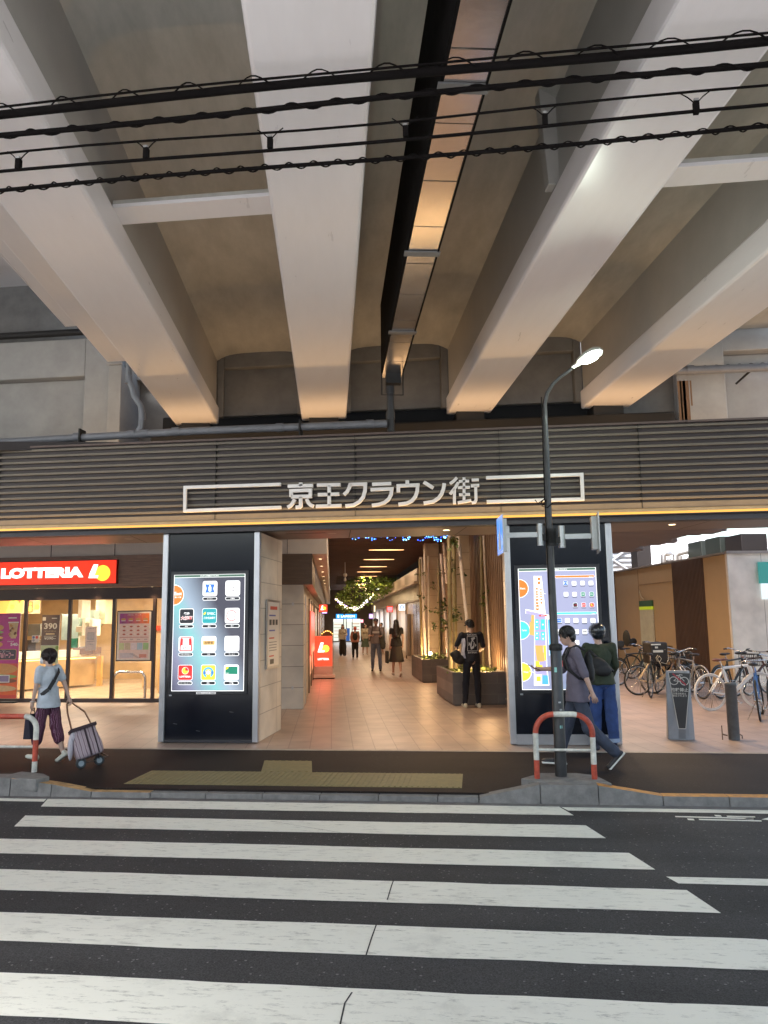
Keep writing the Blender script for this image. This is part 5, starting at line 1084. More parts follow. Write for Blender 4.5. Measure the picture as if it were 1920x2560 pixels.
g=MB(); g.box(S0-.05,S0-.005,23.7,24.7,0,1.98); g.obj('panel_body',M('panel_pale',(.60,.60,.48),.5),dp_)
g=MB(); g.box(S0-.055,S0-.005,23.7,24.7,1.98,2.08); g.obj('lime_band',M('lime_band',(.55,.75,.03),.5,emis=(.55,.75,.03),es=.08),dp_)
g=MB(); g.box(S0-.055,S0-.005,23.7,24.7,2.08,2.27); g.obj('green_band',M('green_band',(.04,.13,.06),.5),dp_)
g=MB(); g.tube([(S0-.06,24.3,2.3),(S0-.1,24.4,2.4),(S0-.08,24.55,2.55),(S0-.05,24.6,2.6)],.02,6); g.obj('vine',M('vine_pale',(.5,.4,.25),.6),dp_)
wsg=thing('wall_sign','teal and white square sign on the pale wall at the right edge','sign',(0,0,0),RZ); t=18.9
a=gt(1896,1405,t); b=gt(1960,1458,t); c=gt(1903,1498,t); g=MB(); g.box(a.x,a.x+1.4,t,t+.05,b.z,a.z); g.obj('teal_half',E('teal_sign',(.02,.16,.15),1.2),wsg); g=MB(); g.box(a.x+.04,a.x+1.4,t,t+.05,c.z,b.z); g.obj('white_half',E('pale_sign',(.6,.7,.75),1.1),wsg)
# canopy of wide boards over the bicycle park
cn=thing('board_canopy','grey brown boarded canopy over the bicycle park, open to daylight at its right edge','canopy',(0,0,0),RZ)
g=MB(); t=13.4
while t<28: g.box(3.75,7.85+.25*math.sin(int(t*3)),t,t+.16,3.47,3.52); g.box(3.75,7.6,t+.16,t+.24,3.53,3.55); t+=.24
g.obj('boards',M('canopy_board',(.20,.16,.155),.5,var=.12),cn)
for t in (14.2,17,20,24): 
    light('canopy_lamp','AREA',(5.4,t,3.44),CN,(1,.70,.42),cn,.3,aim=(0.1,0,-1),sy=.3)
for t in (15.2,): g=MB(); g.box(3.9,4.9,t,t+.12,3.455,3.468); g.obj('lamp_glow',E('slat_glow_warm2',(1,.6,.3),5),cn)
# rooftop machines
m_ac=M('ac_white',(.62,.64,.62),.5,var=.06); m_acd=M('ac_side',(.014,.018,.015),.6)
def acu(lab,x0,y0,x1,y1,xs,t):
    o=thing('air_conditioner',lab,'air conditioner',(0,0,0),RZ,'rooftop air conditioners')
    A=gt(1500+x0*.2713,1280+y1*.2713,t); B=gt(1500+x1*.2713,1280+y0*.2713,t); S=gt(1500+xs*.2713,1280+y1*.2713,t)
    g=MB(); g.box(A.x,B.x,t,t+.9,3.38,B.z); g.obj('casing',m_acd,o,bevel=.02)
    g=MB(); g.box(S.x,B.x,t-.06,t-.02,3.45,B.z-.02); z=3.5; g.obj('front_panel',m_ac,o)
    while z<B.z-.08: g=MB(); g.box(S.x+.03,B.x-.03,t-.09,t-.065,z,z+.04,0); g.obj('louvre',m_acd,o); z+=.11
acu('left rooftop air conditioner with white louvred front',940,262,1120,430,1045,23)
acu('middle rooftop air conditioner with white louvred front',1115,222,1325,425,1240,21.5)
g=MB(); A=gt(1500+1312*.2713,1280+400*.2713,20.5); B=gt(1500+1538*.2713,1280+198*.2713,20.5); g.box(A.x,B.x,20.5,21.4,3.41,B.z); tag(g.obj('roof_box',M('roof_box_brown',(.012,.008,.008),.6),rz=RZ,bevel=.02),'dark brown box on the roof right of the air conditioners','roof box')
g=MB(); A=gt(1500+350*.2713,1280+520*.2713,27); B=gt(1500+472*.2713,1280+362*.2713,27); g.box(A.x,B.x,27,27.6,3.3,B.z+.3); tag(g.obj('roof_box',M('roof_box_brown',(.012,.008,.008),.6),rz=RZ,bevel=.02),'dark brown post box behind the wall left of the silver pipes','roof box')
rp=thing('roof_pipes','bent silver insulated pipes rising from the roof','pipes',(0,0,0),RZ)
m_sil=M('pipe_silver',(.45,.43,.42),.35,.6)
rq=lambda x,y,t=24:gt(1500+x*.2713,1280+y*.2713,t)
for pts,r in ((((585,510),(585,400),(600,385),(650,385),(655,400)),.085),(((695,495),(695,400),(710,385),(830,355),(850,350)),.09),(((735,490),(735,405)),.08),(((820,460),(820,430),(835,400),(815,365)),.06),(((860,445),(858,400),(850,360)),.06)):
    g=MB(); g.tube([rq(*p) for p in pts],r,10); g.obj('pipe',m_sil,rp)
g=MB(); P=rq(640,470); g.lathe([(.1,P.z-.5),(.1,P.z+.05),(.13,P.z+.08),(0,P.z+.16)],(P.x,24),14); g.obj('vent_cap',M('cap_dark',(.2,.19,.19),.5,.3),rp)
# far daylight background
fb=thing('far_building','bright white building with louvres in daylight behind the bicycle park','building',(0,0,0),RZ)
g=MB(); g.box(9,40,42,48,0,5.6); g.obj('wall',M('far_white',(.78,.78,.78),.7,var=.03),fb)
g=MB(); z=4.3
while z<6.0: g.box(14.5,17.2,41.6,41.8,z,z+.12); z+=.26
g.tube([(14.6,41.5,4.2),(16.8,41.5,5.8)],.08,6); g.tube([(16.6,41.5,4.2),(14.8,41.5,5.4)],.06,6)
g.obj('louvre_frame',M('louvre_grey',(.35,.36,.38),.5),fb)
g=MB(); g.box(9,60,70,76,0,9); tag(g.obj('far_block',M('far_lilac',(.6,.57,.6),.7),rz=RZ),'pale lilac building block far behind the bicycle park','building')
g=MB(); g.box(-60,-22,13,60,0,7); g.box(-22,-15.1,24,30,0,6); tag(g.obj('left_block',M('left_block',(.25,.23,.22),.7)),'brown grey building block beyond the shop on the left','building')
# ================================================================ STREET LAMP
YL=8.54
m_pole=M('pole_paint',(.035,.036,.038),.38,.2,var=.35,scale=5,bump=.1,bscale=30)
m_gal=M('galvanised',(.42,.44,.44),.4,.6,var=.12)
lp=thing('street_lamp','tall dark street lamp with lit head in front of the right pillar','street lamp',(0,0,0))
bx=gz(1403,1942,.1).x
g=MB(); g.tube([(bx,YL,.1),(bx,YL,1.42),(bx,YL,1.45)],[.062,.060,.044],16); g.obj('lower_pole',m_pole,lp)
g=MB(); up_=[(bx-.01,YL,1.44),(bx-.02,YL,2.77),(bx-.01,YL,3.6),(bx-.01,YL,3.99)]; g.tube(up_,[.044,.040,.032,.027],14)
arc=[gy(1363,1040,YL),gy(1362,1010,8.52),gy(1368,982,8.46),gy(1382,960,8.4),gy(1400,943,8.34),gy(1418,930,8.28),gy(1436,915,8.2)]
g.tube(arc,[.025,.024,.022,.020,.019,.018,.018],12); g.obj('upper_pole',m_pole,lp)
g=MB(); g.lathe([(.05,1.40),(.072,1.41),(.072,1.46),(.048,1.48)],(bx,YL),14); g.obj('collar',m_blk,lp)
g=MB(); g.tube([(bx-.05,YL-.055,2.0),(bx-.055,YL-.05,3.2),(bx-.045,YL-.045,4.2)],.006,5); g.obj('pole_cable',m_cab,lp)
# head: a tilted shell, lit on its underside
h0=gy(1432,918,8.2); h1=gy(1503,872,7.95); ax=(h1-h0).normalized(); sd_=ax.cross(Vector((0,0,1))).normalized(); nn_=sd_.cross(ax)
if nn_.z<0: nn_=-nn_
mh=Matrix(((ax.x,sd_.x,nn_.x,h0.x),(ax.y,sd_.y,nn_.y,h0.y),(ax.z,sd_.z,nn_.z,h0.z),(0,0,0,1))); Lh=(h1-h0).length
g=MB(); prof=[(0,.028),(.08,.04),(.11,.075),(.22,.105),(.32,.098),(Lh*.98,.045),(Lh,.01)]
v=[];f=[];n=16
for x_,r_ in prof:
    for j in range(n): a=2*PI*j/n; v.append((x_,r_*math.cos(a),max(-.012,r_*.55*math.sin(a)))) 
for i in range(len(prof)-1):
    for j in range(n): f.append((i*n+j,i*n+(j+1)%n,(i+1)*n+(j+1)%n,(i+1)*n+j))
g.add(v,f,0,True,mh); g.obj('lamp_shell',M('lamp_shell',(.5,.52,.48),.35,.3),lp)
g=MB(); v=[(Lh*.62+Lh*.33*math.cos(2*PI*j/24),.088*math.sin(2*PI*j/24),-.016) for j in range(24)]+[(Lh*.62+Lh*.22*math.cos(2*PI*j/24),.058*math.sin(2*PI*j/24),-.045) for j in range(24)]
f=[(j,(j+1)%24,24+(j+1)%24,24+j) for j in range(24)]+[tuple(range(24,48))]; g.add(v,f,0,True,mh); g.obj('lamp_glass',E('street_lamp_glow',(.86,1,.78),60),lp)
light('street_lamp_beam','POINT',mh@Vector((Lh*.62,0,-.12)),LMP,(.88,1,.84),lp,.08)
g=MB(); 
for k_,(dx,z,h) in enumerate(((.04,.78,.02),(-.03,1.18,.05),(.02,.86,.015),(.03,.6,.03))):
    a0=-PI/2+dx*9; g.add([(bx+.0618*math.cos(a0-.22),YL+.0618*math.sin(a0-.22),z),(bx+.0618*math.cos(a0+.22),YL+.0618*math.sin(a0+.22),z),(bx+.0618*math.cos(a0+.22),YL+.0618*math.sin(a0+.22),z+h),(bx+.0618*math.cos(a0-.22),YL+.0618*math.sin(a0-.22),z+h)],[(0,1,2,3)],k_%2)
g.obj('sticker_remains',[M('sticker_grey',(.35,.36,.36),.6),M('sticker_mint',(.25,.55,.5),.6)],lp)
# traffic signs seen edge-on
def rsign(lab,xs,zc,side,face):
    o=thing('road_sign',lab,'road sign',(0,0,0),0)
    z0=2.45;z1=2.87
    tl=R(6 if side<0 else -5)
    mt=Matrix.Translation((xs,YL,0))@Matrix.Rotation(tl,4,'Z')
    g=MB(); g.box(-.006,.006,-.22,.22,z0,z1,0,mt); g.obj('sign_plate',m_gal,o)
    if face:
        g=MB(); g.add([(-.0075,-.215,z0+.005),(-.0075,.215,z0+.005),(-.0075,.215,z1-.005),(-.0075,-.215,z1-.005)],[(0,3,2,1)],0,False,mt)
        g.add([(-.009,-.10,z0+.05),(-.009,.10,z0+.05),(-.009,0,z1-.05)],[(0,2,1)],1,False,mt)
        g.add([(-.0085,-.20,z0+.02),(-.0085,.20,z0+.02),(-.0085,.20,z0+.03),(-.0085,-.20,z0+.03)],[(0,3,2,1)],1,False,mt)
        g.obj('sign_face',[M('sign_blue',(.02,.08,.42),.4,var=.05),M('sign_paint_white',(.75,.75,.75),.4,var=0)],o)
    g=MB(); g.box(.01 if side<0 else -.07,.07 if side<0 else -.01,-.05,.05,z0+.03,z1-.03,0,Matrix.Translation((xs,YL,0))); g.obj('channel',m_gal,o,bevel=.004)
    g=MB(); xe=bx-side*.0; a_,b_=(xs+.07,bx-.13) if side<0 else (bx+.13,xs-.07); g.box(a_,b_,YL-.012,YL+.012,zc-.028,zc+.028)
    g.obj('sign_arm',m_gal,o,bevel=.003)
    g=MB(); xb_=bx+side*.115; g.tube([(xb_,YL,zc-.12),(xb_,YL,zc+.12)],.035,12); g.obj('pivot',m_gal,o)
    g=MB(); g.box(min(bx,xb_),max(bx,xb_),YL-.03,YL+.03,zc-.07,zc+.0); g.tube([(bx,YL,zc-.1),(bx,YL,zc+.06)],.06,12); g.obj('clamp',m_blk,o)
rsign('blue and white road sign seen edge-on, left arm of the lamp post',.31,2.66,-1,True)
rsign('bare backed road sign seen edge-on, right arm of the lamp post',1.36,2.63,1,False)
# wiring tuft on the pole
g=MB(); 
for a in ((( -.05,3.05),(-.13,3.0),(-.16,3.04)),((-.04,3.03),(-.09,2.97),(-.03,2.95),(.03,3.0)),((-.05,3.06),(-.10,3.0),(-.06,2.98))): g.tube([(bx+p,YL-.04,q) for p,q in a],.006,5)
g.obj('tied_wire',m_cab,lp)
# ================================================================ HOOP BARRIERS
m_hr=M('hoop_red',(.42,.065,.035),.42,var=.4,scale=12,bump=.1,bscale=50); m_hw=M('hoop_white',(.58,.58,.52),.45,var=.3,scale=10)
def hoop(lab,x0,x1,Y,zt,zb,r,rad,cut,bar,cols):
    o=thing('hoop_barrier',lab,'barrier',(0,0,0)); 
    P=[(x0,Y,zb+(zt-r-zb)*i/12) for i in range(13)]+[(x0+r-r*math.cos(u*PI/2/8),Y,zt-r+r*math.sin(u*PI/2/8)) for u in range(1,9)]+[(x0+r+(x1-x0-2*r)*i/14,Y,zt) for i in range(1,15)]+[(x1-r+r*math.sin(u*PI/2/8),Y,zt-r+r*math.cos(u*PI/2/8)) for u in range(1,9)]+[(x1,Y,zt-r-(zt-r-zb)*i/12) for i in range(1,13)]
    L=[0]
    for a,b in zip(P,P[1:]): L.append(L[-1]+(Vector(b)-Vector(a)).length)
    g=MB(); cur=[P[0]]; col=cols(P[0],L[0],L[-1])
    for i in range(1,len(P)):
        c=cols(P[i],L[i],L[-1]); cur.append(P[i])
        if c!=col or i==len(P)-1: g.tube(cur,rad,14,col,caps=(i==len(P)-1)); cur=[P[i]]; col=c
    g.obj('hoop',[m_hw,m_hr],o)
    if bar: g=MB(); g.tube([(x0,Y,bar),(x1,Y,bar)],rad*.5,10); g.obj('cross_bar',m_hw,o)
def rc(p,l,T):
    if p[2]>.74 and .78<p[0]<1.02: return 0
    if p[2]>.56: return 1
    return 0 if p[2]>.26 else 1
hoop('red and white hoop barrier around the lamp post foot',.60,1.18,8.40,.755,.10,.19,.029,0,.395,rc)
def lc(p,l,T):
    if p[2]>.60: return 1 if p[0]<-5.27 else 0
    if p[2]>.47: return 0
    return 1 if p[2]>.25 else 0
hoop('long red and white guard rail cut by the left picture edge',-8.4,-4.98,8.48,.71,.10,.14,.030,0,.375,lc)
# ================================================================ NO BICYCLE PARKING SIGN + BOLLARD
ns=thing('parking_sign','grey wedge shaped floor sign with a crossed out bicycle','sign',(0,0,0))
k=.2532; o_=(1500,1560); YS_=gz(1705,1850).y
qq=lambda x,y:gy(o_[0]+x*k,o_[1]+y*k,YS_)
tl=qq(652,462);tr=qq(893,465);bl=qq(675,1150);br=qq(948,1157)
zt=(tl.z+tr.z)/2; m_ns=M('sign_grey',(.24,.26,.29),.4,.25,var=.1)
cxn=(tl.x+tr.x)/2; wt=(tr.x-tl.x)/2; wb_=(br.x-bl.x)/2; cxb=(bl.x+br.x)/2
v=[(cxb-wb_*.98,YS_+.02,0),(cxb+wb_*.45,YS_-.06,0),(cxb+wb_*1.0,YS_+.04,0),(cxb+wb_*.8,YS_+.26,0),(cxb-wb_*.8,YS_+.26,0),
   (cxn-wt,YS_+.04,zt),(cxn+wt*.75,YS_+.01,zt),(cxn+wt,YS_+.05,zt),(cxn+wt*.85,YS_+.12,zt),(cxn-wt*.85,YS_+.12,zt)]
g=MB(); g.add(v,[(4,3,2,1,0),(5,6,7,8,9),(0,1,6,5),(1,2,7,6),(2,3,8,7),(3,4,9,8),(4,0,5,9)]); g.obj('body',m_ns,ns,bevel=.01)
# face artwork follows the sloping front: shear the drawing plane
a0=Vector(v[0]);a1=Vector(v[1]);a5=Vector(v[5]);a6=Vector(v[6]); nrm=((a1-a0).cross(a5-a0)).normalized()
if nrm.y>0: nrm=-nrm
def onf(x,z,l):
    p=Vector((x,0,z)); d=(nrm.dot(a0)-nrm.x*x-nrm.z*z)/nrm.y; return Vector((x,d,z))+nrm*(.0025+.0015*l)
class FB(Board):
    def obj(s,*a,**k_):
        s.v=[onf(p.x,p.z,(s.y-p.y)/.0012) for p in s.v]; return super().obj(*a,**k_)
Bd=FB(0); blk=M('sign_black',(.03,.032,.036),.35,var=.1); lg=M('sign_lightline',(.5,.5,.47),.4,var=0); rdd=M('sign_slash',(.35,.03,.05),.4,var=0)
F=lambda x,y:(qq(x,y).x,qq(x,y).z)
Bd.poly([F(676,480),F(770,1032),F(842,1032),F(884,482)],lg,0.2); Bd.poly([F(682,482),F(776,1026),F(836,1026),F(879,484)],blk,1)
c1=F(730,560);c2=F(826,562); rr_=.055
for c in (c1,c2): Bd.ring(c[0],c[1],rr_,.011,lg,2,n=20)
ci=F(778,525); 
Bd.line([c1,(c1[0]+.06,c1[1]+.055),(c2[0]-.045,c2[1]+.06),c2],.009,lg,2); Bd.line([(c1[0]+.06,c1[1]+.055),(c1[0]+.085,c1[1]-.01),(c2[0]-.045,c2[1]+.06)],.009,lg,2); Bd.line([(c1[0]+.085,c1[1]-.01),c1],.009,lg,2)
Bd.line([(c1[0]+.04,c1[1]+.075),(c1[0]+.08,c1[1]+.075)],.012,lg,2); Bd.line([(c2[0]-.06,c2[1]+.09),(c2[0]-.02,c2[1]+.085)],.009,lg,2)
Bd.line([F(722,492),F(840,598)],.02,rdd,3)
c=F(783,648); Bd.txt('駐輪禁止',c[0],c[1],.225,.055,lg,2,.02); c=F(783,686); Bd.txt('放置自転車は',c[0],c[1],.17,.028,lg,2,.01); c=F(785,708); Bd.txt('撤去されます',c[0],c[1],.19,.028,lg,2,.01)
for i in range(9): c=F(806,1045+i*10); Bd.rect(c[0],c[1],.09,.006,M('groove',(.12,.13,.14),.5,var=0),1)
Bd.make('sign_face',ns)
bo=thing('bollard','dark grey cylindrical bollard in front of the white bicycle','bollard',(gz(1836,1850).x,gz(1836,1850).y,0))
zt=gy(1833,1706,bo.location.y).z
g=MB(); g.lathe([(.078,0),(.078,zt-.04),(.081,zt-.038),(.081,zt-.015),(.07,zt),(0,zt+.004)],(0,0),24); g.obj('post',M('bollard_grey',(.075,.08,.085),.45,var=.3,scale=8),bo)
g=MB(); g.tube([(-.16,0,.0),(-.16,0,.20)],.008,6); g.tube([(-.16,0,.08),(-.09,0,.06)],.012,6); g.tube([(.08,0,.08),(.11,0,.06),(.11,0,.02)],.009,6); g.obj('chain_hook',M('rusty_hook',(.18,.13,.1),.6,.4),bo)
# ================================================================ PEOPLE
def blob(prims,vox,name,mat,parent,wr=0,ws=9,extra=None,smooth=3,seed=0,cutz=None):
    g=MB()
    for p in prims:
        if p[0]=='k':
            _,a,b,ra,rb=p; v=[Vector(q)+Vector((r_[0]*math.cos(j*PI/10),r_[1]*math.sin(j*PI/10),0)) for q,r_ in ((a,ra),(b,rb)) for j in range(20)]
            g.add(v,[(j,20+j,20+(j+1)%20,(j+1)%20) for j in range(20)]+[tuple(range(20)),tuple(range(39,19,-1))],0,True); continue
        if p[0]=='e': g.ell(p[1],p[2],0,14,10,rot=p[3] if len(p)>3 else None)
        else:
            _,a,b,ra,rb=p; a=Vector(a);b=Vector(b); d=(b-a)
            if d.length<1e-4: continue
            d=d.normalized(); g.tube([a-d*ra*.9,a-d*ra*.6,a,a+(b-a)*.5,b,b+d*rb*.6,b+d*rb*.9],[ra*.45,ra*.8,ra,(ra+rb)/2,rb,rb*.8,rb*.45],12)
    me=bpy.data.meshes.new('tmp'); me.from_pydata([tuple(v) for v in g.v],[],g.f); o=bpy.data.objects.new('tmp',me); COL.objects.link(o)
    m=o.modifiers.new('r','REMESH'); m.mode='VOXEL'; m.voxel_size=vox
    m=o.modifiers.new('s','SMOOTH'); m.iterations=smooth; m.factor=.6
    bpy.context.view_layer.update()
    m2=bpy.data.meshes.new_from_object(o.evaluated_get(bpy.context.evaluated_depsgraph_get())); bpy.data.objects.remove(o); bpy.data.meshes.remove(me)
    if wr:
        nr=[v.normal.copy() for v in m2.vertices]
        for v,n_ in zip(m2.vertices,nr):
            c=v.co; k_=noise.noise(Vector((c.x*ws+seed,c.y*ws,c.z*ws*.55)))+.5*noise.noise(Vector((c.x*ws*2.3,c.y*ws*2.3+seed,c.z*ws*1.6)))
            v.co=c+n_*wr*k_
    if extra:
        b=bmesh.new(); b.from_mesh(m2); base=len(b.verts)
        vs=[b.verts.new(p) for p in extra.v]
        for f in extra.f:
            try: b.faces.new([vs[i] for i in f])
            except ValueError: pass
        b.to_mesh(m2); b.free()
    m2.name=name; m2.materials.clear(); m2.materials.append(mat)
    for p in m2.polygons: p.use_smooth=True; p.material_index=0
    ob=bpy.data.objects.new(name,m2); COL.objects.link(ob); ob.parent=parent; return ob
def SK(n,c): return M('skin_'+n,c,.5,var=.05,scale=12)
def person(lab,loc,rz,H=1.7,female=False,lean=0.0,legs=((0,.04,0,0),(0,.04,0,0)),arms=((0,.12,.15,0),(0,.12,.15,0)),head=(0,0),skin=(.5,.33,.24),hair=(.012,.009,.008),hairstyle='short',top=(.3,.3,.3),topmat=None,sleeve=.55,bottom=(.05,.05,.07),botmat=None,botlen=1.0,skirt=None,shoe=(.6,.6,.6),shoesole=None,vox=.011,grp=None,curl=.5,build=1.0,face=True,sit=False,botflare=0,shirtz=.88):
    """faces local +y. legs/arms: (left,right); leg=(swing,out,knee,heel lift); arm=(swing,out,elbow,inward)"""
    k=H/1.72; root=thing('person',lab,'person',loc,rz,grp); S=lambda x:x*k
    V3=lambda x,y,z:Vector((x,y,z))
    hip=V3(0,0,S(.90)); sw=S(.165 if female else .185); hw=S(.085)
    Rl=Matrix.Rotation(-lean,3,'X')
    T=lambda p:hip+Rl@(V3(*p)-V3(0,0,.90))*k if True else None
    J={}
    feet=[]
    for i,sx in enumerate((-1,1)):
        sg,out,kn,hl=legs[i]; a=hip+V3(sx*hw,0,-S(.02)); dv=V3(sx*math.sin(out),math.sin(sg),-math.cos(sg)).normalized(); kne=a+dv*S(.42)
        an=sg-kn; dv2=V3(sx*math.sin(out)*.6,math.sin(an),-math.cos(an)).normalized(); ank=kne+dv2*S(.41)
        fa=an*.0-hl; toe=ank+V3(sx*.02,math.cos(hl),-math.sin(hl))*S(.17)+V3(0,0,-S(.045))*math.cos(hl); heel=ank+V3(0,-math.cos(hl)*.05,-.05*math.cos(hl)+.0)*k+V3(0,-math.sin(hl)*.05,0)*k
        J[i]=(a,kne,ank,toe,heel); feet.append(min(toe.z-S(.028),heel.z-S(.035)))
    dz=-min(feet) if not sit else 0
    for i in J: J[i]=tuple(p+V3(0,0,dz) for p in J[i])
    hip=hip+V3(0,0,dz)
    A={}
    for i,sx in enumerate((-1,1)):
        sg,out,el,inn=arms[i]; sh=T((sx*sw/k,-.01,1.41)); dv=V3(sx*math.sin(out),math.sin(sg)*math.cos(out),-math.cos(sg)*math.cos(out)).normalized(); e=sh+dv*S(.27)
        an=sg+el; dv2=V3(sx*math.sin(out)*.5-sx*math.sin(inn),math.sin(an),-math.cos(an)).normalized(); wv=e+dv2*S(.245); A[i]=(sh,e,wv,dv2)
    nb=T((0,-.015,1.45)); hy,hyaw=head; hc=T((0,.02,1.45))+Matrix.Rotation(-lean*.5,3,'X')@V3(0,S(.01)+math.sin(hy)*S(.1),S(.155)*math.cos(hy*.6))
    HR=Matrix.Rotation(hyaw,3,'Z')@Matrix.Rotation(-hy,3,'X'); h=lambda x,y,z:hc+HR@(V3(x,y,z)*k)
    b_=build
    torso=lambda e:[('e',T((0,0,1.27)),(S(.155*b_)+e-(.012 if female else 0),S(.105*b_)+e,S(.19)+e),Rl),('e',T((0,.0,1.08)),(S(.135*b_)+e-(.018 if female else 0),S(.098*b_)+e,S(.16)+e),Rl),('c',T((-sw/k*.86,-.01,1.385)),T((sw/k*.86,-.01,1.385)),S(.056)+e,S(.056)+e),('e',T((0,.0,.95)),(S(.15*b_)+e,S(.108*b_)+e,S(.11)+e),Rl)]
    if female: torso0=torso; torso=lambda e:torso0(e)+[('e',T((sx*.075,.075,1.27)),(S(.06)+e,S(.055)+e,S(.06)+e)) for sx in (-1,1)]
    armp=lambda e,f:[x for i in A for x in ([('c',A[i][0],A[i][0].lerp(A[i][1],min(1,f*2)),S(.050)+e,S(.050-.011*min(1,f*2))+e)]+([('c',A[i][1],A[i][1].lerp(A[i][2],(f-.5)*2),S(.040)+e,S(.039-.014*(f-.5)*2)+e)] if f>.5 else []))]
    legp=lambda e,f,e2=None:[x for i in J for x in ([('c',J[i][0],J[i][0].lerp(J[i][1],min(1,f*2)),S(.078*b_)+e,S(.078*b_-.024*min(1,f*2))+(e2 or e))]+([('c',J[i][1],J[i][1].lerp(J[i][2],(f-.5)*2),S(.056)+(e2 or e),S(.054-.016*(f-.5)*2)+(e2 or e))] if f>.5 else []))]
    pr=torso(0)+armp(0,1)+[('e',hip+V3(0,0,0),(S(.15*b_),S(.11),S(.10)))]+legp(0,1)+[('c',nb,h(0,-.01,-.06),S(.055),S(.05)),('e',hc,(S(.074),S(.092),S(.105)),HR),('e',h(0,.035,-.055),(S(.054),S(.058),S(.062)),HR),('c',h(0,.082,.0),h(0,.10,-.028),S(.010),S(.014)),('e',h(-.076,0,-.01),(S(.010),S(.022),S(.030)),HR),('e',h(.076,0,-.01),(S(.010),S(.022),S(.030)),HR)]
    for i in J: pr.append(('c',J[i][4],J[i][3],S(.034),S(.026)))
    ex=MB()
    for i,sx in enumerate((-1,1)):
        sh,e,wv,dv=A[i]; fwd=dv; side=V3(1,0,0)-fwd*fwd.x; side=(side.normalized() if side.length>.1 else V3(0,1,0)); side=side*1.0
        if abs(arms[i][2])<.6: side=(V3(0,1,0)-fwd*fwd.y).normalized()
        nrm_=fwd.cross(side)*(-sx if abs(arms[i][2])<.6 else -1)
        c=wv+fwd*S(.055); 
        pr.append(('c',wv,wv+fwd*S(.075),S(.025),S(.033)))
        for j in range(4):
            o1=wv+fwd*S(.085)+side*S((j-1.5)*.0195); ln=(.036,.042,.039,.031)[j]
            d1=(fwd*math.cos(curl*.6)+nrm_*math.sin(curl*.6)); d2=(fwd*math.cos(curl*1.8)+nrm_*math.sin(curl*1.8)); d3=(fwd*math.cos(curl*2.7)+nrm_*math.sin(curl*2.7))
            p1=o1+d1*S(ln); p2=p1+d2*S(ln*.7); p3=p2+d3*S(ln*.5); ex.tube([o1,p1,p2,p3],[S(.0095),S(.0085),S(.0078),S(.006)],7)
        th=wv+fwd*S(.03)+side*S(.026)*(1); t1=th+(side*.75+fwd*.6+nrm_*.3).normalized()*S(.04); t2=t1+(fwd*.85+nrm_*.5).normalized()*S(.032); ex.tube([th,t1,t2],[S(.012),S(.0105),S(.0075)],7)
    blob(pr,vox,'body',SK('%d'%int(skin[0]*100),skin),root,extra=ex)
    # shirt
    if top is not None:
        tm=topmat or M('cloth_top_%d_%d_%d'%tuple(int(c*255) for c in top),top,.85,var=.12,scale=14,bump=.15,bscale=250)
        sp=torso(.014)+armp(.016,sleeve)+[('k',T((0,0,1.12)),T((0,.0,shirtz)),(S(.138*b_)+.014,S(.10*b_)+.014),(S(.166*b_)+.022,S(.126*b_)+.024))]
        blob(sp,vox,'shirt',tm,root,wr=.014 if shirtz>.85 else .010,seed=len(lab))
    bm=botmat or M('cloth_bottom_%d_%d_%d'%tuple(int(c*255) for c in bottom),bottom,.85,var=.16,scale=10,bump=.15,bscale=250)
    if skirt:
        g=MB(); n=28; L=skirt; zb=hip.z+S(.12); v=[];f=[]; rings=9
        for r_ in range(rings+1):
            u=r_/rings; z=zb-(zb-L)*u; rx=S(.135)+S(.035)*min(1,u*2.5)+S(.07)*u*u; ry=S(.10)+S(.04)*min(1,u*2.5)+S(.08)*u*u; cy_=(J[0][1].y+J[1][1].y)/2*u*.8
            for j in range(n): a=2*PI*j/n; w_=1+.07*u*math.sin(a*7+1)+.03*math.sin(a*3); v.append((rx*math.cos(a)*w_,cy_+ry*math.sin(a)*w_,z))
        for r_ in range(rings):
            for j in range(n): f.append((r_*n+j,(r_+1)*n+j,(r_+1)*n+(j+1)%n,r_*n+(j+1)%n))
        f.append(tuple(range(n))); g.add(v,f,0,True); g.obj('skirt',bm,root)
    else:
        tq=0 if shirtz>.85 else .022
        blob([('e',T((0,0,.93)),(S(.152*b_)+.008-tq,S(.11*b_)+.008-tq,S(.10)),Rl),('e',hip,(S(.155*b_)-tq,S(.115*b_)-tq,S(.10)))]+legp(.013-tq*.3,botlen,.016+botflare),vox,'trousers',bm,root,wr=.010,ws=12,seed=len(lab)*2)
    for i in J:
        an,to,he=J[i][2],J[i][3],J[i][4]
        sm=M('shoe_%d_%d_%d'%tuple(int(c*255) for c in shoe),shoe,.5,var=.1)
        ob=blob([('c',he+V3(0,0,.0),to,S(.043),S(.036)),('c',he,he.lerp(an,.6),S(.044),S(.042)),('e',to,(S(.04),S(.05),S(.03)))],vox*.8,'shoe',sm,root)
        if shoesole:
            d=(to-he).normalized(); g=MB(); nn2=V3(1,0,0); up2=nn2.cross(d).normalized(); 
            if up2.z<0: up2=-up2
            c0=he-d*S(.045)-up2*S(.034); c1=to+d*S(.045)-up2*S(.028)
            v=[]
            for p in (c0,c1):
                for sx2 in (-1,1):
                    for q in (0,.022): v.append(p+V3(sx2*S(.042),0,0)+up2*q)
            g.add(v,[(0,1,3,2),(4,6,7,5),(0,4,5,1),(2,3,7,6),(1,5,7,3),(0,2,6,4)]); g.obj('sole',M('sole_white',(.7,.7,.66),.5,var=.05),ob,bevel=.008)
    # hair
    hm=M('hair_%d'%int(hair[0]*1000),hair,.42,var=.5,scale=40,spec=.6,streak=(60,60,4))
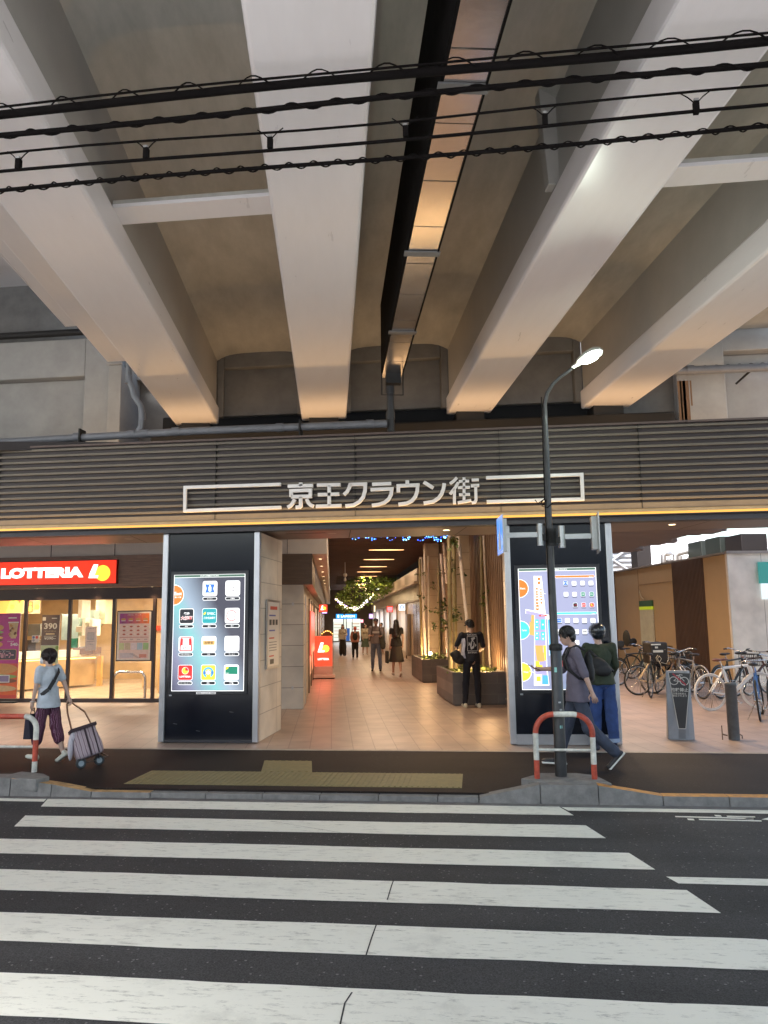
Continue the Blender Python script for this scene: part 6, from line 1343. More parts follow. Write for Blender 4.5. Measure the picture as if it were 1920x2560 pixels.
    if hairstyle:
        hp=[('e',h(0,-.018,.028),(S(.084),S(.092),S(.092)),HR),('e',h(0,-.045,-.02),(S(.076),S(.06),S(.07)),HR)]
        if hairstyle=='fluffy': hp=[('e',h(0,-.03,.025),(S(.118),S(.115),S(.112)),HR),('e',h(0,-.06,-.035),(S(.10),S(.065),S(.085)),HR)]
        if hairstyle=='bowl': hp=[('e',h(0,-.012,.032),(S(.092),S(.102),S(.095)),HR),('e',h(0,-.05,-.03),(S(.08),S(.055),S(.075)),HR)]
        if hairstyle=='long': hp=[('e',h(0,-.018,.028),(S(.088),S(.095),S(.095)),HR),('c',h(0,-.055,-.02),T((0,-.13,1.22)),S(.085),S(.10)),('c',h(-.05,-.04,-.05),T((-.07,-.12,1.2)),S(.05),S(.05)),('c',h(.05,-.04,-.05),T((.07,-.12,1.2)),S(.05),S(.05))]
        xs=None
        if vox<.012:
            xs=MB(); rq_=random.Random(len(lab)); c0=hp[0][1]; rr=hp[0][2]
            for q_i in range(420):
                a=rq_.uniform(0,2*PI); e_=rq_.uniform(-.35,1.45)
                d0=Vector((math.cos(a)*math.cos(e_),math.sin(a)*math.cos(e_),math.sin(e_)))
                if d0.y>.35 and d0.z<.45: continue
                P=[];dd=d0.copy(); sw_=Vector((rq_.uniform(-.25,.25),rq_.uniform(-.3,.15),0))
                for j in range(4):
                    lift=1.0+.05*math.sin(j*1.1)*(1.6 if hairstyle=='fluffy' else .8)
                    P.append(c0+HR@Vector((dd.x*rr[0]*lift,dd.y*rr[1]*lift,dd.z*rr[2]*lift))); dd=(dd+Vector((0,0,-.26))+sw_*.35).normalized()
                xs.tube(P,[.0045,.0042,.003,.001],3,caps=False)
        blob(hp,vox*.9,'hair',hm,root,wr=.012 if hairstyle!='fluffy' else .02,ws=30,smooth=1,extra=xs)
    if face:
        for sx in (-1,1):
            g=MB(); g.ell(h(sx*.030,.086,.004),(S(.011),S(.006),S(.007)),0,8,6); g.obj('eye',M('eye_dark',(.02,.015,.012),.2,var=0),root)
            g=MB(); g.tube([h(sx*.016,.092,.022),h(sx*.045,.082,.022)],S(.0035),5); g.obj('eyebrow',hm,root)
        g=MB(); g.tube([h(-.02,.088,-.062),h(0,.094,-.063),h(.02,.088,-.062)],S(.0045),5); g.obj('mouth',M('lip',(.35,.13,.11),.5,var=0),root)
    root['_h']=0; del root['_h']
    return root,dict(J=J,A=A,h=h,T=T,hip=hip,S=S,HR=HR)
GRPP='people strolling in the arcade'
# --- old woman pulling a trolley
F1=gz(118,1906); H1=1.36
stripe=bpy.data.materials.new('maroon_stripe'); stripe.use_nodes=True; n=stripe.node_tree; b=n.nodes['Principled BSDF']
def stripes(m,cols,sc_,axis='X',dist=2.0,angle=0):
    n=m.node_tree; b=n.nodes['Principled BSDF']; tc=n.nodes.new('ShaderNodeTexCoord'); wv=n.nodes.new('ShaderNodeTexWave'); wv.bands_direction=axis; wv.inputs['Scale'].default_value=sc_; wv.inputs['Distortion'].default_value=dist; wv.inputs['Detail'].default_value=3; wv.inputs['Detail Scale'].default_value=2
    n.links.new(tc.outputs['Object'],wv.inputs[0]); cr=n.nodes.new('ShaderNodeValToRGB'); n.links.new(wv.outputs[0],cr.inputs[0]); e=cr.color_ramp.elements
    while len(e)<len(cols): e.new(.5)
    for q,(p,c) in zip(e,cols): q.position=p; q.color=tuple(c)+(1,)
    n.links.new(cr.outputs[0],b.inputs['Base Color']); b.inputs['Roughness'].default_value=.85
stripes(stripe,[(0,(.05,.012,.025)),(.35,(.12,.035,.07)),(.6,(.28,.17,.24)),(.8,(.09,.02,.05))],9,'X',3)
lady,D=person('old woman in light blue T-shirt and maroon striped capri trousers pulling a shopping trolley',(F1.x-.02,F1.y,0),R(66),H=H1,female=True,lean=.08,legs=((.19,.05,.08,0),(-.17,.05,.30,.75)),arms=((.05,.16,.12,0),(-.42,.22,.02,0)),head=(.05,R(28)),top=(.47,.52,.57),shirtz=.80,sleeve=.34,botmat=stripe,botlen=.74,botflare=.016,shoe=(.62,.64,.56),hairstyle='fluffy',hair=(.022,.012,.012),vox=.009,build=1.06,skin=(.48,.33,.26))
h,T=D['h'],D['T']
g=MB(); g.ell(h(0,.075,-.05),(.052,.04,.045),rot=D['HR']); g.obj('face_mask',M('mask_white',(.75,.75,.75),.7,var=.03),lady)
pts=[T((.10,.125,1.40)),T((.16,.02,1.43)),T((.10,-.125,1.36)),T((0,-.145,1.22)),T((-.10,-.135,1.08)),T((-.165,-.04,1.0))]
g=MB()
for a,b in zip(pts,pts[1:]):
    a=Vector(a);b=Vector(b); d=(b-a).normalized(); out=(a+b)/2-T((0,0,((a+b)/2).z/ (H1/1.72))); out.z=0; out.normalize(); s_=d.cross(out).normalized()*.024
    g.add([a-s_,a+s_,b+s_,b-s_,a-s_+out*.008,a+s_+out*.008,b+s_+out*.008,b-s_+out*.008],[(0,1,2,3),(4,7,6,5),(0,4,5,1),(1,5,6,2),(2,6,7,3),(3,7,4,0)])
g.obj('bag_strap',M('strap_black',(.012,.012,.014),.6),lady)
wl_=lady.matrix_world if False else Matrix.Translation((F1.x-.02,F1.y,0))@Matrix.Rotation(R(66),4,'Z')
hl=wl_@(D['A'][0][2]+D['A'][0][3]*.09)
g=MB(); g.add([(-.02,-.13,0),(-.02,.13,0),(.02,.13,0),(.02,-.13,0),(-.05,-.11,-.30),(-.05,.11,-.30),(.05,.11,-.30),(.05,-.11,-.30)],[(0,1,2,3),(4,7,6,5),(0,4,5,1),(1,5,6,2),(2,6,7,3),(3,7,4,0)]); g.tube([(0,-.05,0),(0,-.03,.07),(0,.03,.07),(0,.05,0)],.006,5)
tag(g.obj('hand_bag',M('bag_navy',(.02,.018,.035),.7),bevel=.015,loc=(hl.x,hl.y+.04,hl.z-.07)),'small dark bag hanging from the old woman\'s left hand','bag')
g=MB(); w_=D['A'][0][2]; g.tube([w_+Vector((.03*math.cos(a),.03*math.sin(a),0)) for a in [i*PI/6 for i in range(12)]],.007,6,closed=True); g.obj('wrist_watch',m_sil,lady)
# shopping trolley
hr=wl_@(D['A'][1][2]+D['A'][1][3]*.07)
k=.2893; t1=gz(698*k,1560+1250*k); t2=gz(855*k,1560+1220*k)
tr_=thing('shopping_trolley','striped fabric shopping trolley on two wheels behind the old woman','trolley',(0,0,0))
axm=(t1+t2)/2; wx=(t2-t1).normalized(); R_w=.062
bot=axm+Vector((0,0,.12)); top=Vector((axm.x-.13,axm.y+.02,.46)); ud=(top-bot).normalized(); wd=Vector((.80,.55,-.12)).normalized(); wd=(wd-ud*wd.dot(ud)).normalized(); dd=ud.cross(wd)
mt=Matrix(((wd.x,dd.x,ud.x,bot.x),(wd.y,dd.y,ud.y,bot.y),(wd.z,dd.z,ud.z,bot.z),(0,0,0,1)))
fab=bpy.data.materials.new('bag_stripe'); fab.use_nodes=True; stripes(fab,[(0,(.20,.13,.16)),(.2,(.34,.27,.30)),(.6,(.48,.42,.43)),(.85,(.38,.30,.33))],7,'X',1.8)
g=MB(); L_=(top-bot).length; n=5; v=[]
for i in range(n+1):
    u=i/n; w2=.15+.012*math.sin(u*5); d2=.10+.015*math.sin(u*4+1)
    v+=[(-w2,-d2,L_*u),(w2,-d2,L_*u),(w2,d2,L_*u),(-w2,d2,L_*u)]
f=[(0,3,2,1),(4*n,4*n+1,4*n+2,4*n+3)]
for i in range(n):
    for j in range(4): f.append((4*i+j,4*i+(j+1)%4,4*i+4+(j+1)%4,4*i+4+j))
g.add([(x-bot.x*0,y,z) for x,y,z in v],f,0,True); me_=g.obj('fabric_bag',fab,tr_,bevel=.03); me_.matrix_local=mt
g=MB(); g.box(-.155,.155,-.11,.11,L_-.02,L_+.02,0,mt); g.box(-.012,.012,-.125,-.118,0.01,L_,0,mt); g.box(.085,.10,-.125,-.118,0.01,L_,0,mt); g.obj('bag_trim',M('trim_maroon',(.03,.012,.02),.6),tr_,bevel=.01)
hb=top+ud*.05
A1=mt@Vector((-.12,.02,L_)); A2=mt@Vector((.12,.02,L_))
g=MB(); g.tube([A1,A1.lerp(hr,.55)+Vector((-.05,0,.02)),hr+Vector((-.05,0,-.03)),hr+Vector((0,0,.01)),hr+Vector((.05,0,-.03)),A2.lerp(hr,.5)+Vector((.05,0,.02)),A2],.011,8); g.tube([mt@Vector((-.12,.12,.0)),mt@Vector((-.12,.12,L_)),A1],.009,6); g.tube([mt@Vector((.12,.12,.0)),mt@Vector((.12,.12,L_)),A2],.009,6); g.obj('handle',M('handle_tan',(.22,.13,.09),.4,.3),tr_)
for c in (t1,t2):
    g=MB(); c=Vector((c.x,c.y,R_w)); d=Vector((.62,-.78,0)).normalized(); g.tube([c-d*.016,c-d*.012,c+d*.012,c+d*.016],[R_w*.9,R_w,R_w,R_w*.9],18); w_=g.obj('wheel',M('wheel_dark',(.03,.035,.04),.5),tr_); g=MB(); g.tube([c-d*.020,c+d*.020],R_w*.55,14); g.obj('hub',M('hub_grey',(.3,.36,.4),.4),w_)
g=MB(); a=Vector((t1.x,t1.y,R_w)); b=Vector((t2.x,t2.y,R_w)); g.tube([a,mt@Vector((-.1,0,0))],.008,6); g.tube([b,mt@Vector((.1,0,0))],.008,6); g.tube([a,b],.006,6); g.tube([mt@Vector((.14,.1,.02)),mt@Vector((.2,.0,-.06)),mt@Vector((.13,-.14,-.07))],.009,6); g.obj('axle_frame',M('axle_dark',(.08,.07,.07),.4,.4),tr_)
g=MB(); c=mt@Vector((-.19,-.02,L_-.18)); g.ell(c,(.035,.04,.16),0,12,10); g.ell(c+Vector((.02,0,.12)),(.03,.03,.06),0,10,8); tag(g.obj('plastic_bag',M('bag_lilac',(.5,.47,.52),.5,var=.15,scale=12)),'pale plastic bag tied to the side of the shopping trolley','bag')
# --- man with phone
F2=gz(1385,1912); F2b=gz(1520,1915)
jean=M('jeans_grey_blue',(.045,.055,.085),.85,var=.3,scale=7,bump=.2,bscale=200)
P2=Vector((1.20,9.64,0))
man,D=person('man in purple grey shirt and dark jeans walking left while looking at his phone',P2,R(90),H=1.64,lean=.06,legs=((-.26,.03,.55,1.15),(.33,.02,.05,0)),arms=((-.33,.10,.0,0),(.52,.05,1.05,.1)),head=(.30,0),top=(.13,.115,.155),sleeve=.56,botmat=jean,shirtz=.79,botlen=1.0,botflare=.012,shoe=(.02,.02,.024),shoesole=True,hairstyle='bowl',hair=(.010,.009,.009),vox=.009,skin=(.50,.32,.25))
h,T=D['h'],D['T']; wm=Matrix.Translation(P2)@Matrix.Rotation(R(90),4,'Z')
hp_=wm@(D['A'][1][2]+D['A'][1][3]*.11)
g=MB(); mt=Matrix.Translation(hp_+Vector((0,0,.02)))@Matrix.Rotation(R(24),4,'Y'); g.box(-.08,.08,-.037,.037,-.004,.004,0,mt); ph=g.obj('mobile_phone',M('phone_dark',(.03,.015,.02),.25),bevel=.003); tag(ph,'dark mobile phone held by the walking man in grey','phone')
g=MB(); g.box(-.13,.13,-.30,-.155,1.0,1.40,0); 
bpk=thing('backpack','black backpack on the walking man with the phone','backpack',P2,R(90))
blob([('e',T((0,-.17,1.2)),(.13,.055,.18)),('e',T((0,-.175,1.12)),(.12,.06,.13))],.012,'bag_body',M('bag_black',(.012,.012,.013),.7),bpk,wr=.012)
g=MB()
for sx in (-1,1):
    P=[T((sx*.10,-.13,1.42)),T((sx*.115,-.04,1.475)),T((sx*.115,.06,1.44)),T((sx*.12,.125,1.33)),T((sx*.14,.10,1.2)),T((sx*.15,-.02,1.08)),T((sx*.13,-.13,1.06))]; g.tube(P,.019,6)
g.obj('shoulder_strap',M('strap_black',(.012,.012,.014),.6),bpk)
g=MB(); q=wm@T((-.02,.15,1.27)); g.box(q.x-.004,q.x+.004,q.y-.03,q.y+.03,q.z-.04,q.z+.03); tag(g.obj('name_badge',[M('badge_red',(.6,.08,.08),.4)]),'small red and white badge on the walking man\'s chest','badge')
# --- man in green sweater and helmet
denim=M('denim_blue',(.03,.062,.19),.85,var=.35,scale=6,bump=.2,bscale=200)
F3=gz(1515,1876); P3=Vector((F3.x-.0,F3.y+.02,0))
m3,D=person('person in dark green sweater, blue jeans and black cycle helmet facing the map screen',P3,R(8),H=1.62,lean=.20,legs=((.10,.06,.1,0),(-.04,.05,.02,0)),arms=((.35,.14,.9,.3),(.12,.20,.55,.2)),head=(-.05,0),top=(.030,.040,.022),sleeve=.97,botmat=denim,botlen=.90,botflare=.018,shoe=(.03,.03,.05),hairstyle=None,hair=(.012,.01,.01),vox=.009,face=False)
h,T=D['h'],D['T']
blob([('e',h(0,-.01,.05),(.116,.138,.108)),('e',h(0,-.06,.0),(.10,.08,.08))],.008,'helmet',M('helmet_black',(.012,.016,.022),.28,coat=.5),m3)
g=MB()
for sx in (-.05,.05): g.tube([h(sx*.8,.02,.163),h(sx*1.1,-.08,.125),h(sx,-.128,.07)],.006,6)
g.obj('helmet_vent',M('helmet_vent',(.004,.004,.005),.6),m3)
for i in D['J']:
    a,b=D['J'][i][1],D['J'][i][2]; p=a.lerp(b,.80); q=a.lerp(b,.93); g=MB(); g.tube([p,q],[.076,.078],16,caps=False); g.obj('jeans_cuff',M('cuff_pale',(.25,.32,.45),.85),m3)
bb=thing('waist_bag','black sling bag on the back of the person in green','bag',P3,R(8))
blob([('e',T((-.06,-.15,1.12)),(.15,.06,.10),Matrix.Rotation(.5,3,'Y')),('e',T((-.02,-.16,1.05)),(.12,.055,.08))],.01,'bag_body',M('bag_black',(.012,.012,.013),.7),bb,wr=.006)
g=MB(); g.tube([T((-.17,-.02,1.38)),T((-.13,-.12,1.30)),T((0,-.14,1.17)),T((.15,-.08,1.05))],.018,6); g.obj('strap',M('strap_black',(.012,.012,.014),.6),bb)
# --- man in black T-shirt at the planter
F4=gz(1182,1769); P4=Vector((F4.x,F4.y,0))
m4,D=person('man in black printed T-shirt, cap and tight black trousers standing at the front planter',P4,R(12),H=1.71,lean=.05,legs=((.02,.10,.0,0),(0,.06,.0,0)),arms=((.25,.42,1.1,.5),(.12,.30,1.0,.5)),head=(.42,R(25)),top=(.018,.019,.026),sleeve=.42,bottom=(.010,.012,.02),shoe=(.62,.58,.45),hairstyle='short',vox=.011,skin=(.52,.34,.24),build=.98,face=False)
h,T=D['h'],D['T']
blob([('e',h(0,-.0,.055),(.088,.105,.07)),('e',h(0,.10,.04),(.065,.06,.012))],.009,'cap',M('cap_black',(.014,.013,.015),.7),m4)
Bd=Board(0); wp=M('print_white',(.6,.6,.6),.7,var=.1)
Bd.line([(-.10,-.15),(.10,-.15),(.10,.13),(-.10,.13),(-.10,-.15)],.008,wp,1); Bd.txt('SUICIDAL',0,.165,.20,.035,wp,1,.03); Bd.txt('SKATEPUNK',0,-.185,.19,.035,wp,1,.02)
r=random.Random(3)
for pl_ in ([(-.03,-.13),(.03,-.10),(.05,.0),(.01,.07),(-.03,.02),(-.05,-.05)],[(-.01,.04),(.06,.09),(.05,.12),(-.02,.10)],[(-.08,-.06),(-.04,-.02),(-.07,.03)],[(.05,-.08),(.085,-.04),(.06,-.01)]): Bd.poly(pl_,wp,1)
Bd.poly([(-.02,-.08),(.02,-.05),(.03,.02),(0,.04)],M('print_dark',(.03,.03,.04),.7,var=0),2)
o=Bd.make('shirt_print',m4); c=T((0,-.137,1.24)); o.location=c; o.rotation_euler[0]=-.05
g=MB(); wq=Matrix.Translation(P4)@Matrix.Rotation(R(12),4,'Z')
bk=thing('shoulder_bag','black shoulder bag slung at the left side of the man in the black T-shirt','bag',P4,R(12))
blob([('e',T((-.30,.02,.98)),(.10,.12,.13)),('e',T((-.22,.0,.92)),(.12,.1,.10)),('e',T((-.36,.05,1.02)),(.06,.1,.06))],.012,'bag_body',M('bag_black',(.012,.012,.013),.7),bk,wr=.014)
g=MB(); g.tube([T((-.3,.0,1.08)),T((-.22,.1,1.3)),T((-.12,.12,1.42))],.014,6); g.tube([T((-.12,-.12,.9)),T((.02,-.14,.78)),T((.06,-.13,.88)),T((.04,-.12,.95))],.010,6); g.obj('strap',M('strap_black',(.012,.012,.014),.6),bk)
g=MB(); v=[]; 
for i in range(7): u=i/6; v+=[T((-.215+.02*math.sin(u*4),-.02,1.33-.38*u)),T((-.14+.012*math.sin(u*7),-.10,1.34-.40*u))]
g.add(v,[(2*i,2*i+1,2*i+3,2*i+2) for i in range(6)],0,True); o=g.obj('hanging_cloth',M('cloth_white',(.62,.62,.7),.7,var=.08)); o.location=P4; o.rotation_euler[2]=R(12); tag(o,'white cloth hanging over the left arm of the man in black','cloth')
sm_=o.modifiers.new('solid','SOLIDIFY'); sm_.thickness=.006
# --- arcade walkers
def at(px,py,hx,hy):   # foot and head-top measured on the photograph
    F=gz(px,py); return Vector((F.x,F.y,0)), gy(hx,hy,F.y).z
VX=.016
P,H=at(941,1678,934,1549); m5,D=person('man in cap, grey T-shirt and faded jeans walking towards the street',P,R(186),H=H,legs=((.12,.08,.05,0),(-.14,.07,.12,.2)),arms=((.25,.15,1.2,.35),(.25,.18,1.3,.5)),head=(.12,0),top=(.22,.19,.20),sleeve=.42,botmat=M('jeans_faded',(.13,.16,.24),.85,var=.3,scale=6),shoe=(.03,.03,.04),hairstyle='short',vox=VX,grp=GRPP,skin=(.5,.30,.21),build=1.08)
h,T=D['h'],D['T']; blob([('e',h(0,0,.06),(.09,.105,.07)),('e',h(0,.10,.045),(.06,.06,.012))],.012,'cap',M('cap_navy',(.025,.02,.03),.7),m5)
Bd=Board(0); Bd.rect(0,.0,.24,.07,wp,1); o=Bd.make('shirt_print',m5); o.location=T((0,.137,1.26)); o.rotation_euler[2]=PI
g=MB()
for sx in (-1,1): g.tube([T((sx*.11,-.08,1.44)),T((sx*.115,.06,1.45)),T((sx*.13,.135,1.3)),T((sx*.15,.08,1.1))],.018,6)
g.obj('backpack_strap',M('strap_brown',(.05,.035,.03),.6),m5)
jk=thing('jacket','grey jacket draped over the forearm of the man in the cap','jacket',P,R(186)); blob([('c',T((-.22,.14,1.12)),T((-.24,.16,.78)),.075,.095),('c',T((-.15,.16,1.1)),T((-.2,.18,.9)),.06,.06)],.018,'cloth_body',M('jacket_grey',(.07,.075,.065),.85,var=.3),jk,wr=.02)
P,H=at(992,1692,992,1555); m6,D=person('long haired woman in black top and dark long skirt walking away down the arcade',P,R(14),H=H,female=True,legs=((.10,.02,.0,0),(-.14,.03,.25,.6)),arms=((.0,.10,.1,0),(.05,.2,.35,.1)),top=(.010,.010,.011),sleeve=.22,bottom=(.028,.022,.018),skirt=.46,shoe=(.55,.5,.45),hairstyle='long',hair=(.008,.006,.005),vox=VX,grp=GRPP,face=False)
T=D['T']; tt=thing('tote_bag','black tote bag hanging at the long haired woman\'s left side','bag',P,R(14)); g=MB(); q=T((-.30,.0,.60)); g.prism([(q.x-.04,-.16),(q.x+.04,-.16),(q.x+.05,.16),(q.x-.05,.16)],.42,.80); g.obj('bag_body',M('bag_black',(.012,.012,.013),.7),tt,bevel=.03); g=MB(); g.tube([(q.x,-.08,.8),(q.x+.06,-.03,1.28),(q.x+.06,.03,1.28),(q.x,.08,.8)],.01,6); g.obj('bag_strap',M('strap_pale',(.5,.45,.4),.6),tt)
P,H=at(857,1640.5,854,1563); person('woman in cream blouse and black wide trousers carrying a bag, far left walker',P,R(188),H=H,female=True,legs=((.15,.03,.05,0),(-.15,.03,.15,.3)),arms=((.1,.2,1.2,.3),(-.1,.12,.1,0)),top=(.45,.42,.36),sleeve=.7,bottom=(.025,.022,.022),botflare=.04,shoe=(.05,.04,.04),hairstyle='long',hair=(.02,.012,.01),vox=VX,grp=GRPP)
P,H=at(888,1648,888,1568); m8,D=person('person in coral head scarf and pink jacket with black backpack walking away',P,R(10),H=H,female=True,legs=((.08,.04,0,0),(-.05,.04,.05,0)),arms=((.1,.22,.5,.2),(.1,.22,.5,.2)),top=(.42,.20,.16),sleeve=.98,bottom=(.014,.012,.012),shoe=(.5,.42,.38),hairstyle='bowl',hair=(.55,.12,.09),vox=VX,grp=GRPP,build=1.15,face=False)
T=D['T']; b8=thing('backpack','small black backpack on the person in pink','backpack',P,R(10)); blob([('e',T((0,-.18,1.18)),(.12,.08,.17))],.016,'bag_body',M('bag_black',(.012,.012,.013),.7),b8); g=MB(); 
for sx in (-1,1): g.tube([T((sx*.06,-.14,1.32)),T((sx*.12,-.11,1.45)),T((sx*.12,.08,1.43))],.02,6)
g.obj('shoulder_strap',M('strap_black',(.012,.012,.014),.6),b8)
P,H=at(913,1637,916,1562); person('woman in pale top and long green skirt standing left of the capped man',P,R(200),H=H,female=True,legs=((.1,.03,0,0),(-.1,.03,.1,.2)),arms=((.1,.12,.3,0),(.1,.12,.4,.1)),head=(0,.6),top=(.38,.34,.26),sleeve=.9,bottom=(.07,.10,.07),skirt=.40,shoe=(.55,.5,.45),hairstyle='long',hair=(.012,.008,.008),vox=VX,grp=GRPP)
P,H=at(955,1636,952.5,1558.5); person('dark haired person in olive green clothes behind the capped man',P,R(120),H=H,legs=((.1,.03,0,0),(-.1,.03,.1,.2)),arms=((.2,.1,1.2,.1),(.2,.1,1.2,.1)),top=(.06,.065,.03),sleeve=.5,bottom=(.06,.07,.035),skirt=.5,shoe=(.6,.55,.5),hairstyle='short',vox=VX,grp=GRPP)
# seated customer
P=Vector((-6.95,18.66,.0)); 
sp_,D=person('seated customer in a white shirt at the café table inside the burger shop',(P.x,P.y,-.40),R(60),H=1.68,lean=.12,legs=((1.5,.08,1.45,0),(1.5,.08,1.45,0)),arms=((.6,.1,.9,.2),(.6,.1,.9,.2)),top=(.62,.58,.5),sleeve=.9,bottom=(.03,.03,.04),shoe=(.04,.04,.04),hairstyle='short',hair=(.03,.018,.012),vox=.016,sit=True)
# ================================================================ BICYCLES
m_tyre=M('tyre_black',(.018,.018,.018),.75,var=.2); m_chr=M('chrome',(.6,.6,.6),.22,.9,var=.03); m_rub=M('grip_black',(.02,.02,.02),.6)
def bike(lab,loc,rz,frame,tyre=None,lean=.0,steer=0,basket=False,saddle=None,rad=.34,fender=False,bars='flat',grp='bicycles parked behind the pillar',childseat=False,frame_s=1.0):
    t=thing('bicycle',lab,'bicycle',loc,rz,grp); t.rotation_euler[1]=lean
    wb=1.04; ty=tyre or m_tyre
    def wheel(y,rot):
        mt=Matrix.Translation((0,y,rad))@Matrix.Rotation(rot,4,'Z')
        g=MB(); n=32; g.tube([mt@Vector((0,rad*.955*math.cos(2*PI*i/n),rad*.955*math.sin(2*PI*i/n))) for i in range(n)],rad*.048,8,closed=True); w_=g.obj('wheel',ty,t)
        g=MB(); g.tube([mt@Vector((0,rad*.88*math.cos(2*PI*i/n),rad*.88*math.sin(2*PI*i/n))) for i in range(n)],rad*.028,6,closed=True); g.obj('rim',m_chr if tyre is None else ty,w_)
        g=MB()
        for i in range(18):
            a=2*PI*i/18; b=a+(.35 if i%2 else -.35); g.tube([mt@Vector((.02*(1 if i%2 else -1),.03*math.cos(b),.03*math.sin(b))),mt@Vector((0,rad*.87*math.cos(a),rad*.87*math.sin(a)))],.0022,3,caps=False)
        g.tube([mt@Vector((-.05,0,0)),mt@Vector((.05,0,0))],.022,8); g.obj('spokes',m_chr,w_)
        if fender:
            g=MB(); g.tube([mt@Vector((0,rad*1.07*math.cos(a),rad*1.07*math.sin(a))) for a in [.1+i*2.4/14+(0 if y>0 else .6) for i in range(15)]],.017,6); g.obj('fender',frame,w_)
    yr=-wb/2; yf=wb/2; wheel(yr,0); wheel(yf,steer)
    bb=(0,yr+.43,.28); st_=(0,yr+.28,.78); hd=(0,yf-.19,.82); hb=(0,yf-.13,.66)
    g=MB(); r_=.019*frame_s
    for a,b,rr in ((bb,st_,r_),(st_,hd,r_*.95),(bb,hb,r_*1.25),(hb,hd,r_*1.2),((.03,yr,rad),(.03,bb[1],bb[2]),r_*.55),((-.03,yr,rad),(-.03,bb[1],bb[2]),r_*.55),((.03,yr,rad),(.01,st_[1],st_[2]-.05),r_*.5),((-.03,yr,rad),(-.01,st_[1],st_[2]-.05),r_*.5)): g.tube([a,b],rr,8)
    mt=Matrix.Translation((0,hb[1],0))@Matrix.Rotation(steer,4,'Z')@Matrix.Translation((0,-hb[1],0))
    for sx in (-.045,.045): g.tube([mt@Vector((sx*.5,hb[1],.68)),mt@Vector((sx,hb[1]+.03,.6)),mt@Vector((sx,yf,rad))],.012*frame_s,6)
    g.obj('frame',frame,t)
    g=MB(); g.tube([st_,(0,st_[1]-.04,.90)],.013,8); g.tube([hd,mt@Vector((0,hd[1]-.03,.93))],.013,8); g.obj('seat_post',m_chr,t)
    g=MB(); g.ell((0,st_[1]-.11,.93),(.075,.09,.03),0,12,8); g.ell((0,st_[1]+.02,.935),(.032,.13,.022),0,12,8); g.obj('saddle',saddle or M('saddle_black',(.02,.018,.018),.5),t)
    g=MB(); hy=hd[1]-.03
    if bars=='flat': P=[(-.29,hy-.03,.96),(-.1,hy+.01,.945),(0,hy+.02,.94),(.1,hy+.01,.945),(.29,hy-.03,.96)]
    elif bars=='swept': P=[(-.27,hy-.20,1.02),(-.25,hy-.05,1.04),(-.12,hy+.05,.99),(0,hy+.05,.95),(.12,hy+.05,.99),(.25,hy-.05,1.04),(.27,hy-.20,1.02)]
    else: P=[(-.2,hy+.02,.84),(-.21,hy+.1,.87),(-.2,hy+.08,.95),(-.1,hy+.02,.955),(0,hy+.02,.95),(.1,hy+.02,.955),(.2,hy+.08,.95),(.21,hy+.1,.87),(.2,hy+.02,.84)]
    P=[mt@Vector(p) for p in P]; g.tube(P,.012,8); hbar=g.obj('handlebar',m_chr,t)
    for s_ in (0,-1):
        a,b=P[s_],P[1 if s_==0 else -2]; g=MB(); g.tube([a,a.lerp(b,.5 if bars!='drop' else .9)],.018,8); g.obj('grip',m_rub if not (saddle) else saddle,hbar)
        g=MB(); g.tube([a.lerp(b,.6),a.lerp(b,.2)+Vector((0,.06,-.02))],.006,5); g.obj('brake_lever',m_chr,hbar)
    g=MB(); g.tube([(-.055,bb[1],bb[2]),(.055,bb[1],bb[2])],.018,8); g.tube([(.06,bb[1],bb[2]),(.07,bb[1]+.10,bb[2]-.13)],.009,6); g.tube([(-.06,bb[1],bb[2]),(-.07,bb[1]-.10,bb[2]+.13)],.009,6); g.box(.05,.13,bb[1]+.07,bb[1]+.13,bb[2]-.145,bb[2]-.125); g.box(-.13,-.05,bb[1]-.13,bb[1]-.07,bb[2]+.125,bb[2]+.145)
    n=20; g.tube([(.045,bb[1]+.085*math.cos(2*PI*i/n),bb[2]+.085*math.sin(2*PI*i/n)) for i in range(n)],.006,5,closed=True); g.tube([(.045,bb[1],bb[2]+.085),(.045,yr,rad+.035)],.004,4); g.tube([(.045,bb[1],bb[2]-.085),(.045,yr,rad-.035)],.004,4); g.obj('crankset',m_chr,t)
    g=MB(); g.tube([(-.04,yr+.08,.30),(-.20,yr+.12,.0)],.009,6); g.obj('kick_stand',m_chr,t)
    if basket:
        g=MB(); y0=yf-.02; 
        for z in (.66,.74,.82,.90): g.tube([mt@Vector(p) for p in ((-.17,y0,z),(.17,y0,z),(.19,y0+.28,z),(-.19,y0+.28,z))],.005 if z<.9 else .009,5,closed=True)
        for i in range(9):
            u=-.17+.34*i/8
            for yy in (0,.28): g.tube([mt@Vector((u,y0+yy,.64)),mt@Vector((u*1.05,y0+yy,.90))],.004,4)
        for i in range(7):
            u=.28*i/6
            for sx in (-.175,.175): g.tube([mt@Vector((sx,y0+u,.64)),mt@Vector((sx*1.05,y0+u,.90))],.004,4)
        g.box(-.16,.16,y0+.01,y0+.27,.64,.645,0,mt); g.obj('basket',M('basket_black',(.03,.028,.026),.5),t)
    if childseat:
        b=blob([('e',(0,yr+.0,.98),(.16,.10,.05)),('e',(0,yr-.12,1.15),(.17,.05,.24)),('e',(-.15,yr,1.06),(.03,.12,.1)),('e',(.15,yr,1.06),(.03,.12,.1))],.014,'child_seat',M('seat_black',(.02,.022,.022),.6),t)
    return t
mw=M('bike_white',(.86,.86,.86),.3,var=.02); mcream=M('bike_cream',(.62,.48,.32),.35,var=.03); mdk=M('bike_dark',(.025,.03,.028),.35,.3); mblu=M('bike_blue',(.05,.16,.42),.3,var=.05); msil=M('bike_silver',(.45,.45,.45),.3,.6); mbrn=M('saddle_brown',(.14,.05,.03),.45)
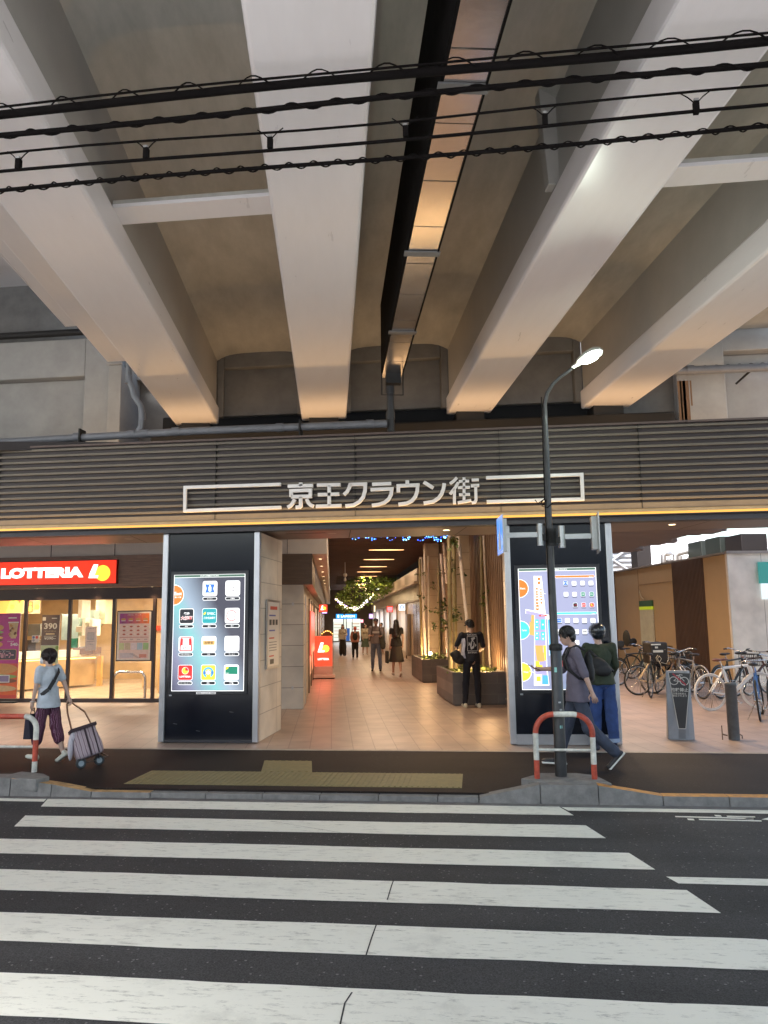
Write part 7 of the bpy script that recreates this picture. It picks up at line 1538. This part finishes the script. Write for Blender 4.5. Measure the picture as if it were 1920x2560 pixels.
def place(rx,ry,fx,fy):      # rear and front tyre contact points on the photograph
    a=gz(rx,ry); b=gz(fx,fy); m=(a+b)/2; d=(b-a); return Vector((m.x,m.y,0)), math.atan2(-d.x,d.y)
k=.2532
def place2(rx,ry,rz): a=gz(rx,ry); return Vector((a.x-math.sin(rz)*.52,a.y+math.cos(rz)*.52,0)),rz
L,r=place2(1500+1105*k,1560+860*k,R(-72)); bike('white bicycle with white tyres and brown saddle behind the bollard',L,r,mw,tyre=M('tyre_white',(.7,.7,.7),.6,var=.05),lean=.0,steer=-.5,saddle=mbrn,bars='flat',frame_s=1.5,rad=.345)
L,r=place2(1500+1585*k,1560+962*k,R(-20)); bike('blue framed bicycle with black saddle at the right picture edge',L,r,mblu,lean=-.06,steer=.2,bars='drop')
L,r=place2(1935,1790,R(-30)); bike('pale bicycle mostly cut off by the right picture edge',L,r,mw,bars='swept',lean=-.04)
L,r=place2(1500+385*k,1560+705*k,R(-78)); bike('cream framed bicycle carrying the black delivery box',L,r,mcream,bars='flat',frame_s=1.5,rad=.34,lean=.03)
g=MB(); g.box(-.21,.21,-.20,.20,0,.46); q=gy(1500+560*k,1560+385*k,L.y-.15)
db=thing('delivery_box','black insulated delivery box with silver stripes and a hanging pale cable','box',(q.x,L.y-.05,q.z),R(15)); g.obj('box_body',M('box_black',(.02,.017,.016),.6,var=.2,bump=.1),db,bevel=.03)
g=MB(); g.box(-.19,.04,-.205,-.2005,.40,.43); g.box(-.15,.09,-.205,-.2005,.24,.29); g.box(-.10,-.03,-.205,-.2005,.33,.37); g.obj('reflective_stripe',M('stripe_silver',(.6,.6,.58),.3,.2),db)
g=MB(); g.tube([(-.05,-.22,.18),(-.10,-.22,.12),(-.08,-.22,.05),(-.01,-.22,.04),(.03,-.22,.10),(-.02,-.22,.16),(-.07,-.22,.10),(.0,-.22,-.02),(.02,-.22,-.2),(.06,-.22,-.32),(.0,-.22,-.42)],.007,5); g.tube([(.02,-.22,.02),(.14,-.21,-.02),(.2,-.21,.08),(.21,-.2,.2)],.007,5); g.obj('hanging_cable',M('cable_pale',(.6,.55,.45),.4),db)
L,r=place2(1500+590*k,1560+698*k,R(-70)); bike('dark bicycle standing under the delivery box',L+Vector((-.1,.15,0)),r,mdk,bars='flat',lean=.02)
L,r=place2(1500+960*k,1560+745*k,R(205)); L=Vector((gz(1500+950*k,1560+745*k).x,gz(1740,1748).y+.45,0)); bike('silver city bicycle with swept handlebar and front basket behind the grey sign',L,R(15),msil,bars='swept',basket=True,fender=True,steer=.25)
L,r=place2(1548,1714,R(-60)); bike('dark bicycle with child seat nearest to the right pillar',L,r,mdk,childseat=True,fender=True,bars='swept',basket=False)
L,r=place2(1565,1700,R(-65)); bike('dark bicycle with child seat, second from the right pillar',L+Vector((.25,.4,0)),r,M('bike_green',(.03,.07,.05),.35),childseat=True,basket=True,bars='swept')
bike('dark city bicycle with basket between the delivery box and the silver bicycle',Vector((3.95,18.2,0)),R(-20),mdk,bars='swept',basket=True,fender=True)
bike('bronze bicycle with basket close to the tan wall behind the silver bicycle',Vector((4.6,18.6,0)),R(-25),M('bike_bronze',(.3,.15,.06),.35,.4),bars='swept',basket=True,fender=True)
bike('black bicycle with basket standing between the silver and the white bicycles',Vector((5.6,17.9,0)),R(-50),mdk,bars='swept',basket=True,fender=True)
bike('dark bicycle leaning at the brown ribbed wall behind the white bicycle',Vector((6.1,18.3,0)),R(-60),M('bike_maroon',(.09,.03,.02),.4),bars='flat')
